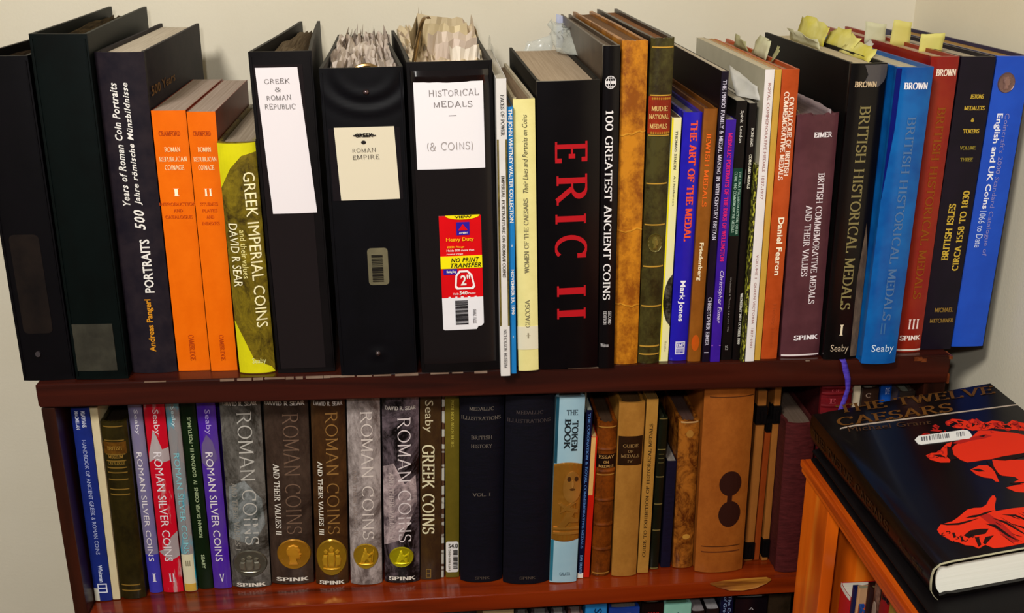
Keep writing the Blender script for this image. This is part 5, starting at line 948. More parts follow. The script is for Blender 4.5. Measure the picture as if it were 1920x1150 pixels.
    {'k': 'token', 'style': 'hard', 'loc': (0.48661, 0.01494, -0.25152), 'w': 0.02856, 'h': 0.21392, 'd': 0.16, 'lean': 0.02329, 'mat': ('gloss', '9cbcc8', '90b4c4'), 'label': 'pale blue hardback with a gold embossed medal picture across its spine', 'row': 'L', 'items': [['text', 'THE', 0.9114, 0.9388, 0.36, 0.76, 'H', 'serif', '3a4a54', 'title_lettering'], ['text', 'TOKEN', 0.7254, 0.8839, 0.58, 0.8, 'D', 'bserif', '1c2428', 'title_lettering'], ['text', 'BOOK', 0.7366, 0.8922, 0.32, 0.54, 'D', 'bserif', '1c2428', 'title_lettering'], ['relief', 'medal_picture', 0.2439, 0.652, 0, 1], ['patch', 'face_relief', 0.4506, 0.6178, 0.34, 1.0, ('gold', '94621c', 'b8843c'), 'ellipse', 0.002, {}], ['patch', 'eye_mark', 0.5663, 0.5921, 0.48, 0.62, ('ink', '3c2008'), 'ellipse', 0.0024, {}], ['patch', 'eye_mark', 0.5663, 0.5921, 0.74, 0.88, ('ink', '3c2008'), 'ellipse', 0.0024, {}], ['patch', 'nose_relief', 0.5318, 0.5721, 0.64, 0.72, ('gold', 'a87024', 'c8944c'), 'ellipse', 0.003, {}], ['patch', 'mouth_mark', 0.5174, 0.5289, 0.58, 0.78, ('ink', '4c2c0c'), 'ellipse', 0.0024, {}], ['patch', 'limb_relief', 0.3921, 0.4506, 0.22, 0.92, ('gold', '94621c', 'b07c34'), 'rect', 0.0022, {'poly': [(0.25, 0), (0.5, 0.3), (0.92, 0.0), (0.92, 0.35), (0.6, 0.6), (0.85, 1), (0.7, 1), (0.5, 0.7), (0.3, 1), (0.2, 0.9), (0.4, 0.5)]}], ['patch', 'limb_relief', 0.3154, 0.398, 0.2, 0.95, ('gold', '94621c', 'b07c34'), 'rect', 0.0022, {'poly': [(0.2, 0), (0.45, 0.0), (0.6, 0.35), (0.95, 0.3), (0.95, 0.5), (0.7, 0.7), (0.8, 1), (0.5, 1), (0.4, 0.6)]}], ['patch', 'ledge_relief', 0.3036, 0.3154, 0.05, 0.98, ('gold', 'a06c20', 'b8843c'), 'rect', 0.0022, {}], ['patch', 'ledge_relief', 0.2768, 0.2887, 0.05, 0.98, ('gold', 'a06c20', 'b8843c'), 'rect', 0.0022, {}], ['text', 'GALATA', 0.0408, 0.0592, 0.35, 0.75, 'H', 'serif', '4c6470', 'publisher_lettering'], ['patch', 'teal_fold', 0.6576, 1.0014, 0, 0.1, ('gloss', '1a4a5c', '163e50'), 'rect', 0.0002, {}], ['patch', 'teal_fold', 0.0069, 0.2409, 0, 0.1, ('gloss', '2a7088', '246478'), 'rect', 0.0002, {}]], 'pg': ('pages', '7c8484', '687070'), 'bulge': 0.0018},
    {'k': 'coron', 'style': 'paper', 'loc': (0.51694, 0.02043, -0.25177), 'w': 0.00598, 'h': 0.19607, 'd': 0.14, 'lean': 0.03017, 'mat': ('semi', '0a1030', '080c28'), 'label': 'thin navy booklet with blue capitals, white paper scrap at its foot', 'row': 'L', 'items': [['text', 'THE CORONATION & ROYAL COMMEMORATIVE MEDALS', 0.1832, 0.985, 0.3, 0.72, 'D', 'bserif', '4a70a8', 'title_lettering'], ['text', 'DAY DRAPER', 0.0228, 0.1434, 0.3, 0.72, 'D', 'bserif', '6a90c0', 'author_lettering'], ['patch', 'white_scrap', -0.0008, 0.0295, 0.0, 1, ('paper', 'e0d8cc'), 'rect', 0.0004, {}]], 'pg': ('pages', '8c8c80', '787868'), 'bulge': 0.0001},
    {'k': 'redthin', 'style': 'paper', 'loc': (0.52357, 0.02027, -0.2517), 'w': 0.00609, 'h': 0.16608, 'd': 0.13, 'lean': 0.02869, 'mat': ('semi', 'c41c0c', 'b41808'), 'label': 'thin red pamphlet whose upper part is cream', 'row': 'L', 'items': [['patch', 'cream_strip', 0.598, 0.9964, 0, 0.72, ('semi', 'd8a864', 'cc9c58'), 'rect', 0.0003, {}]], 'pg': ('pages', 'c8a068', 'b08c58'), 'bulge': 0.0001},
    {'k': 'brownl', 'style': 'leather', 'loc': (0.53221, 0.02494, -0.25137), 'w': 0.02, 'h': 0.18005, 'd': 0.12, 'lean': 0.01577, 'mat': ('leather', '7a3a08', '4e2204'), 'label': 'small polished brown leather volume with raised bands and a dark label', 'row': 'L', 'items': [['patch', 'title_label', 0.7186, 0.8038, 0.02, 0.98, ('leather', '1c0c06', '140804'), 'rect', 0.0005, {}], ['text', 'ESSAY', 0.78, 0.8004, 0.1, 0.9, 'H', 'serif', 'b88a4c', 'title_lettering'], ['text', 'ON', 0.7494, 0.7664, 0.35, 0.62, 'H', 'serif', 'b88a4c', 'title_lettering'], ['text', 'MEDALS', 0.722, 0.7391, 0.12, 0.88, 'H', 'serif', 'b88a4c', 'title_lettering'], ['band', 'raised_band', 0.8376], ['band', 'raised_band', 0.698], ['band', 'raised_band', 0.5109], ['band', 'raised_band', 0.3484], ['band', 'raised_band', 0.1831], ['patch', 'gilt_rule', 0.9734, 0.9784, 0.05, 0.95, ('gilt', 'b07c34'), 'rect', 0.0005, {'lay': 1}], ['patch', 'gilt_rule', 0.6723, 0.6774, 0.05, 0.95, ('gilt', 'b07c34'), 'rect', 0.0005, {'lay': 1}], ['patch', 'gilt_rule', 0.0166, 0.0222, 0.05, 0.95, ('gilt', 'b07c34'), 'rect', 0.0005, {'lay': 1}]], 'pg': ('pages', '4a3424', '3a281a'), 'bulge': 0.0035},
    {'k': 'tanlab', 'style': 'hard', 'loc': (0.55376, 0.02104, -0.25114), 'w': 0.02635, 'h': 0.20234, 'd': 0.15, 'lean': 0.00937, 'mat': ('parch', 'a87430', '8c5c20'), 'label': 'tan parchment volume with a dark rectangular label near the top', 'row': 'L', 'items': [['patch', 'title_label', 0.6554, 0.8177, 0.03, 0.97, ('leather', '2a1608', '201004'), 'rect', 0.0004, {}], ['text', 'GUIDE', 0.7579, 0.7759, 0.2, 0.8, 'H', 'serif', '8c6c40', 'title_lettering'], ['text', 'OF', 0.7279, 0.7429, 0.4, 0.6, 'H', 'serif', '8c6c40', 'title_lettering'], ['text', 'MEDALS', 0.7008, 0.7189, 0.15, 0.85, 'H', 'serif', '8c6c40', 'title_lettering'], ['text', 'IV', 0.6736, 0.6887, 0.4, 0.6, 'H', 'serif', '8c6c40', 'title_lettering']], 'pg': ('pages', '6c4c2c', '583c20'), 'bulge': 0.0025},
    {'k': 'guidet', 'style': 'paper', 'loc': (0.58196, 0.02322, -0.25101), 'w': 0.01175, 'h': 0.20381, 'd': 0.14, 'lean': 0.01071, 'mat': ('parch', 'b08038', '986a28'), 'label': 'slim tan booklet with small dark capitals reading upward', 'row': 'L', 'items': [['text', 'GUIDE TO EXHIBITION OF HISTORICAL MEDALS', 0.0983, 0.8688, 0.34, 0.62, 'U', 'serif', '3c2810', 'title_lettering']], 'pg': ('pages', '8a6838', '745428'), 'bulge': 0.0005},
    {'k': 'greenl', 'style': 'leather', 'loc': (0.59643, 0.02922, -0.25086), 'w': 0.00919, 'h': 0.17976, 'd': 0.13, 'lean': 0.01245, 'mat': ('leather', '101408', '0a0e04'), 'label': 'narrow dark green leather volume with gilt rules', 'row': 'L', 'items': [['patch', 'gilt_rule', 0.993, 0.9983, 0.05, 0.95, ('gilt', '7c6c3c'), 'rect', 0.0004, {'lay': 1}], ['patch', 'gilt_rule', 0.7968, 0.8023, 0.05, 0.95, ('gilt', '7c6c3c'), 'rect', 0.0004, {'lay': 1}], ['patch', 'gilt_rule', 0.6208, 0.6264, 0.05, 0.95, ('gilt', '7c6c3c'), 'rect', 0.0004, {'lay': 1}], ['patch', 'gilt_rule', 0.4414, 0.4471, 0.05, 0.95, ('gilt', '7c6c3c'), 'rect', 0.0004, {'lay': 1}], ['patch', 'gilt_rule', 0.2657, 0.2715, 0.05, 0.95, ('gilt', '7c6c3c'), 'rect', 0.0004, {'lay': 1}], ['patch', 'gilt_rule', 0.0052, 0.0112, 0.05, 0.95, ('gilt', '7c6c3c'), 'rect', 0.0004, {'lay': 1}], ['patch', 'gilt_rule', 0.7681, 0.7715, 0.2, 0.8, ('gilt', '5c5430'), 'rect', 0.0004, {'lay': 1}], ['patch', 'gilt_rule', 0.7406, 0.744, 0.2, 0.8, ('gilt', '5c5430'), 'rect', 0.0004, {'lay': 1}], ['patch', 'gilt_rule', 0.713, 0.7165, 0.2, 0.8, ('gilt', '5c5430'), 'rect', 0.0004, {'lay': 1}]], 'pg': ('pages', '3c3c28', '2c2c1c'), 'bulge': 0.001},
    {'k': 'navys', 'style': 'paper', 'loc': (0.60881, 0.031, -0.25074), 'w': 0.01012, 'h': 0.1284, 'd': 0.11, 'lean': 0.00821, 'mat': ('cloth', '100c24', '0c081c'), 'label': 'short navy book tucked beside the mottled tan one', 'row': 'L', 'items': [], 'pg': ('pages', '8c847c', '706860'), 'bulge': 0.0003},
    {'k': 'mottle', 'style': 'leather', 'loc': (0.62175, 0.0307, -0.25059), 'w': 0.02133, 'h': 0.17488, 'd': 0.14, 'lean': -0.0101, 'mat': ('leather2', '9c5c1c', '4c2006'), 'label': 'mottled tan and brown leather volume with chipped gilt', 'row': 'L', 'items': [['patch', 'gilt_rule', 0.9879, 0.9965, 0.08, 0.92, ('gilt', 'c8a068'), 'rect', 0.0005, {}], ['patch', 'scuffed_patch', 0.2032, 0.237, 0.4, 0.78, ('gilt', 'c8943c'), 'ellipse', 0.0004, {}], ['patch', 'scuffed_patch', 0.8922, 0.941, 0.35, 0.7, ('gilt', 'b07c34'), 'ellipse', 0.0004, {}]], 'pg': ('pages', '584038', '483028'), 'bulge': 0.003},
    {'k': 'bigtan', 'style': 'hard', 'loc': (0.64348, 0.02054, -0.25015), 'w': 0.05152, 'h': 0.21939, 'd': 0.17, 'lean': -0.00802, 'mat': ('parch', 'a05a1e', '844412'), 'label': 'broad tan leather-look volume printed with two dark medal discs', 'row': 'L', 'items': [['patch', 'medal_disc', 0.4207, 0.5521, 0.38, 0.84, ('ink2', '2c1008'), 'ellipse', 0.0004, {}], ['patch', 'medal_disc', 0.2516, 0.3918, 0.4, 0.86, ('ink2', '2c1008'), 'ellipse', 0.0004, {}], ['patch', 'disc_link', 0.3802, 0.4293, 0.56, 0.66, ('ink2', '2c1008'), 'rect', 0.0003, {}], ['patch', 'dark_rule', 0.9344, 0.9384, 0.1, 0.98, ('ink2', '4c2408'), 'rect', 0.0003, {}], ['patch', 'dark_rule', 0.1433, 0.1478, 0.1, 0.9, ('ink2', '4c2408'), 'rect', 0.0003, {}], ['patch', 'dark_rule', 0.1118, 0.1178, 0.1, 0.9, ('ink2', '5c2c10'), 'rect', 0.0003, {}]], 'pg': ('pages', '6c5c50', '584a40'), 'bulge': 0.005},
    {'k': 'slipA', 'style': 'paper', 'loc': (0.70125, 0.035, -0.24967), 'w': 0.00926, 'h': 0.20154, 'd': 0.15, 'lean': 0.00352, 'mat': ('parch', '9c6028', '8c5420'), 'label': 'slim pale tan booklet held by black clips, left of its pair', 'row': 'L', 'items': [['patch', 'binder_clip', 0.8169, 0.9194, -0.1, 1.1, ('vinyl', '080606', '060404'), 'clip', 0.002, {}], ['patch', 'binder_clip', 0.0143, 0.1139, -0.08, 1.08, ('vinyl', '080606', '060404'), 'clip', 0.002, {}]], 'pg': ('pages', 'a87c48', '946838'), 'bulge': 0.0002},
    {'k': 'slipB', 'style': 'paper', 'loc': (0.71174, 0.035, -0.24955), 'w': 0.00592, 'h': 0.16777, 'd': 0.15, 'lean': 0.00606, 'mat': ('parch', '8c3c10', '7c300c'), 'label': 'slim reddish tan booklet between two clipped pale ones', 'row': 'L', 'items': [['patch', 'binder_clip', 0.9269, 1.0146, -0.05, 0.95, ('vinyl', '080606', '060404'), 'clip', 0.002, {}]], 'pg': ('pages', 'a87c48', '946838'), 'bulge': 0.0002},
    {'k': 'slipC', 'style': 'paper', 'loc': (0.72033, 0.03357, -0.24949), 'w': 0.00651, 'h': 0.20561, 'd': 0.15, 'lean': -0.00748, 'mat': ('parch', '9c6028', '8c5420'), 'label': 'slim pale tan booklet held by black clips, against the maroon volume', 'row': 'L', 'items': [['patch', 'binder_clip', 0.8061, 0.9007, -0.1, 1.1, ('vinyl', '080606', '060404'), 'clip', 0.002, {}], ['patch', 'binder_clip', 0.0262, 0.1302, -0.05, 1.05, ('vinyl', '080606', '060404'), 'clip', 0.002, {}]], 'pg': ('pages', 'a87c48', '946838'), 'bulge': 0.0002},
    {'k': 'maroon', 'style': 'hard', 'loc': (0.72874, 0.01236, -0.24926), 'w': 0.0306, 'h': 0.17525, 'd': 0.21, 'lean': -0.01601, 'mat': ('cloth', '4e1a1a', '3a1010'), 'label': 'large maroon cloth volume beside the pine bookcase', 'row': 'L', 'items': [], 'pg': ('pages', '6a584c', '564638'), 'bulge': 0.004, 'boardcol': ('cloth', '4a1c1a', '3a1412')},
    {'k': 'redc', 'style': 'leather', 'loc': (0.76483, 0.01663, -0.24879), 'w': 0.03178, 'h': 0.21586, 'd': 0.16, 'lean': -0.0186, 'mat': ('cloth', '6c0c14', '580a12'), 'label': 'dark red cloth volume with pressed panels behind the flat-lying black book', 'row': 'L', 'items': [['text', 'E', 0.8985, 0.9233, 0.25, 0.45, 'H', 'serif', 'b04850', 'title_lettering'], ['text', 'OF', 0.9563, 0.9754, 0.3, 0.6, 'H', 'serif', '94343c', 'title_lettering'], ['band', 'raised_band', 0.9809], ['band', 'raised_band', 0.9508], ['band', 'raised_band', 0.8875]], 'pg': ('pages', '8c7c68', '786854'), 'bulge': 0.003, 'boardcol': ('cloth', '380a0c', '2c080a')},
    {'k': 'creamn', 'style': 'paper', 'loc': (0.79739, 0.01769, -0.24854), 'w': 0.00725, 'h': 0.21109, 'd': 0.16, 'lean': -0.01228, 'mat': ('paper', 'c4b498', 'b8a88c'), 'label': 'narrow cream booklet beside the dark red cloth volume', 'row': 'L', 'items': [], 'pg': ('pages', 'b4a88c', 'a09478'), 'bulge': 0.0003},
    {'k': 'darkn', 'style': 'hard', 'loc': (0.80528, 0.01441, -0.24839), 'w': 0.01711, 'h': 0.20902, 'd': 0.16, 'lean': -0.01345, 'mat': ('semi', '2c1a12', '20120c'), 'label': 'dark brown jacketed book with broad cream page top, behind the flat black book', 'row': 'L', 'items': [['text', 'C', 0.9533, 0.976, 0.2, 0.5, 'H', 'serif', '8c7464', 'title_lettering']], 'pg': ('pages', 'b4a898', '9c907c'), 'bulge': 0.001, 'boardcol': ('semi', '5c4a3c', '4c3c30')},
    {'k': 'bluen', 'style': 'hard', 'loc': (0.8308, 0.02955, -0.24809), 'w': 0.01143, 'h': 0.2174, 'd': 0.16, 'lean': -0.01213, 'mat': ('semi', '1450a8', '10449a'), 'label': 'royal blue book with tiny white lines in the lower right cubby', 'row': 'L', 'items': [['text', 'DYE', 0.8954, 0.9286, 0.4, 0.8, 'H', 'sans', 'c0ccec', 'title_lettering']], 'pg': ('pages', '808080', '707070'), 'bulge': 0.001, 'boardcol': ('semi', '0a1c50', '081844')},
    {'k': 'greyn', 'style': 'hard', 'loc': (0.84271, 0.01095, -0.24796), 'w': 0.01611, 'h': 0.20502, 'd': 0.16, 'lean': -0.0125, 'mat': ('semi', '241c18', '1c1410'), 'label': 'wide book showing a grey-green page top by the right side panel', 'row': 'L', 'items': [], 'pg': ('pages', '8c8c7c', '747460'), 'bulge': 0.001, 'boardcol': ('semi', '4c3c34', '3c3028')},
]


# ------------------------------------------------------------------ room shell
WALLX, WALLY = .9500, .330
structure(box('wall_back', (-1.2, WALLY, -.95), (WALLX+.1, WALLY+.1, 1.6), wall_mat('plaster_back', 'd9d0ba', 'dfd7c3')))
structure(box('wall_right', (WALLX, -1.9, -.95), (WALLX+.1, WALLY, 1.6), wall_mat('plaster_right', 'e4dac0', 'e9e0c8')))
structure(box('wall_left', (-1.3, -1.9, -.95), (-1.2, WALLY+.1, 1.6), wall_mat('plaster_left', 'c8c2ae', 'd0cab6')))
structure(box('floor', (-1.3, -1.9, -1.0), (WALLX+.1, WALLY+.1, -.95), wood('floor_boards', '2a160a', '4a2a14', '5c381c', .6, .4, .1)))

# ------------------------------------------------------------------ dark bookcase
CW, CD = .8825, .285
case = empty('bookcase', (0, 0, -.95))
tag(case, 'dark mahogany bookcase full of books under a row of tall books and binders', 'bookcase')
def cpart(name, a, b, m, bevel=.0012):
    return box(name, (a[0], a[1], a[2]+.95), (b[0], b[1], b[2]+.95), m, case, bevel)
cpart('side_panel', (.001, .003, -.95), (.0135, CD, -.0255), WOODZ)
cpart('side_panel', (CW-.022, .003, -.95), (CW, CD, -.0285), WOODZ)
# top board: its under edge drops a little towards the right as the photograph shows
V, F = [], []
box_vf((0, 0, -.024+.95), (CW+.0005, CD, .95), V, F)
V = [(x, y, z-(.006 if x > .1 and z < .94 else 0)) for x, y, z in V]
tb = link('top_board', V, F, WOODF, case)
bm = bmesh.new(); bm.from_mesh(tb.data); bmesh.ops.bevel(bm, geom=list(bm.edges), offset=.0015, segments=2, affect='EDGES'); bm.to_mesh(tb.data); bm.free()
def tilt_board(name, zl, zr, th, m, y0=0.0):
    V, F = [], []
    x0, x1 = .0135, CW-.022
    box_vf((x0, y0, zl-th+.95), (x1, CD-.008, zl+.95), V, F)
    V = [(x, y, z+((zr-zl) if x > .1 else 0)) for x, y, z in V]
    o = link(name, V, F, m, case)
    bm = bmesh.new(); bm.from_mesh(o.data); bmesh.ops.bevel(bm, geom=list(bm.edges), offset=.0012, segments=2, affect='EDGES'); bm.to_mesh(o.data); bm.free()
    return o
tilt_board('shelf', -.259, -.2487, .0195, WOODL)
tilt_board('shelf', -.505, -.505, .02, WOODL)
tilt_board('shelf', -.75, -.75, .02, WOODL)
cpart('back_panel', (.0135, CD-.007, -.95), (CW-.022, CD-.001, -.031), WOODZ, 0)
CHIP = mat(('paper', '8c7868', '6c5444'))
# chipped veneer: pale slivers along the top board's front arris
rnd = random.Random(11)
V, F = [], []
x = .17
while x < .42:
    l = rnd.uniform(.006, .022); t = rnd.uniform(.0006, .0016)
    V, F = [], []
    box_vf((x, -.0008, .95-.0012-t), (x+l, .001, .95-.0004), V, F); link('edge_chip', V, F, CHIP, case); x += l+rnd.uniform(0, .014)*(1 if x > .3 else .2)
for x, l in ((.10, .02), (.455, .012), (.50, .03), (.735, .004)):
    V, F = [], []
    box_vf((x, -.0006, .95-.0012), (x+l, .001, .95-.0003), V, F); link('edge_chip', V, F, CHIP, case)
V, F = [], []
for a, b_ in (((.845, -.001, -.0045), (.853, .001, -.0010)), ((.852, -.0008, -.006), (.8575, .001, -.0025)), ((.8805, -.0012, -.0035), (.8838, .012, -.0005)), ((.8815, -.001, -.030), (.8835, .003, -.020)), ((.8815, -.001, -.045), (.8833, .002, -.040))):
    V, F = [], []
    box_vf((a[0], a[1], a[2]+.95), (b_[0], b_[1], b_[2]+.95), V, F)
    link('edge_chip', V, F, mat(('leather', '8c4a24', '5c2810')), case)
# bare split in the lower shelf's front edge, lying open as a tan sliver
V, F = [], []
top = [(.655, -.2525), (.672, -.2500), (.690, -.2489), (.706, -.2484), (.716, -.2484), (.7205, -.2505), (.716, -.2545), (.704, -.2590), (.690, -.2610), (.676, -.2602), (.664, -.2570)]
n = len(top)
for y in (-.0035, .0005):
    for a, c in top: V.append((a, y+(.0015 if y < 0 and abs(a-.69) > .02 else 0), c+.95))
F.append(tuple(range(n))); F.append(tuple(range(2*n-1, n-1, -1)))
for i in range(n): F.append((i, (i+1) % n, n+(i+1) % n, n+i))
link('split_veneer', V, F, wood('bare_wood', '7a4414', 'b07424', 'c08838', 3, .5, 0), case)['label'] = 'bare tan split in the front edge of the shelf'

# ------------------------------------------------------------------ the books
root_of = {}
for p in BOOKS:
    root_of[p['k']] = make_book(p)

# ------------------------------------------------------------------ bottom shelf: only the heads of the books show
def simple(k, row, x0, x1, zt, y, d, style, m, pg, label, items=(), bulge=.001, zb=-.5048, boardcol=None):
    p = dict(k=k, row=row, style=style, loc=(x0, y, zb), w=x1-x0, h=zt-zb, d=d, lean=0.0, mat=m, label=label, items=list(items), pg=pg, bulge=bulge)
    if boardcol: p['boardcol'] = boardcol
    root_of[k] = make_book(p)
ROW3 = [
 ('c', .4157, .4487, -.2835, 'paper', ('paper', 'b09c74', '9c8860'), ('pages', 'b4a07c', 'a08c68'), 'cream book head on the bottom shelf, leftmost of those peeping under the shelf edge', None, []),
 ('g1', .4505, .4645, -.2905, 'hard', ('semi', '5c544c', '4c443c'), ('pages', '86807a', '706a64'), 'narrow grey-topped book on the bottom shelf, right after the cream one', None, []),
 ('g2', .4675, .4865, -.2915, 'hard', ('semi', '54484a', '443a3c'), ('pages', '8a8480', '76706c'), 'grey-topped book on the bottom shelf, second after the cream one', None, []),
 ('g3', .4890, .5050, -.2925, 'hard', ('semi', '4c4448', '3c363a'), ('pages', '98928e', '807a76'), 'palest of the grey-topped books on the bottom shelf', None, []),
 ('g4', .5075, .5235, -.2930, 'hard', ('semi', '6c4440', '583632'), ('pages', '94807a', '7c6a66'), 'pinkish grey-topped book on the bottom shelf, left of the sky blue one', None, []),
 ('seaby', .5257, .5487, -.2785, 'paper', ('semi', '2c86c8', '2478b8'), ('pages', '5c9cc8', '508cb8'), 'sky blue book on the bottom shelf showing large dark letters', None,
   [['text', 'Seaby', .80, .965, .30, .75, 'D', 'sans', '0c2448', 'title_lettering']]),
 ('blue', .5513, .5843, -.2884, 'hard', ('semi', '1c3c90', '183480'), ('pages', '8c847c', '787068'), 'royal blue book with grey page top on the bottom shelf', None,
   [['text', 'COINS', .955, .975, .4, .7, 'H', 'serif', 'c8c8d8', 'title_lettering']]),
 ('rb', .5864, .6100, -.2836, 'hard', ('gloss', '0e0808', '0a0606'), ('pages', 'b8a890', 'a4947c'), 'black book with red lettering on the bottom shelf', ('semi', '5c4838', '4c3a2c'),
   [['text', 'COINS', .925, .950, .25, .80, 'H', 'bold', 'b81818', 'title_lettering']]),
 ('mint', .6112, .6406, -.2864, 'hard', ('semi', '8cc4b0', '80b8a4'), ('pages', '6c9c7c', '608c6c'), 'mint green book on the bottom shelf', None,
   [['text', 'A', .930, .955, .42, .60, 'H', 'serifi', '243c38', 'title_lettering']]),
 ('w1', .6420, .6560, -.2965, 'paper', ('semi', '201818', '181010'), ('pages', '8c8484', '787070'), 'dark pamphlet with grey-white page top, right after the mint green book', None, []),
 ('w2', .6575, .6715, -.2945, 'paper', ('semi', '201818', '181010'), ('pages', '9c9898', '868282'), 'dark pamphlet with whiter page top, left of the navy one', None, []),
 ('navy', .6728, .6866, -.2750, 'hard', ('semi', '0c1030', '080c28'), ('pages', '3c3c50', '303044'), 'navy book with small pale blue lettering on the bottom shelf', None,
   [['text', 'The Coins', .84, .985, .55, .80, 'D', 'serifm', '90a8d0', 'title_lettering'], ['text', 'of Greece', .85, .98, .20, .45, 'D', 'serifm', '90a8d0', 'title_lettering']]),
 ('blk', .6888, .7242, -.2833, 'hard', ('gloss', '100a10', '0c080c'), ('pages', '948e88', '7e7872'), 'black glossy book with broad light page top on the bottom shelf', None,
   [['text', 'A', .935, .950, .42, .58, 'H', 'serif', 'a09898', 'title_lettering']]),
 ('dk', .7255, .7500, -.2800, 'hard', ('leather', '2c2014', '1c140a'), ('pages', 'a09c98', '8a8682'), 'dark brown book on the bottom shelf beside the pine bookcase', None, []),
]
for k, a, b_, zt, st, m, pg, lab, bc, it in ROW3:
    simple(k, 'R', a, b_, zt, .014, .17, st, m, pg, lab, it, boardcol=bc)


# ------------------------------------------------------------------ things stuck in and on the books
def sheet(name, label, cat, grid, m, th=.0004, group=None, parent=None):
    """thin bent sheet from a grid of points, with real thickness"""
    R, Cn = len(grid), len(grid[0])
    V = [Vector(p) for r in grid for p in r]; F = []
    for j in range(R-1):
        for i in range(Cn-1):
            a = j*Cn+i; F.append((a, a+1, a+Cn+1, a+Cn))
    o = link(name, V, F, m, parent, True)
    bm = bmesh.new(); bm.from_mesh(o.data)
    bmesh.ops.recalc_face_normals(bm, faces=bm.faces)
    bmesh.ops.solidify(bm, geom=list(bm.faces), thickness=th)
    bm.to_mesh(o.data); bm.free()
    if label:
        tag(o, label, cat, group)
    return o
def crumple(A, B, C_, D, nu, nv, amp, seed, flop=(0, 0, 0)):
    """bilinear patch A(bottom start) B(bottom end) C(top end) D(top start), crinkled, top bent by flop"""
    rnd = random.Random(seed)
    A, B, C_, D, fl = map(Vector, (A, B, C_, D, flop))
    G = []
    for j in range(nv+1):
        t = j/nv; row = []
        for i in range(nu+1):
            s = i/nu
            p = (A*(1-s)+B*s)*(1-t)+(D*(1-s)+C_*s)*t
            p += fl*t*t
            a = amp*(.25+.75*t)
            p += Vector((rnd.uniform(-a, a), rnd.uniform(-a, a)*.5, rnd.uniform(-a, a)*.7))
            row.append(p)
        G.append(row)
    return G
YEL = mat(('paper', 'c8bc3c', 'd8d088')); PALE = mat(('paper', 'bcb890', 'd0ccac')); WHT = mat(('paper', 'b4b0a4', 'c8c4bc')); GRN = mat(('paper', '9a9868', 'b4b088'))
slips = [
 # along the black jacketed volume numbered I
 ('ragged yellow paper slip, nearest the camera in the black torn-jacket book', (.779, .030, .283), (.779, .110, .283), (.788, .105, .298), (.785, .034, .296), .0022, (.003, 0, -.002), YEL),
 ('bright yellow paper slip bent over the pages of the black torn-jacket book', (.781, .085, .283), (.781, .160, .283), (.790, .160, .306), (.786, .080, .303), .0034, (.004, 0, -.003), YEL),
 ('yellow paper slip with a torn peak, furthest back in the black torn-jacket book', (.7775, .150, .283), (.7775, .235, .283), (.780, .236, .309), (.782, .145, .305), .0036, (.002, 0, -.002), YEL),
 ('pale paper slip lying low along the left board of the black torn-jacket book', (.765, .120, .283), (.765, .215, .283), (.763, .215, .296), (.762, .125, .293), .0020, (-.002, 0, 0), PALE),
 ('small white paper slip sticking out at an angle left of the bright blue book', (.785, .060, .283), (.785, .082, .283), (.797, .088, .298), (.793, .068, .296), .0008, (.004, 0, -.001), WHT),
]
for lab, a, b_, c, d, amp, fl, m in slips:
    sheet('paper_slip', lab, 'paper slip', crumple(a, b_, c, d, 8, 3, amp, lab, fl), m, group='paper slips standing out of the books')
flats = [
 ('pale yellow square note, left of the pair above the brick red book', (.822, .155, .286), (.842, .150, .286), (.841, .150, .305), (.821, .155, .308), PALE),
 ('yellow square note, right of the pair above the brick red book', (.838, .128, .286), (.857, .124, .286), (.856, .124, .309), (.839, .128, .312), mat(('paper', 'ccc068', 'd4cc84'))),
 ('large yellow square note above the dark purple-black book', (.846, .078, .284), (.867, .074, .284), (.868, .074, .3045), (.846, .078, .303), mat(('paper', 'ccc468', 'd8d07c'))),
]
for lab, a, b_, c, d, m in flats:
    sheet('paper_slip', lab, 'paper slip', crumple(a, b_, c, d, 5, 4, .0006, lab, (0, -.002, 0)), m, group='paper slips standing out of the books')
for lab, a, b_, c, d, amp, m in [
 ('greenish slip at the back of the orange hardback with the crowded title', (.700, .150, .279), (.700, .205, .279), (.700, .20, .291), (.697, .155, .289), .0014, GRN),
 ('crumpled pale slip curling off the orange hardback with the crowded title', (.699, .085, .279), (.700, .140, .279), (.706, .135, .296), (.702, .085, .297), .0022, PALE),
 ('slip with a folded corner near the front of the orange hardback', (.700, .070, .279), (.707, .095, .279), (.712, .09, .292), (.705, .062, .290), .0014, GRN)]:
    sheet('paper_slip', lab, 'paper slip', crumple(a, b_, c, d, 6, 3, amp, lab), m, group='paper slips standing out of the books')
sheet('folded_paper', 'white folded paper curling over the black auction catalogues', 'paper',
      crumple((.6575, .034, .2535), (.6735, .012, .2525), (.6715, .020, .264), (.6610, .085, .276), 8, 4, .0006, 'fp', (0, -.003, 0)), WHT)
sheet('paper_slip', 'grey slip fraying along the inner edge of the mauve brown book', 'paper slip', crumple((.7185, .030, .2360), (.7185, .110, .2360), (.716, .108, .243), (.714, .032, .2415), 8, 2, .0012, 'e1'), GRN, group='paper slips standing out of the books')
sheet('paper_slip', 'torn pinkish slip on the right of the mauve brown book', 'paper slip', crumple((.7435, .020, .2362), (.7435, .130, .2362), (.7445, .13, .2425), (.7445, .022, .2415), 12, 2, .0010, 'e2'), mat(('paper', '9c8c8c', '887878')), group='paper slips standing out of the books')
sheet('plastic_sleeve', 'crumpled clear plastic sleeve bulging between the two tall black hardbacks', 'plastic sleeve',
      crumple((.509, .205, .274), (.5285, .150, .276), (.5275, .235, .296), (.506, .265, .302), 9, 7, .0034, 'ps', (.001, -.012, 0)), CLEAR, .0006)
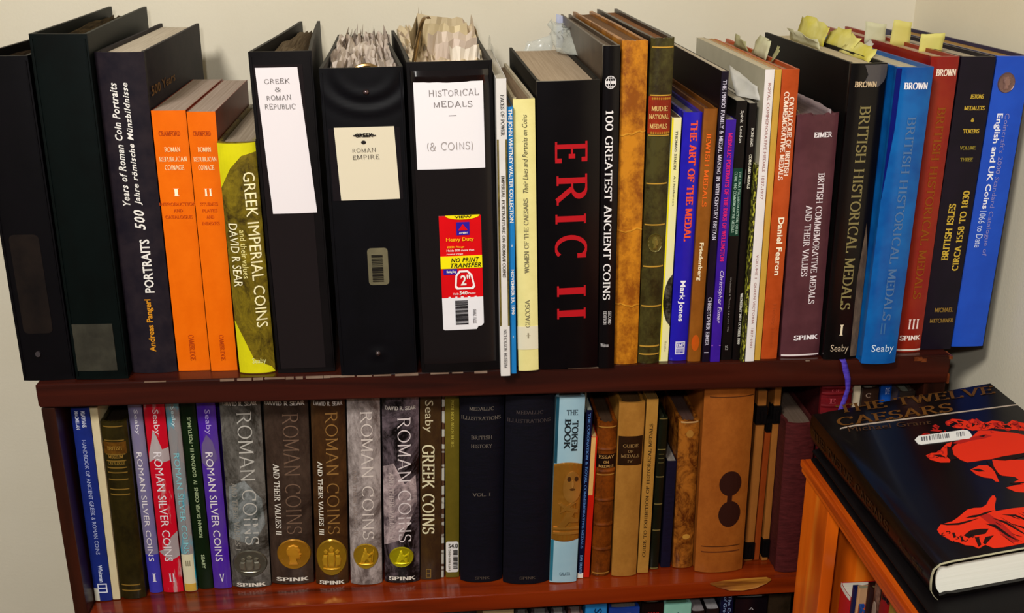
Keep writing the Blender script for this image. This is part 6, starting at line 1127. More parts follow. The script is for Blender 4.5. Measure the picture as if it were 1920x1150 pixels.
sheet('plastic_sleeve', 'milky plastic sleeve standing behind the massive black hardback', 'plastic sleeve',
      crumple((.474, .258, .258), (.512, .258, .258), (.511, .262, .286), (.484, .262, .279), 7, 5, .0022, 'pt'), clear_mat('milky_plastic', 'd8dcd4', .35), .0006)
sheet('plastic_sleeve', 'thin clear plastic edge beside the glossy binder', 'plastic sleeve',
      crumple((.4370, .09, .270), (.4370, .20, .270), (.4385, .20, .293), (.4385, .10, .284), 5, 4, .0010, 'pu'), clear_mat('faint_plastic', 'd0d0c4', .25), .0006)
sheet('paper_slip', 'pale blue-white slip upright behind the tall black hardback', 'paper slip', crumple((.5180, .278, .270), (.5275, .277, .270), (.5275, .280, .304), (.5175, .281, .3065), 3, 4, .0004, 'bw'), mat(('paper', 'b8bcd0', 'acb0c8')), group='paper slips standing out of the books')
sheet('paper_slip', 'ragged white slip on the lower shelf, leaning above the thin navy booklet', 'paper slip', crumple((.5225, .024, -.060), (.5275, .060, -.060), (.5290, .060, -.040), (.5215, .026, -.045), 5, 4, .0012, 'rw'), mat(('paper', '8c8c80', 'a4a498')), group='paper slips standing out of the books')

# ribbon bookmark hanging out of the black book numbered I
pts = [(.7705, .002, .0012), (.7720, -.004, -.002), (.7745, -.0055, -.010), (.7775, -.006, -.020), (.7785, -.0055, -.030), (.7765, -.006, -.042), (.7730, -.0065, -.054), (.7722, -.007, -.064)]
G = [[(x-.0028+.0006*math.sin(i*2), y, z), (x, y-.0008*math.sin(i), z), (x+.0026, y+.0006, z+.0012)] for i, (x, y, z) in enumerate(pts)]
rb = sheet('ribbon_bookmark', None, None, G, mat(('cloth', '3c2a9c', '5c48b8')), .0004)
r1 = root_of['bhm1']
rb.parent = r1
bpy.context.view_layer.update()
rb.matrix_parent_inverse = r1.matrix_world.inverted()
rb['label'] = 'violet ribbon bookmark dangling in front of the lower shelf'

# thin black board seen along the lower right of the cobalt blue book
p = dict(k='endboard', row='T', style='paper', loc=(.9275, .050, .0002), w=.004, h=.118, d=.20, lean=.012, mat=('semi', '0c0808', '080606'), label='thin black booklet squeezed between the cobalt blue hardback and the wall', items=[], pg=('pages', '3c3028', '2c241c'), bulge=.0001)
root_of['endboard'] = make_book(p)

# ------------------------------------------------------------------ pine bookcase (opening faces left)
PX, PY1, PZ = .728, -.050, -.083
PY0, PXB = -.80, .948
pine = empty('bookcase', (PX, PY1, -.95))
tag(pine, 'orange pine bookcase at the lower right, standing against the right wall', 'bookcase')
def ppart(name, a, b_, m, bevel=.001):
    q = (PX, PY1, -.95)
    return box(name, tuple(a[i]-q[i] for i in range(3)), tuple(b_[i]-q[i] for i in range(3)), m, pine, bevel)
ppart('side_panel', (PX+.0125, PY1-.019, -.95), (PXB, PY1, PZ-.0145), PINE)
ppart('side_panel', (PX+.0125, PY0, -.95), (PXB, PY0+.019, PZ-.0145), PINE)
ppart('face_frame_stile', (PX, PY1-.062, -.95), (PX+.012, PY1, PZ-.0145), PINE)
ppart('face_frame_stile', (PX, PY0, -.95), (PX+.012, PY0+.074, PZ-.0145), PINE)
ppart('top_board', (PX-.002, PY0-.004, PZ-.014), (PXB, PY1+.002, PZ), PINEY)
ppart('edge_moulding', (PX-.006, PY0-.006, PZ-.0075), (PX-.0022, PY1+.003, PZ-.0005), PINEY, .0012)
ppart('edge_moulding', (PX-.0042, PY0-.006, PZ-.0140), (PX-.0022, PY1+.003, PZ-.0082), PINEY, .001)
ppart('back_panel', (PXB-.006, PY0+.02, -.95), (PXB-.001, PY1-.02, PZ-.0145), PINE, 0)
ppart('shelf', (PX+.0125, PY0+.0195, -.438), (PXB-.0065, PY1-.0195, -.420), PINEY)
ppart('shelf', (PX+.0125, PY0+.0195, -.90), (PXB-.0065, PY1-.0195, -.880), PINEY)

# books inside: spines face left, row runs towards the camera
inner = [
 ('pr', -.1255, .0245, -.171, 'paper', ('semi', 'b4141a', 'a80e14'), ('pages', 'd8d0c0', 'c0b8a8'), 'bright red book with white page top, nearest the back in the pine bookcase', None),
 ('pn', -.1503, .0105, -.157, 'hard', ('semi', '141848', '10143c'), ('pages', '1c2050', '181c44'), 'navy blue book beside the bright red one in the pine bookcase', None),
 ('pc', -.1612, .0060, -.150, 'paper', ('paper', 'b88c64', 'a47a54'), ('pages', '8c8468', '786f56'), 'thin pale book with olive grey page top in the pine bookcase', None),
 ('pb', -.1675, .0120, -.165, 'hard', ('gloss', '0c4088', '0a3878'), ('pages', 'c05418', 'a8440e'), 'blue and orange book in the middle of the pine bookcase row', ('semi', 'b8480e', 'a03c0a')),
 ('pd', -.1800, .0130, -.133, 'leather', ('leather', '2c100c', '1c0806'), ('pages', '6c5c3c', '584a30'), 'dark brown worn leather book in the pine bookcase', None),
 ('pt', -.1935, .0120, -.119, 'leather', ('leather2', '7c5848', '3c2018'), ('pages', '8c7c50', '746640'), 'tallest mottled brown leather book in the pine bookcase', None),
 ('pk', -.2060, .0170, -.120, 'hard', ('semi', '8c1010', '7c0c0c'), ('pages', '100606', '0c0404'), 'red and black jacketed book in the pine bookcase', None),
 ('pg', -.2240, .0300, -.108, 'hard', ('parch', '9c7c2c', '846820'), ('pages', 'b09044', '98783a'), 'ochre gold picture-jacketed book nearest the camera in the pine bookcase', None),
]
for k, y, th, zt, st, m, pg, lab, bc in inner:
    items = []
    if k == 'pk': items = [['patch', 'black_field', .94, .998, .0, .98, ('semi', '0c0406', '080304'), 'wedgetop', .0003, {}]]
    if k == 'pb': items = [['patch', 'orange_head', .90, .998, .05, .95, ('semi', 'b8480e', 'a43e0a'), 'halfdown', .0003, {}]]
    if k == 'pt': items = [['patch', 'pale_medallion', .86, .93, .2, .8, ('gilt', '9c8474'), 'ellipse', .0004, {}], ['patch', 'gilt_rule', .80, .806, .1, .9, ('gilt', 'a88c7c'), 'rect', .0004, {}]]
    if k == 'pr': items = [['patch', 'white_rim', .985, 1.0, .02, .98, ('paper', 'd0c8bc'), 'rect', .0003, {}]]
    p = dict(k=k, row='P', style=st, loc=(.7425, y, -.4198), w=th-.0006, h=zt+.4198, d=.15, lean=0, mat=m, label=lab, items=items, pg=pg, bulge=.001)
    if bc: p['boardcol'] = bc
    root_of[k] = make_book(p, (0, 0, -math.pi/2))

# ------------------------------------------------------------------ flat black binder and the black hardback lying on it
TILT, PSI = math.radians(8.0), math.radians(1.2)
root = empty('ring_binder', (PX+.0015, PY1-.004, PZ+.0003))
tag(root, 'flat black wedge-shaped binder lying on the pine bookcase under a black hardback', 'binder')
def wedge(name, y0, y1, xa, xb, lo, hi, m, r=0.0):
    """slab between two slanted planes z = lo(x), hi(x)"""
    V, F = [], []
    xs = [xa, xa+.001, xa+.0035, xa+.008, xb] if r else [xa, xb]
    prof = []
    for x, q in zip(xs, (.75, .35, .08, 0, 0) if r else (0, 0)):
        mid = (lo(x)+hi(x))/2; hf = (hi(x)-lo(x))/2*(1-q); prof.append((x, mid-hf, mid+hf))
    for y in (y0, y1):
        for x, a, b_ in prof: V.append((x, y, a))
        for x, a, b_ in reversed(prof): V.append((x, y, b_))
    k = 2*len(prof)
    F.append(tuple(range(k))); F.append(tuple(range(2*k-1, k-1, -1)))
    for i in range(k): j = (i+1) % k; F.append((i, j, k+j, k+i))
    return link(name, V, F, m, root, True)
tn = math.tan(TILT)
BL_ = mat(('vinyl', '0b0809', '060405'))
wedge('cover', -.335, 0, 0, .198, lambda x: .0000, lambda x: .0042, BL_, 1)
wedge('cover', -.335, 0, .0006, .198, lambda x: .0082+x*tn, lambda x: .0128+x*tn, BL_, 1)
wedge('paper_sheets', -.325, -.008, .006, .185, lambda x: .0045, lambda x: .0079+x*tn, mat(('pages', '1c1614', '120e0c')))
wedge('spine', -.335, 0, .1985, .2020, lambda x: .0000, lambda x: .0128+x*tn, BL_)

e1 = Vector((math.cos(TILT)*math.cos(PSI), math.cos(TILT)*math.sin(PSI), math.sin(TILT)))
e2 = Vector((-math.sin(PSI), math.cos(PSI), 0))
nn_ = e1.cross(e2)
R3 = Matrix((nn_, e1, e2)).transposed()      # local x = thickness (up), y = depth (right), z = height (away)
CB = dict(k='caesars', row='X', style='hard', loc=tuple(Vector((.7395, -.3000, -.0680))+nn_*.0004), w=.0315, h=.2540, d=.175, lean=0, mat=('gloss', '080504', '050303'),
          label='large black hardback with a red printed bust, lying flat at lower right', items=[
  ['text', 'THE TWELVE CAESARS', .30, .97, .34, .66, 'D', 'serif', '3a2410', 'spine_lettering'],
  ['text', 'Michael Grant', .06, .22, .36, .60, 'D', 'serifm', '3a2a14', 'author_lettering']],
  pg=('pages', 'e6e6da', 'f0f0e6'), bulge=.0032, boardcol=('gloss', '0b0706', '070404'))
croot = empty('hardcover_book', CB['loc'])
croot.rotation_euler = R3.to_euler()
tag(croot, CB['label'], 'book')
strip_cover(CB, croot); page_block(CB, croot, .0028); decorate(CB, croot)
CWD = CB['w']
def cover_poly(name, polys, m, e=.0003, label=None):
    for poly in polys:
        V, F = [], []
        n = len(V); k = len(poly)
        for x in (CWD+e, CWD-.0002):
            for y, z in poly: V.append((x, y, z))
        F.append(tuple(range(n, n+k))); F.append(tuple(range(n+2*k-1, n+k-1, -1)))
        for i in range(k): j = (i+1) % k; F.append((n+i, n+j, n+k+j, n+k+i))
        o = link(name, V, F, m, croot)
        bm = bmesh.new(); bm.from_mesh(o.data); bmesh.ops.triangulate(bm, faces=[f for f in bm.faces if len(f.verts) > 4]); bm.to_mesh(o.data); bm.free()
RED_POLYS = [[(0.087, 0.1519), (0.0922, 0.1563), (0.1064, 0.1606), (0.1217, 0.1727), (0.1319, 0.1688), (0.1406, 0.1622), (0.1474, 0.158), (0.152, 0.1524), (0.1571, 0.1431), (0.1593, 0.1313), (0.1535, 0.1212), (0.1455, 0.1226), (0.1357, 0.1232), (0.1264, 0.1251), (0.1177, 0.1253), (0.1084, 0.1242), (0.1016, 0.1251), (0.0941, 0.1249), (0.0873, 0.1258), (0.0843, 0.1314), (0.0831, 0.141)], [(0.1077, 0.1229), (0.1148, 0.1198), (0.1309, 0.1145), (0.1385, 0.1103), (0.145, 0.1064), (0.1147, 0.0538), (0.1103, 0.0605), (0.1055, 0.0687), (0.1, 0.0715), (0.0964, 0.0792), (0.1034, 0.0803), (0.1114, 0.0794), (0.1059, 0.0849), (0.1113, 0.0871), (0.1107, 0.0923), (0.1027, 0.0972), (0.1015, 0.1004), (0.1037, 0.1126)], [(0.0841, 0.1138), (0.0934, 0.1177), (0.0998, 0.116), (0.1011, 0.1077), (0.0978, 0.0961), (0.0959, 0.0892), (0.0935, 0.0906), (0.0934, 0.0957), (0.0882, 0.0994), (0.0847, 0.105)], [(0.0204, 0.0404), (0.0257, 0.0459), (0.0358, 0.0475), (0.0414, 0.0506), (0.0475, 0.0548), (0.0537, 0.0591), (0.0594, 0.0597), (0.0649, 0.0584), (0.0704, 0.0611), (0.0756, 0.0671), (0.0809, 0.0719), (0.0826, 0.0713), (0.0813, 0.0665), (0.075, 0.057), (0.0722, 0.0503), (0.0777, 0.0505), (0.0857, 0.0503), (0.0946, 0.0491), (0.1042, 0.0496), (0.1122, 0.0495), (0.0865, 0.0047), (0.0794, 0.0059), (0.0703, 0.0054), (0.061, 0.005), (0.0534, 0.0051), (0.0474, 0.0059), (0.0439, 0.0116), (0.0373, 0.0087), (0.0346, 0.0134), (0.0304, 0.0154), (0.0276, 0.0203), (0.0238, 0.0231), (0.0216, 0.0292), (0.0196, 0.0346)], [(0.0614, 0.1474), (0.0673, 0.1498), (0.0733, 0.1482), (0.0794, 0.1547), (0.0858, 0.1603), (0.092, 0.1621), (0.0873, 0.1549), (0.0832, 0.1527), (0.0804, 0.145), (0.0763, 0.1404), (0.0766, 0.1336), (0.0743, 0.1305), (0.0674, 0.1328), (0.0618, 0.1396)], [(0.1032, 0.1977), (0.1109, 0.2006), (0.117, 0.1972), (0.1218, 0.1912), (0.1266, 0.1945), (0.1304, 0.1896), (0.1333, 0.1833), (0.1407, 0.1856), (0.1464, 0.1817), (0.1447, 0.1756), (0.1493, 0.1755), (0.1566, 0.1805), (0.1597, 0.1749), (0.1628, 0.1719), (0.1684, 0.1631), (0.1713, 0.1522), (0.1667, 0.1443), (0.156, 0.1596), (0.1503, 0.1634), (0.141, 0.1687), (0.1341, 0.173), (0.1272, 0.1716), (0.1224, 0.1741), (0.1166, 0.1747), (0.1135, 0.1808), (0.107, 0.1833), (0.1043, 0.1871), (0.1119, 0.1899), (0.1111, 0.1947), (0.1047, 0.1927), (0.1013, 0.1906)]]
REDD_POLYS = [[(0.0733, 0.1821), (0.0775, 0.1845), (0.0799, 0.183), (0.0763, 0.1803)], [(0.0891, 0.1943), (0.0931, 0.1961), (0.0944, 0.1908), (0.0907, 0.1879)], [(0.0841, 0.187), (0.089, 0.1875), (0.0933, 0.1835), (0.0897, 0.1826)], [(0.0909, 0.1599), (0.1, 0.163), (0.111, 0.1637), (0.1235, 0.1645), (0.1272, 0.1598), (0.1201, 0.158), (0.1082, 0.1583), (0.0966, 0.1562)], [(0.13, 0.1949), (0.1311, 0.191), (0.1294, 0.1832), (0.126, 0.1811), (0.127, 0.1875)], [(0.1554, 0.1782), (0.1577, 0.174), (0.1575, 0.1667), (0.1531, 0.1657), (0.1527, 0.1718)], [(0.1385, 0.1813), (0.1423, 0.1812), (0.1429, 0.1722), (0.1399, 0.1694), (0.1372, 0.1744)], [(0.0579, 0.0488), (0.0659, 0.0486), (0.0689, 0.0341), (0.069, 0.0197), (0.068, 0.0084), (0.0625, 0.0079), (0.0612, 0.0222), (0.0598, 0.0371)], [(0.1034, 0.1894), (0.1023, 0.19), (0.1015, 0.1912), (0.1013, 0.1928), (0.1016, 0.1945), (0.1024, 0.1962), (0.1036, 0.1976), (0.105, 0.1986), (0.1065, 0.199), (0.1079, 0.1987), (0.1089, 0.1978), (0.1073, 0.1962), (0.1067, 0.1966), (0.106, 0.1968), (0.1052, 0.1966), (0.1044, 0.196), (0.1037, 0.1953), (0.1033, 0.1943), (0.1031, 0.1934), (0.1033, 0.1925), (0.1037, 0.1919), (0.1043, 0.1915)], [(0.1047, 0.1841), (0.1049, 0.1856), (0.1055, 0.187), (0.1065, 0.1883), (0.1077, 0.1892), (0.109, 0.1896), (0.1101, 0.1894), (0.111, 0.1887), (0.1115, 0.1876), (0.1116, 0.1862), (0.1111, 0.1847), (0.1098, 0.1851), (0.11, 0.1859), (0.11, 0.1867), (0.1097, 0.1873), (0.1092, 0.1877), (0.1086, 0.1878), (0.1079, 0.1876), (0.1072, 0.1871), (0.1067, 0.1864), (0.1064, 0.1856), (0.1063, 0.1848)], [(0.1124, 0.1746), (0.1112, 0.1737), (0.11, 0.1733), (0.1088, 0.1735), (0.108, 0.1743), (0.1077, 0.1755), (0.1078, 0.177), (0.1085, 0.1784), (0.1095, 0.1796), (0.1108, 0.1803), (0.112, 0.1805), (0.1115, 0.1788), (0.1108, 0.1788), (0.1101, 0.1784), (0.1095, 0.1777), (0.1092, 0.1769), (0.1091, 0.1761), (0.1093, 0.1755), (0.1097, 0.175), (0.1103, 0.1749), (0.111, 0.1751), (0.1117, 0.1756)], [(0.1279, 0.1907), (0.1274, 0.1886), (0.1261, 0.1867), (0.1244, 0.1855), (0.1226, 0.1852), (0.1212, 0.1859), (0.1204, 0.1874), (0.1205, 0.1894), (0.1214, 0.1914), (0.1229, 0.1931), (0.1246, 0.194), (0.1244, 0.192), (0.1234, 0.1915), (0.1226, 0.1906), (0.1221, 0.1895), (0.1221, 0.1884), (0.1225, 0.1876), (0.1233, 0.1872), (0.1243, 0.1874), (0.1252, 0.188), (0.1259, 0.189), (0.1262, 0.1902)], [(0.1251, 0.1788), (0.1259, 0.1781), (0.1262, 0.177), (0.1261, 0.1757), (0.1256, 0.1743), (0.1247, 0.1731), (0.1235, 0.1723), (0.1224, 0.1719), (0.1213, 0.1721), (0.1205, 0.1727), (0.1201, 0.1738), (0.1214, 0.1745), (0.1217, 0.174), (0.1221, 0.1736), (0.1227, 0.1735), (0.1234, 0.1737), (0.124, 0.1742), (0.1245, 0.1748), (0.1248, 0.1756), (0.1248, 0.1763), (0.1246, 0.1769), (0.1242, 0.1773)], [(0.1282, 0.1804), (0.1295, 0.1817), (0.1309, 0.1824), (0.1324, 0.1826), (0.1335, 0.1821), (0.1343, 0.181), (0.1345, 0.1795), (0.1341, 0.1778), (0.1332, 0.1762), (0.1319, 0.1749), (0.1305, 0.1741), (0.1306, 0.176), (0.1314, 0.1764), (0.1321, 0.1771), (0.1326, 0.178), (0.1328, 0.1789), (0.1327, 0.1798), (0.1323, 0.1804), (0.1316, 0.1806), (0.1308, 0.1806), (0.13, 0.1801), (0.1293, 0.1794)], [(0.1312, 0.1639), (0.1303, 0.1639), (0.1296, 0.1642), (0.1292, 0.1649), (0.129, 0.1658), (0.1292, 0.1668), (0.1297, 0.1678), (0.1304, 0.1687), (0.1313, 0.1692), (0.1322, 0.1695), (0.133, 0.1694), (0.1323, 0.1681), (0.1319, 0.1682), (0.1314, 0.1681), (0.1309, 0.1678), (0.1305, 0.1673), (0.1303, 0.1667), (0.1302, 0.1662), (0.1302, 0.1657), (0.1305, 0.1653), (0.1309, 0.1651), (0.1313, 0.1651)], [(0.1427, 0.1732), (0.1412, 0.1738), (0.1404, 0.1753), (0.1406, 0.1773), (0.1415, 0.1794), (0.1432, 0.181), (0.145, 0.1818), (0.1467, 0.1815), (0.1477, 0.1803), (0.1479, 0.1784), (0.1472, 0.1762), (0.1458, 0.1768), (0.1462, 0.178), (0.1461, 0.179), (0.1455, 0.1797), (0.1446, 0.1798), (0.1436, 0.1794), (0.1427, 0.1785), (0.1422, 0.1774), (0.1421, 0.1763), (0.1425, 0.1754), (0.1433, 0.1751)], [(0.1482, 0.1695), (0.1485, 0.1681), (0.1482, 0.1664), (0.1472, 0.1649), (0.1458, 0.1638), (0.1443, 0.1634), (0.1431, 0.1639), (0.1424, 0.165), (0.1424, 0.1665), (0.143, 0.1682), (0.1442, 0.1696), (0.1447, 0.1684), (0.1441, 0.1676), (0.1437, 0.1667), (0.1438, 0.1659), (0.1441, 0.1653), (0.1448, 0.165), (0.1456, 0.1652), (0.1464, 0.1658), (0.1469, 0.1667), (0.1471, 0.1676), (0.147, 0.1684)], [(0.1589, 0.1783), (0.1594, 0.1771), (0.1595, 0.1756), (0.159, 0.174), (0.1581, 0.1725), (0.1568, 0.1713), (0.1554, 0.1706), (0.154, 0.1704), (0.1529, 0.1709), (0.1522, 0.1719), (0.152, 0.1733), (0.1537, 0.1739), (0.1538, 0.1732), (0.1542, 0.1726), (0.1548, 0.1723), (0.1556, 0.1724), (0.1563, 0.1728), (0.157, 0.1735), (0.1576, 0.1743), (0.1578, 0.1752), (0.1578, 0.176), (0.1575, 0.1767)], [(0.1526, 0.1601), (0.1521, 0.1614), (0.1523, 0.163), (0.1531, 0.1647), (0.1544, 0.1661), (0.1559, 0.1669), (0.1573, 0.1669), (0.1584, 0.1662), (0.1589, 0.1649), (0.1588, 0.1632), (0.1579, 0.1616), (0.1568, 0.1623), (0.1573, 0.1632), (0.1574, 0.1641), (0.1571, 0.1648), (0.1565, 0.1652), (0.1557, 0.1652), (0.1549, 0.1647), (0.1542, 0.164), (0.1537, 0.1631), (0.1536, 0.1622), (0.1539, 0.1614)], [(0.0914, 0.1934), (0.0926, 0.1927), (0.0932, 0.1914), (0.093, 0.1896), (0.0922, 0.188), (0.0909, 0.1867), (0.0894, 0.1861), (0.0881, 0.1864), (0.0872, 0.1875), (0.087, 0.1891), (0.0875, 0.1908), (0.0886, 0.1904), (0.0884, 0.1894), (0.0885, 0.1885), (0.089, 0.1879), (0.0897, 0.1878), (0.0905, 0.1881), (0.0912, 0.1888), (0.0917, 0.1897), (0.0918, 0.1907), (0.0915, 0.1914), (0.0908, 0.1918)], [(0.0957, 0.1828), (0.0957, 0.1817), (0.0953, 0.1805), (0.0947, 0.1795), (0.0938, 0.1786), (0.0928, 0.1782), (0.0918, 0.1781), (0.091, 0.1785), (0.0904, 0.1792), (0.0902, 0.1802), (0.0903, 0.1813), (0.0915, 0.1813), (0.0914, 0.1807), (0.0916, 0.1801), (0.0919, 0.1797), (0.0923, 0.1795), (0.0929, 0.1796), (0.0934, 0.1798), (0.0939, 0.1803), (0.0943, 0.1809), (0.0945, 0.1815), (0.0945, 0.1821)], [(0.0769, 0.1833), (0.0782, 0.184), (0.0796, 0.1839), (0.0805, 0.1831), (0.081, 0.1817), (0.0808, 0.1801), (0.08, 0.1786), (0.0788, 0.1774), (0.0775, 0.1768), (0.0762, 0.177), (0.0752, 0.1778), (0.0764, 0.179), (0.077, 0.1785), (0.0777, 0.1784), (0.0784, 0.1788), (0.0791, 0.1794), (0.0795, 0.1803), (0.0796, 0.1811), (0.0794, 0.1819), (0.0788, 0.1823), (0.0781, 0.1824), (0.0773, 0.182)], [(0.0718, 0.1489), (0.0727, 0.1502), (0.0738, 0.1511), (0.0751, 0.1515), (0.0762, 0.1514), (0.0771, 0.1508), (0.0777, 0.1498), (0.0778, 0.1485), (0.0775, 0.1471), (0.0767, 0.1458), (0.0757, 0.1448), (0.0752, 0.1461), (0.0758, 0.1467), (0.0762, 0.1474), (0.0764, 0.1482), (0.0763, 0.1489), (0.076, 0.1494), (0.0755, 0.1498), (0.0748, 0.1498), (0.0742, 0.1496), (0.0735, 0.1491), (0.0731, 0.1484)], [(0.0807, 0.153), (0.0812, 0.1541), (0.082, 0.155), (0.083, 0.1556), (0.0839, 0.1558), (0.0848, 0.1556), (0.0855, 0.155), (0.0859, 0.1541), (0.0859, 0.1531), (0.0855, 0.152), (0.0849, 0.151), (0.0841, 0.1517), (0.0845, 0.1523), (0.0847, 0.1529), (0.0847, 0.1535), (0.0845, 0.154), (0.0841, 0.1543), (0.0836, 0.1544), (0.0831, 0.1543), (0.0826, 0.154), (0.0821, 0.1535), (0.0818, 0.1529)], [(0.0681, 0.1451), (0.0675, 0.1433), (0.0663, 0.1418), (0.0648, 0.141), (0.0633, 0.141), (0.0622, 0.1418), (0.0616, 0.1432), (0.0618, 0.145), (0.0628, 0.1467), (0.0642, 0.1479), (0.0657, 0.1483), (0.0653, 0.1466), (0.0645, 0.1464), (0.0637, 0.1457), (0.0632, 0.1448), (0.0631, 0.1438), (0.0634, 0.143), (0.064, 0.1426), (0.0648, 0.1426), (0.0657, 0.1431), (0.0663, 0.1439), (0.0666, 0.1448)], [(0.1021, 0.1724), (0.103, 0.1733), (0.1041, 0.1737), (0.1052, 0.1738), (0.106, 0.1733), (0.1065, 0.1724), (0.1066, 0.1712), (0.1062, 0.1699), (0.1055, 0.1688), (0.1045, 0.1679), (0.1034, 0.1675), (0.1036, 0.1689), (0.1042, 0.1691), (0.1047, 0.1696), (0.1051, 0.1702), (0.1053, 0.1709), (0.1053, 0.1716), (0.105, 0.1721), (0.1045, 0.1723), (0.104, 0.1723), (0.1034, 0.1721), (0.1028, 0.1716)], [(0.1631, 0.1594), (0.1626, 0.1577), (0.1616, 0.1562), (0.1603, 0.155), (0.1588, 0.1545), (0.1574, 0.1547), (0.1565, 0.1555), (0.1562, 0.1569), (0.1565, 0.1585), (0.1574, 0.1601), (0.1588, 0.1614), (0.1592, 0.16), (0.1584, 0.1593), (0.1579, 0.1584), (0.1577, 0.1575), (0.1579, 0.1567), (0.1584, 0.1563), (0.1592, 0.1562), (0.16, 0.1565), (0.1607, 0.1571), (0.1613, 0.158), (0.1615, 0.1589)], [(0.1656, 0.1525), (0.1654, 0.1507), (0.1644, 0.149), (0.1629, 0.1476), (0.1613, 0.147), (0.1599, 0.1473), (0.159, 0.1483), (0.1588, 0.1499), (0.1594, 0.1517), (0.1607, 0.1533), (0.1623, 0.1543), (0.1622, 0.1527), (0.1614, 0.1522), (0.1607, 0.1513), (0.1604, 0.1503), (0.1604, 0.1494), (0.1609, 0.1489), (0.1617, 0.1487), (0.1626, 0.1491), (0.1634, 0.1498), (0.164, 0.1507), (0.1641, 0.1517)]]
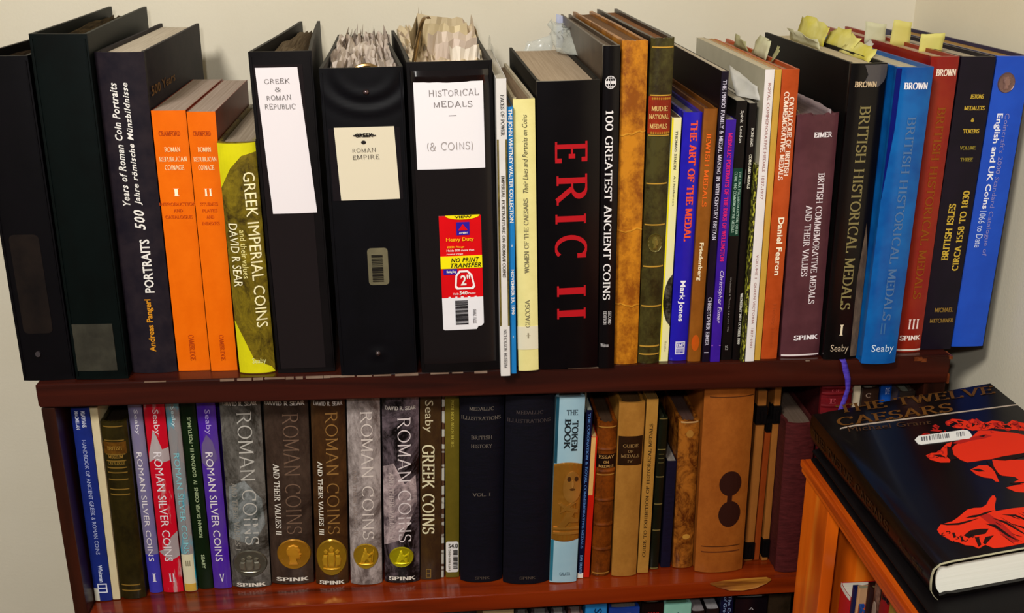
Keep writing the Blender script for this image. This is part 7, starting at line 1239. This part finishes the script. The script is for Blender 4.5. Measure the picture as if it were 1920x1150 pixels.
DARK_POLYS = [[(0.0845, 0.156), (0.0866, 0.1527), (0.0825, 0.1412), (0.0824, 0.1336), (0.0768, 0.1341), (0.0783, 0.1427)], [(0.1102, 0.1235), (0.1171, 0.124), (0.1261, 0.1246), (0.1364, 0.1244), (0.1445, 0.1209), (0.1427, 0.1176), (0.1337, 0.1194), (0.1254, 0.118), (0.1167, 0.1179), (0.1121, 0.1201)], [(0.1021, 0.122), (0.1044, 0.1167), (0.102, 0.1045), (0.1015, 0.0976), (0.0997, 0.0991), (0.1005, 0.1079), (0.1017, 0.1156)], [(0.085, 0.114), (0.0909, 0.1128), (0.0938, 0.1074), (0.0887, 0.1087)], [(0.025, 0.0473), (0.0319, 0.0451), (0.0393, 0.0438), (0.0478, 0.0447), (0.0561, 0.0452), (0.0467, 0.0426), (0.0381, 0.0413), (0.0299, 0.0435)], [(0.035, 0.0272), (0.0426, 0.0319), (0.0504, 0.0317), (0.0561, 0.0299), (0.0506, 0.0245), (0.0429, 0.0247), (0.0367, 0.0227)], [(0.0471, 0.0487), (0.0533, 0.0503), (0.0585, 0.0499), (0.0647, 0.0515), (0.0716, 0.0518), (0.0633, 0.0488), (0.0544, 0.0472)], [(0.0403, 0.0196), (0.0441, 0.0219), (0.0412, 0.0125), (0.038, 0.0101)], [(0.0486, 0.0205), (0.0552, 0.0207), (0.0439, 0.0116), (0.0433, 0.0141)], [(0.0286, 0.0329), (0.0305, 0.0327), (0.0289, 0.0268), (0.0267, 0.0264)], [(0.0318, 0.0259), (0.0336, 0.0265), (0.0315, 0.0202), (0.0296, 0.0203)], [(0.057, 0.0368), (0.0633, 0.0335), (0.0663, 0.0147), (0.0699, 0.0073), (0.0641, 0.0154), (0.0611, 0.0294)], [(0.0654, 0.0426), (0.0722, 0.0354), (0.0768, 0.0171), (0.0759, 0.0156), (0.0706, 0.0323)], [(0.0745, 0.0445), (0.0835, 0.0415), (0.0912, 0.0267), (0.0903, 0.0251), (0.0822, 0.039)], [(0.0734, 0.0326), (0.0807, 0.0242), (0.0844, 0.0147), (0.0796, 0.0221)], [(0.1168, 0.1631), (0.123, 0.1634), (0.1199, 0.1603)], [(0.1134, 0.1962), (0.1179, 0.1927), (0.1126, 0.1913)], [(0.1321, 0.1838), (0.1337, 0.1781), (0.1297, 0.1763)], [(0.1439, 0.1742), (0.1482, 0.1736), (0.1493, 0.1671), (0.1446, 0.1696)], [(0.123, 0.1873), (0.1241, 0.1835), (0.1194, 0.1803)], [(0.0671, 0.1462), (0.0731, 0.1446), (0.0749, 0.1394), (0.0712, 0.1407)], [(0.1023, 0.0847), (0.1131, 0.0823), (0.1123, 0.081), (0.1043, 0.0819)], [(0.0956, 0.05), (0.0897, 0.037), (0.08, 0.0208), (0.0882, 0.0374)], [(0.106, 0.1941), (0.1066, 0.195), (0.1074, 0.1957), (0.1083, 0.196), (0.1092, 0.196), (0.1099, 0.1957), (0.1103, 0.195), (0.1105, 0.1941), (0.1104, 0.1931), (0.11, 0.1921), (0.1093, 0.1912), (0.1088, 0.1919), (0.1092, 0.1925), (0.1095, 0.1931), (0.1096, 0.1937), (0.1094, 0.1943), (0.1092, 0.1947), (0.1087, 0.1949), (0.1082, 0.1949), (0.1076, 0.1947), (0.1071, 0.1943), (0.1067, 0.1937)], [(0.1117, 0.19), (0.1125, 0.1904), (0.1132, 0.1906), (0.1139, 0.1904), (0.1144, 0.1899), (0.1146, 0.1892), (0.1146, 0.1883), (0.1143, 0.1874), (0.1138, 0.1865), (0.1131, 0.1859), (0.1124, 0.1855), (0.1124, 0.1864), (0.1129, 0.1867), (0.1133, 0.1871), (0.1136, 0.1876), (0.1138, 0.1882), (0.1138, 0.1887), (0.1137, 0.1892), (0.1134, 0.1895), (0.1129, 0.1896), (0.1125, 0.1895), (0.112, 0.1892)], [(0.1175, 0.1807), (0.1167, 0.1806), (0.116, 0.1808), (0.1155, 0.1813), (0.1153, 0.182), (0.1152, 0.1828), (0.1155, 0.1837), (0.1159, 0.1846), (0.1166, 0.1853), (0.1173, 0.1858), (0.1181, 0.186), (0.1179, 0.185), (0.1174, 0.1849), (0.1169, 0.1845), (0.1165, 0.1841), (0.1163, 0.1836), (0.1161, 0.183), (0.1161, 0.1825), (0.1163, 0.182), (0.1166, 0.1817), (0.117, 0.1816), (0.1175, 0.1817)], [(0.1272, 0.1865), (0.1275, 0.186), (0.1276, 0.1854), (0.1275, 0.1848), (0.1272, 0.1841), (0.1268, 0.1834), (0.1263, 0.1829), (0.1258, 0.1825), (0.1252, 0.1823), (0.1246, 0.1823), (0.1242, 0.1825), (0.1247, 0.1833), (0.125, 0.1832), (0.1257, 0.1833), (0.126, 0.1836), (0.1263, 0.1839), (0.1266, 0.1843), (0.1267, 0.1847), (0.1268, 0.1851), (0.1267, 0.1855), (0.1266, 0.1858)], [(0.1298, 0.1754), (0.129, 0.1747), (0.1282, 0.1744), (0.1274, 0.1743), (0.1267, 0.1747), (0.1263, 0.1753), (0.1262, 0.1762), (0.1265, 0.1772), (0.127, 0.1781), (0.1277, 0.1788), (0.1286, 0.1792), (0.1285, 0.1783), (0.128, 0.178), (0.1275, 0.1776), (0.1272, 0.177), (0.1271, 0.1764), (0.1271, 0.1759), (0.1274, 0.1755), (0.1278, 0.1753), (0.1283, 0.1753), (0.1288, 0.1755), (0.1293, 0.176)], [(0.1344, 0.1771), (0.134, 0.1776), (0.1338, 0.1783), (0.134, 0.1791), (0.1343, 0.1798), (0.1349, 0.1805), (0.1356, 0.181), (0.1362, 0.1812), (0.1369, 0.1811), (0.1373, 0.1807), (0.1376, 0.1801), (0.1369, 0.1797), (0.1367, 0.1801), (0.1364, 0.1803), (0.1361, 0.1804), (0.1356, 0.1802), (0.1352, 0.18), (0.1349, 0.1795), (0.1346, 0.179), (0.1346, 0.1786), (0.1346, 0.1781), (0.1349, 0.1778)], [(0.1354, 0.172), (0.1358, 0.1727), (0.1364, 0.1734), (0.137, 0.1738), (0.1377, 0.174), (0.1384, 0.174), (0.1389, 0.1737), (0.1392, 0.1732), (0.1393, 0.1725), (0.1392, 0.1717), (0.1388, 0.171), (0.1382, 0.1713), (0.1385, 0.1717), (0.1385, 0.1722), (0.1385, 0.1726), (0.1383, 0.173), (0.1379, 0.1731), (0.1375, 0.1732), (0.1371, 0.173), (0.1367, 0.1727), (0.1364, 0.1723), (0.1361, 0.1719)], [(0.1462, 0.171), (0.1458, 0.1703), (0.1451, 0.1697), (0.1445, 0.1693), (0.1438, 0.1692), (0.1432, 0.1693), (0.1427, 0.1696), (0.1424, 0.1701), (0.1422, 0.1708), (0.1423, 0.1715), (0.1426, 0.1723), (0.1433, 0.172), (0.1431, 0.1716), (0.1431, 0.1711), (0.1431, 0.1707), (0.1433, 0.1704), (0.1437, 0.1702), (0.144, 0.1701), (0.1445, 0.1702), (0.1449, 0.1705), (0.1452, 0.1708), (0.1455, 0.1713)], [(0.15, 0.1715), (0.1501, 0.1722), (0.1505, 0.1729), (0.151, 0.1735), (0.1516, 0.174), (0.1522, 0.1743), (0.1528, 0.1744), (0.1534, 0.1743), (0.1538, 0.1739), (0.154, 0.1734), (0.1541, 0.1727), (0.1533, 0.1725), (0.1533, 0.1729), (0.1531, 0.1732), (0.1529, 0.1734), (0.1525, 0.1735), (0.1521, 0.1735), (0.1517, 0.1733), (0.1514, 0.173), (0.1511, 0.1726), (0.1509, 0.1722), (0.1508, 0.1717)], [(0.1549, 0.1686), (0.1556, 0.1688), (0.1562, 0.1688), (0.1567, 0.1686), (0.157, 0.1681), (0.1572, 0.1674), (0.1571, 0.1667), (0.1568, 0.166), (0.1563, 0.1653), (0.1557, 0.1648), (0.155, 0.1644), (0.1551, 0.1652), (0.1555, 0.1654), (0.1559, 0.1658), (0.1561, 0.1662), (0.1563, 0.1667), (0.1564, 0.1671), (0.1563, 0.1675), (0.1561, 0.1678), (0.1558, 0.168), (0.1554, 0.168), (0.155, 0.1678)], [(0.102, 0.1784), (0.102, 0.1791), (0.1022, 0.18), (0.1026, 0.1807), (0.1032, 0.1813), (0.1039, 0.1815), (0.1046, 0.1815), (0.1051, 0.1811), (0.1053, 0.1805), (0.1053, 0.1797), (0.105, 0.1789), (0.1045, 0.1792), (0.1047, 0.1797), (0.1047, 0.1802), (0.1045, 0.1805), (0.1042, 0.1808), (0.1038, 0.1808), (0.1034, 0.1806), (0.103, 0.1803), (0.1027, 0.1798), (0.1026, 0.1793), (0.1027, 0.1789)], [(0.0815, 0.1578), (0.0812, 0.1585), (0.0812, 0.1594), (0.0815, 0.1603), (0.082, 0.1611), (0.0827, 0.1617), (0.0835, 0.162), (0.0843, 0.162), (0.0849, 0.1616), (0.0853, 0.161), (0.0854, 0.1602), (0.0846, 0.16), (0.0845, 0.1605), (0.0843, 0.1609), (0.0839, 0.1611), (0.0834, 0.1611), (0.0829, 0.1609), (0.0825, 0.1605), (0.0821, 0.16), (0.082, 0.1595), (0.082, 0.1589), (0.0821, 0.1585)], [(0.0712, 0.1436), (0.0711, 0.143), (0.0709, 0.1424), (0.0706, 0.1418), (0.0701, 0.1413), (0.0695, 0.141), (0.069, 0.1408), (0.0684, 0.1408), (0.068, 0.141), (0.0676, 0.1414), (0.0674, 0.1419), (0.0681, 0.1423), (0.0682, 0.142), (0.0685, 0.1418), (0.0688, 0.1416), (0.0694, 0.1417), (0.0698, 0.1419), (0.0701, 0.1422), (0.0703, 0.1426), (0.0704, 0.143), (0.0705, 0.1434)], [(0.0759, 0.1382), (0.0754, 0.1378), (0.0749, 0.1376), (0.0744, 0.1375), (0.074, 0.1377), (0.0736, 0.1379), (0.0734, 0.1384), (0.0733, 0.1389), (0.0734, 0.1395), (0.0737, 0.1401), (0.0741, 0.1406), (0.0744, 0.1401), (0.0742, 0.1398), (0.074, 0.1394), (0.0739, 0.1391), (0.074, 0.1388), (0.0741, 0.1385), (0.0743, 0.1383), (0.0746, 0.1382), (0.0749, 0.1383), (0.0753, 0.1384), (0.0755, 0.1387)], [(0.061, 0.0332), (0.063, 0.0298), (0.0646, 0.0259), (0.0624, 0.0288)], [(0.0647, 0.0375), (0.0658, 0.0343), (0.0666, 0.0305), (0.0653, 0.0332)], [(0.0604, 0.0217), (0.0623, 0.014), (0.0634, 0.0052), (0.0617, 0.0131)], [(0.0717, 0.0413), (0.0742, 0.0327), (0.076, 0.0229), (0.0737, 0.0317)], [(0.0642, 0.0208), (0.0661, 0.0144), (0.0674, 0.0069), (0.0656, 0.0134)], [(0.0783, 0.0426), (0.081, 0.0388), (0.0834, 0.0345), (0.0804, 0.0377)], [(0.0683, 0.0189), (0.0708, 0.016), (0.0732, 0.0128), (0.0703, 0.015)], [(0.0828, 0.0419), (0.0858, 0.0359), (0.0883, 0.0292), (0.0852, 0.0349)], [(0.0867, 0.0432), (0.09, 0.0361), (0.0927, 0.028), (0.0894, 0.0351)], [(0.0894, 0.0436), (0.091, 0.0412), (0.0924, 0.0385), (0.0904, 0.0402)], [(0.091, 0.0398), (0.0922, 0.0369), (0.0932, 0.0336), (0.0917, 0.0359)], [(0.0785, 0.0143), (0.0799, 0.0112), (0.0809, 0.0075), (0.0793, 0.0102)], [(0.0913, 0.0305), (0.0944, 0.0233), (0.0968, 0.0152), (0.0938, 0.0223)], [(0.0925, 0.03), (0.0938, 0.0273), (0.0948, 0.0242), (0.0932, 0.0263)], [(0.0993, 0.0333), (0.1012, 0.0302), (0.1029, 0.0266), (0.1007, 0.0291)], [(0.0225, 0.0314), (0.0218, 0.0312), (0.0212, 0.0314), (0.0207, 0.0317), (0.0204, 0.0323), (0.0203, 0.033), (0.0206, 0.0337), (0.0211, 0.0344), (0.0217, 0.0348), (0.0224, 0.035), (0.0231, 0.0349), (0.0226, 0.034), (0.0223, 0.0341), (0.0219, 0.034), (0.0216, 0.0337), (0.0214, 0.0334), (0.0213, 0.0331), (0.0213, 0.0327), (0.0214, 0.0324), (0.0217, 0.0322), (0.0223, 0.0323)], [(0.025, 0.0354), (0.0256, 0.0359), (0.0263, 0.0361), (0.027, 0.0361), (0.0276, 0.0357), (0.0279, 0.0352), (0.028, 0.0345), (0.0278, 0.0337), (0.0274, 0.0331), (0.0268, 0.0326), (0.026, 0.0323), (0.0261, 0.0332), (0.0264, 0.0334), (0.0267, 0.0336), (0.027, 0.034), (0.0271, 0.0343), (0.027, 0.0347), (0.0268, 0.035), (0.0262, 0.0352), (0.0259, 0.035), (0.0255, 0.0348)], [(0.0254, 0.0232), (0.0253, 0.0227), (0.0251, 0.0221), (0.0247, 0.0217), (0.0241, 0.0214), (0.0236, 0.0213), (0.0231, 0.0214), (0.0227, 0.0217), (0.0225, 0.0221), (0.0225, 0.0227), (0.0227, 0.0233), (0.0233, 0.023), (0.0232, 0.0227), (0.0232, 0.0224), (0.0233, 0.0222), (0.0238, 0.022), (0.0243, 0.0222), (0.0245, 0.0224), (0.0246, 0.0227)], [(0.0295, 0.0273), (0.03, 0.027), (0.0304, 0.0265), (0.0304, 0.0258), (0.0303, 0.0251), (0.0299, 0.0245), (0.0293, 0.024), (0.0287, 0.0238), (0.028, 0.0238), (0.0274, 0.024), (0.0271, 0.0245), (0.0279, 0.025), (0.0281, 0.0248), (0.0283, 0.0246), (0.0287, 0.0246), (0.029, 0.0248), (0.0293, 0.025), (0.0295, 0.0253), (0.0296, 0.0257), (0.0295, 0.026), (0.0293, 0.0262), (0.0291, 0.0264)], [(0.0322, 0.0251), (0.0317, 0.0252), (0.0314, 0.0255), (0.0313, 0.0259), (0.0313, 0.0263), (0.0315, 0.0268), (0.0318, 0.0272), (0.0323, 0.0275), (0.0327, 0.0276), (0.0332, 0.0275), (0.0335, 0.0273), (0.033, 0.0268), (0.0326, 0.027), (0.0322, 0.0268), (0.032, 0.0266), (0.0319, 0.0263), (0.032, 0.0259), (0.0323, 0.0257)], [(0.0351, 0.0216), (0.035, 0.0208), (0.0346, 0.0202), (0.034, 0.0197), (0.0333, 0.0194), (0.0326, 0.0194), (0.032, 0.0196), (0.0316, 0.0201), (0.0315, 0.0207), (0.0316, 0.0214), (0.0319, 0.0221), (0.0326, 0.0217), (0.0324, 0.0213), (0.0325, 0.0206), (0.0327, 0.0204), (0.033, 0.0203), (0.0333, 0.0203), (0.0337, 0.0204), (0.0339, 0.0207), (0.0341, 0.021), (0.0342, 0.0214)], [(0.0405, 0.0276), (0.0408, 0.0271), (0.0409, 0.0266), (0.0408, 0.0259), (0.0404, 0.0253), (0.0399, 0.0248), (0.0392, 0.0246), (0.0386, 0.0245), (0.0381, 0.0247), (0.0377, 0.0252), (0.0376, 0.0257), (0.0384, 0.026), (0.0385, 0.0257), (0.0386, 0.0255), (0.0389, 0.0254), (0.0392, 0.0254), (0.0395, 0.0255), (0.0398, 0.0258), (0.04, 0.0261), (0.0401, 0.0264), (0.04, 0.0267), (0.0398, 0.0269)], [(0.039, 0.0227), (0.0396, 0.0232), (0.0402, 0.0236), (0.0409, 0.0237), (0.0415, 0.0235), (0.042, 0.0231), (0.0422, 0.0225), (0.0421, 0.0219), (0.0419, 0.0212), (0.0414, 0.0206), (0.0407, 0.0202), (0.0406, 0.021), (0.0409, 0.0212), (0.0411, 0.0215), (0.0413, 0.0219), (0.0413, 0.0222), (0.0412, 0.0225), (0.041, 0.0227), (0.0407, 0.0228), (0.0403, 0.0227), (0.04, 0.0225), (0.0397, 0.0223)], [(0.0423, 0.0192), (0.0418, 0.0196), (0.0416, 0.0201), (0.0416, 0.0208), (0.0419, 0.0214), (0.0423, 0.0219), (0.0429, 0.0223), (0.0436, 0.0225), (0.0442, 0.0224), (0.0446, 0.0221), (0.0449, 0.0216), (0.0441, 0.0212), (0.0439, 0.0214), (0.0437, 0.0216), (0.0434, 0.0216), (0.0431, 0.0216), (0.0428, 0.0214), (0.0426, 0.0211), (0.0424, 0.0208), (0.0425, 0.0202), (0.0427, 0.02)]]
COVER_TEXT = [('THE TWELVE', [(0.0223, 0.2466), (0.1692, 0.2331), (0.1748, 0.2486), (0.0255, 0.2631)], 'serif', '5a3812'), ('CAESARS', [(0.0131, 0.2229), (0.1186, 0.2134), (0.1241, 0.2298), (0.0161, 0.2387)], 'serif', '643e14'), ('Michael Grant', [(0.0177, 0.209), (0.0899, 0.1977), (0.0926, 0.2055), (0.0197, 0.2192)], 'serifm', '442c18')]
RULE_POLYS = [[(0.0125, 0.2175), (0.0254, 0.2181), (0.175, 0.2048), (0.1754, 0.2064), (0.0253, 0.2204), (0.0137, 0.2193)]]
STICKER_POLYS = [[(0.0643, 0.1755), (0.0639, 0.1684), (0.0664, 0.1664), (0.1079, 0.1622), (0.1117, 0.1649), (0.1133, 0.1727), (0.1125, 0.1761), (0.1084, 0.1777), (0.0701, 0.1806)]]
BAR_POLYS = [[(0.0685, 0.1708), (0.0695, 0.1705), (0.0724, 0.1777), (0.0713, 0.1781)], [(0.0706, 0.1706), (0.0716, 0.1703), (0.0745, 0.1775), (0.0734, 0.1778)], [(0.0726, 0.1704), (0.0737, 0.1701), (0.0766, 0.1772), (0.0755, 0.1776)], [(0.0752, 0.1702), (0.0763, 0.1699), (0.0792, 0.177), (0.0781, 0.1774)], [(0.0778, 0.1699), (0.0782, 0.1698), (0.0811, 0.177), (0.0807, 0.1771)], [(0.0792, 0.1698), (0.0796, 0.1697), (0.0831, 0.1782), (0.0827, 0.1783)], [(0.081, 0.1696), (0.0815, 0.1695), (0.085, 0.178), (0.0846, 0.1782)], [(0.0822, 0.1695), (0.0826, 0.1694), (0.0862, 0.1779), (0.0858, 0.178)], [(0.0836, 0.1693), (0.0842, 0.1692), (0.0878, 0.1777), (0.0872, 0.1779)], [(0.085, 0.1692), (0.0856, 0.1691), (0.0886, 0.1762), (0.0879, 0.1764)], [(0.0871, 0.169), (0.0875, 0.1689), (0.0905, 0.1761), (0.09, 0.1762)], [(0.0889, 0.1688), (0.0894, 0.1688), (0.0923, 0.1759), (0.0919, 0.176)], [(0.0901, 0.1687), (0.0911, 0.1684), (0.0941, 0.1755), (0.0931, 0.1759)], [(0.0919, 0.1685), (0.0926, 0.1684), (0.0956, 0.1755), (0.095, 0.1758)], [(0.0991, 0.1678), (0.0996, 0.1678), (0.1026, 0.1749), (0.1022, 0.175)], [(0.1003, 0.1677), (0.1007, 0.1677), (0.1038, 0.1748), (0.1034, 0.1749)], [(0.1021, 0.1675), (0.1032, 0.1672), (0.1063, 0.1744), (0.1052, 0.1748)], [(0.1042, 0.1673), (0.1047, 0.1673), (0.1078, 0.1744), (0.1073, 0.1745)], [(0.1054, 0.1672), (0.1058, 0.1672), (0.1089, 0.1743), (0.1085, 0.1744)]]

RED = mat(('ink', 'd82c10'))
DK = mat(('ink', '1c0806'))
cover_poly('bust_print', RED_POLYS, RED, .00025)
cover_poly('bust_print', REDD_POLYS, mat(('ink', 'a81c14')), .00028)
cover_poly('bust_shading', DARK_POLYS, DK, .00040)
for s, quad, font, col in COVER_TEXT:
    V2, F2 = flat_text(s, font)
    A, B_, C2, D2 = quad     # bottom-left, bottom-right, top-right, top-left in (y, z)
    V = []
    for tx, ty in V2:
        y = (A[0]*(1-tx)+B_[0]*tx)*(1-ty)+(D2[0]*(1-tx)+C2[0]*tx)*ty
        z = (A[1]*(1-tx)+B_[1]*tx)*(1-ty)+(D2[1]*(1-tx)+C2[1]*tx)*ty
        V.append((CWD+.0004, y, z))
    link('title_lettering', V, F2, mat(('ink', col)), croot)
cover_poly('title_rule', RULE_POLYS, mat(('ink', 'b0a090')), .0003)
cover_poly('barcode_sticker', STICKER_POLYS, mat(('paper', 'dcdcd8', 'e4e4e0')), .0007)
cover_poly('barcode', BAR_POLYS, mat(('ink', '5c5c60')), .0009)
# worn white edge of the paper jacket round the tail of the book
V, F = [], []
n = 14
rim = [(CWD+.0003, .150), (CWD+.0004, .06), (CWD+.0003, .012), (CWD-.0004, .003), (CWD-.004, -.0018), (CWD*.72, -.0034), (CWD*.5, -.0042), (CWD*.3, -.0044), (CWD*.12, -.0020), (.0006, .0006)]
wid = [.0006, .0007, .0010, .0012, .0012, .0014, .0030, .0022, .0014, .0008]
for (x, y), w_ in zip(rim, wid):
    V += [(x, y, -.0014), (x, y, w_*.3), (x-.0004, y+.0006, -.0014), (x-.0004, y+.0006, w_*.3)]
for i in range(len(rim)-1):
    a = 4*i; F += [(a, a+4, a+5, a+1), (a+2, a+3, a+7, a+6), (a+1, a+5, a+7, a+3), (a, a+2, a+6, a+4)]
link('worn_jacket_edge', V, F, mat(('paper', 'b8b494', '9c947c')), croot, True)
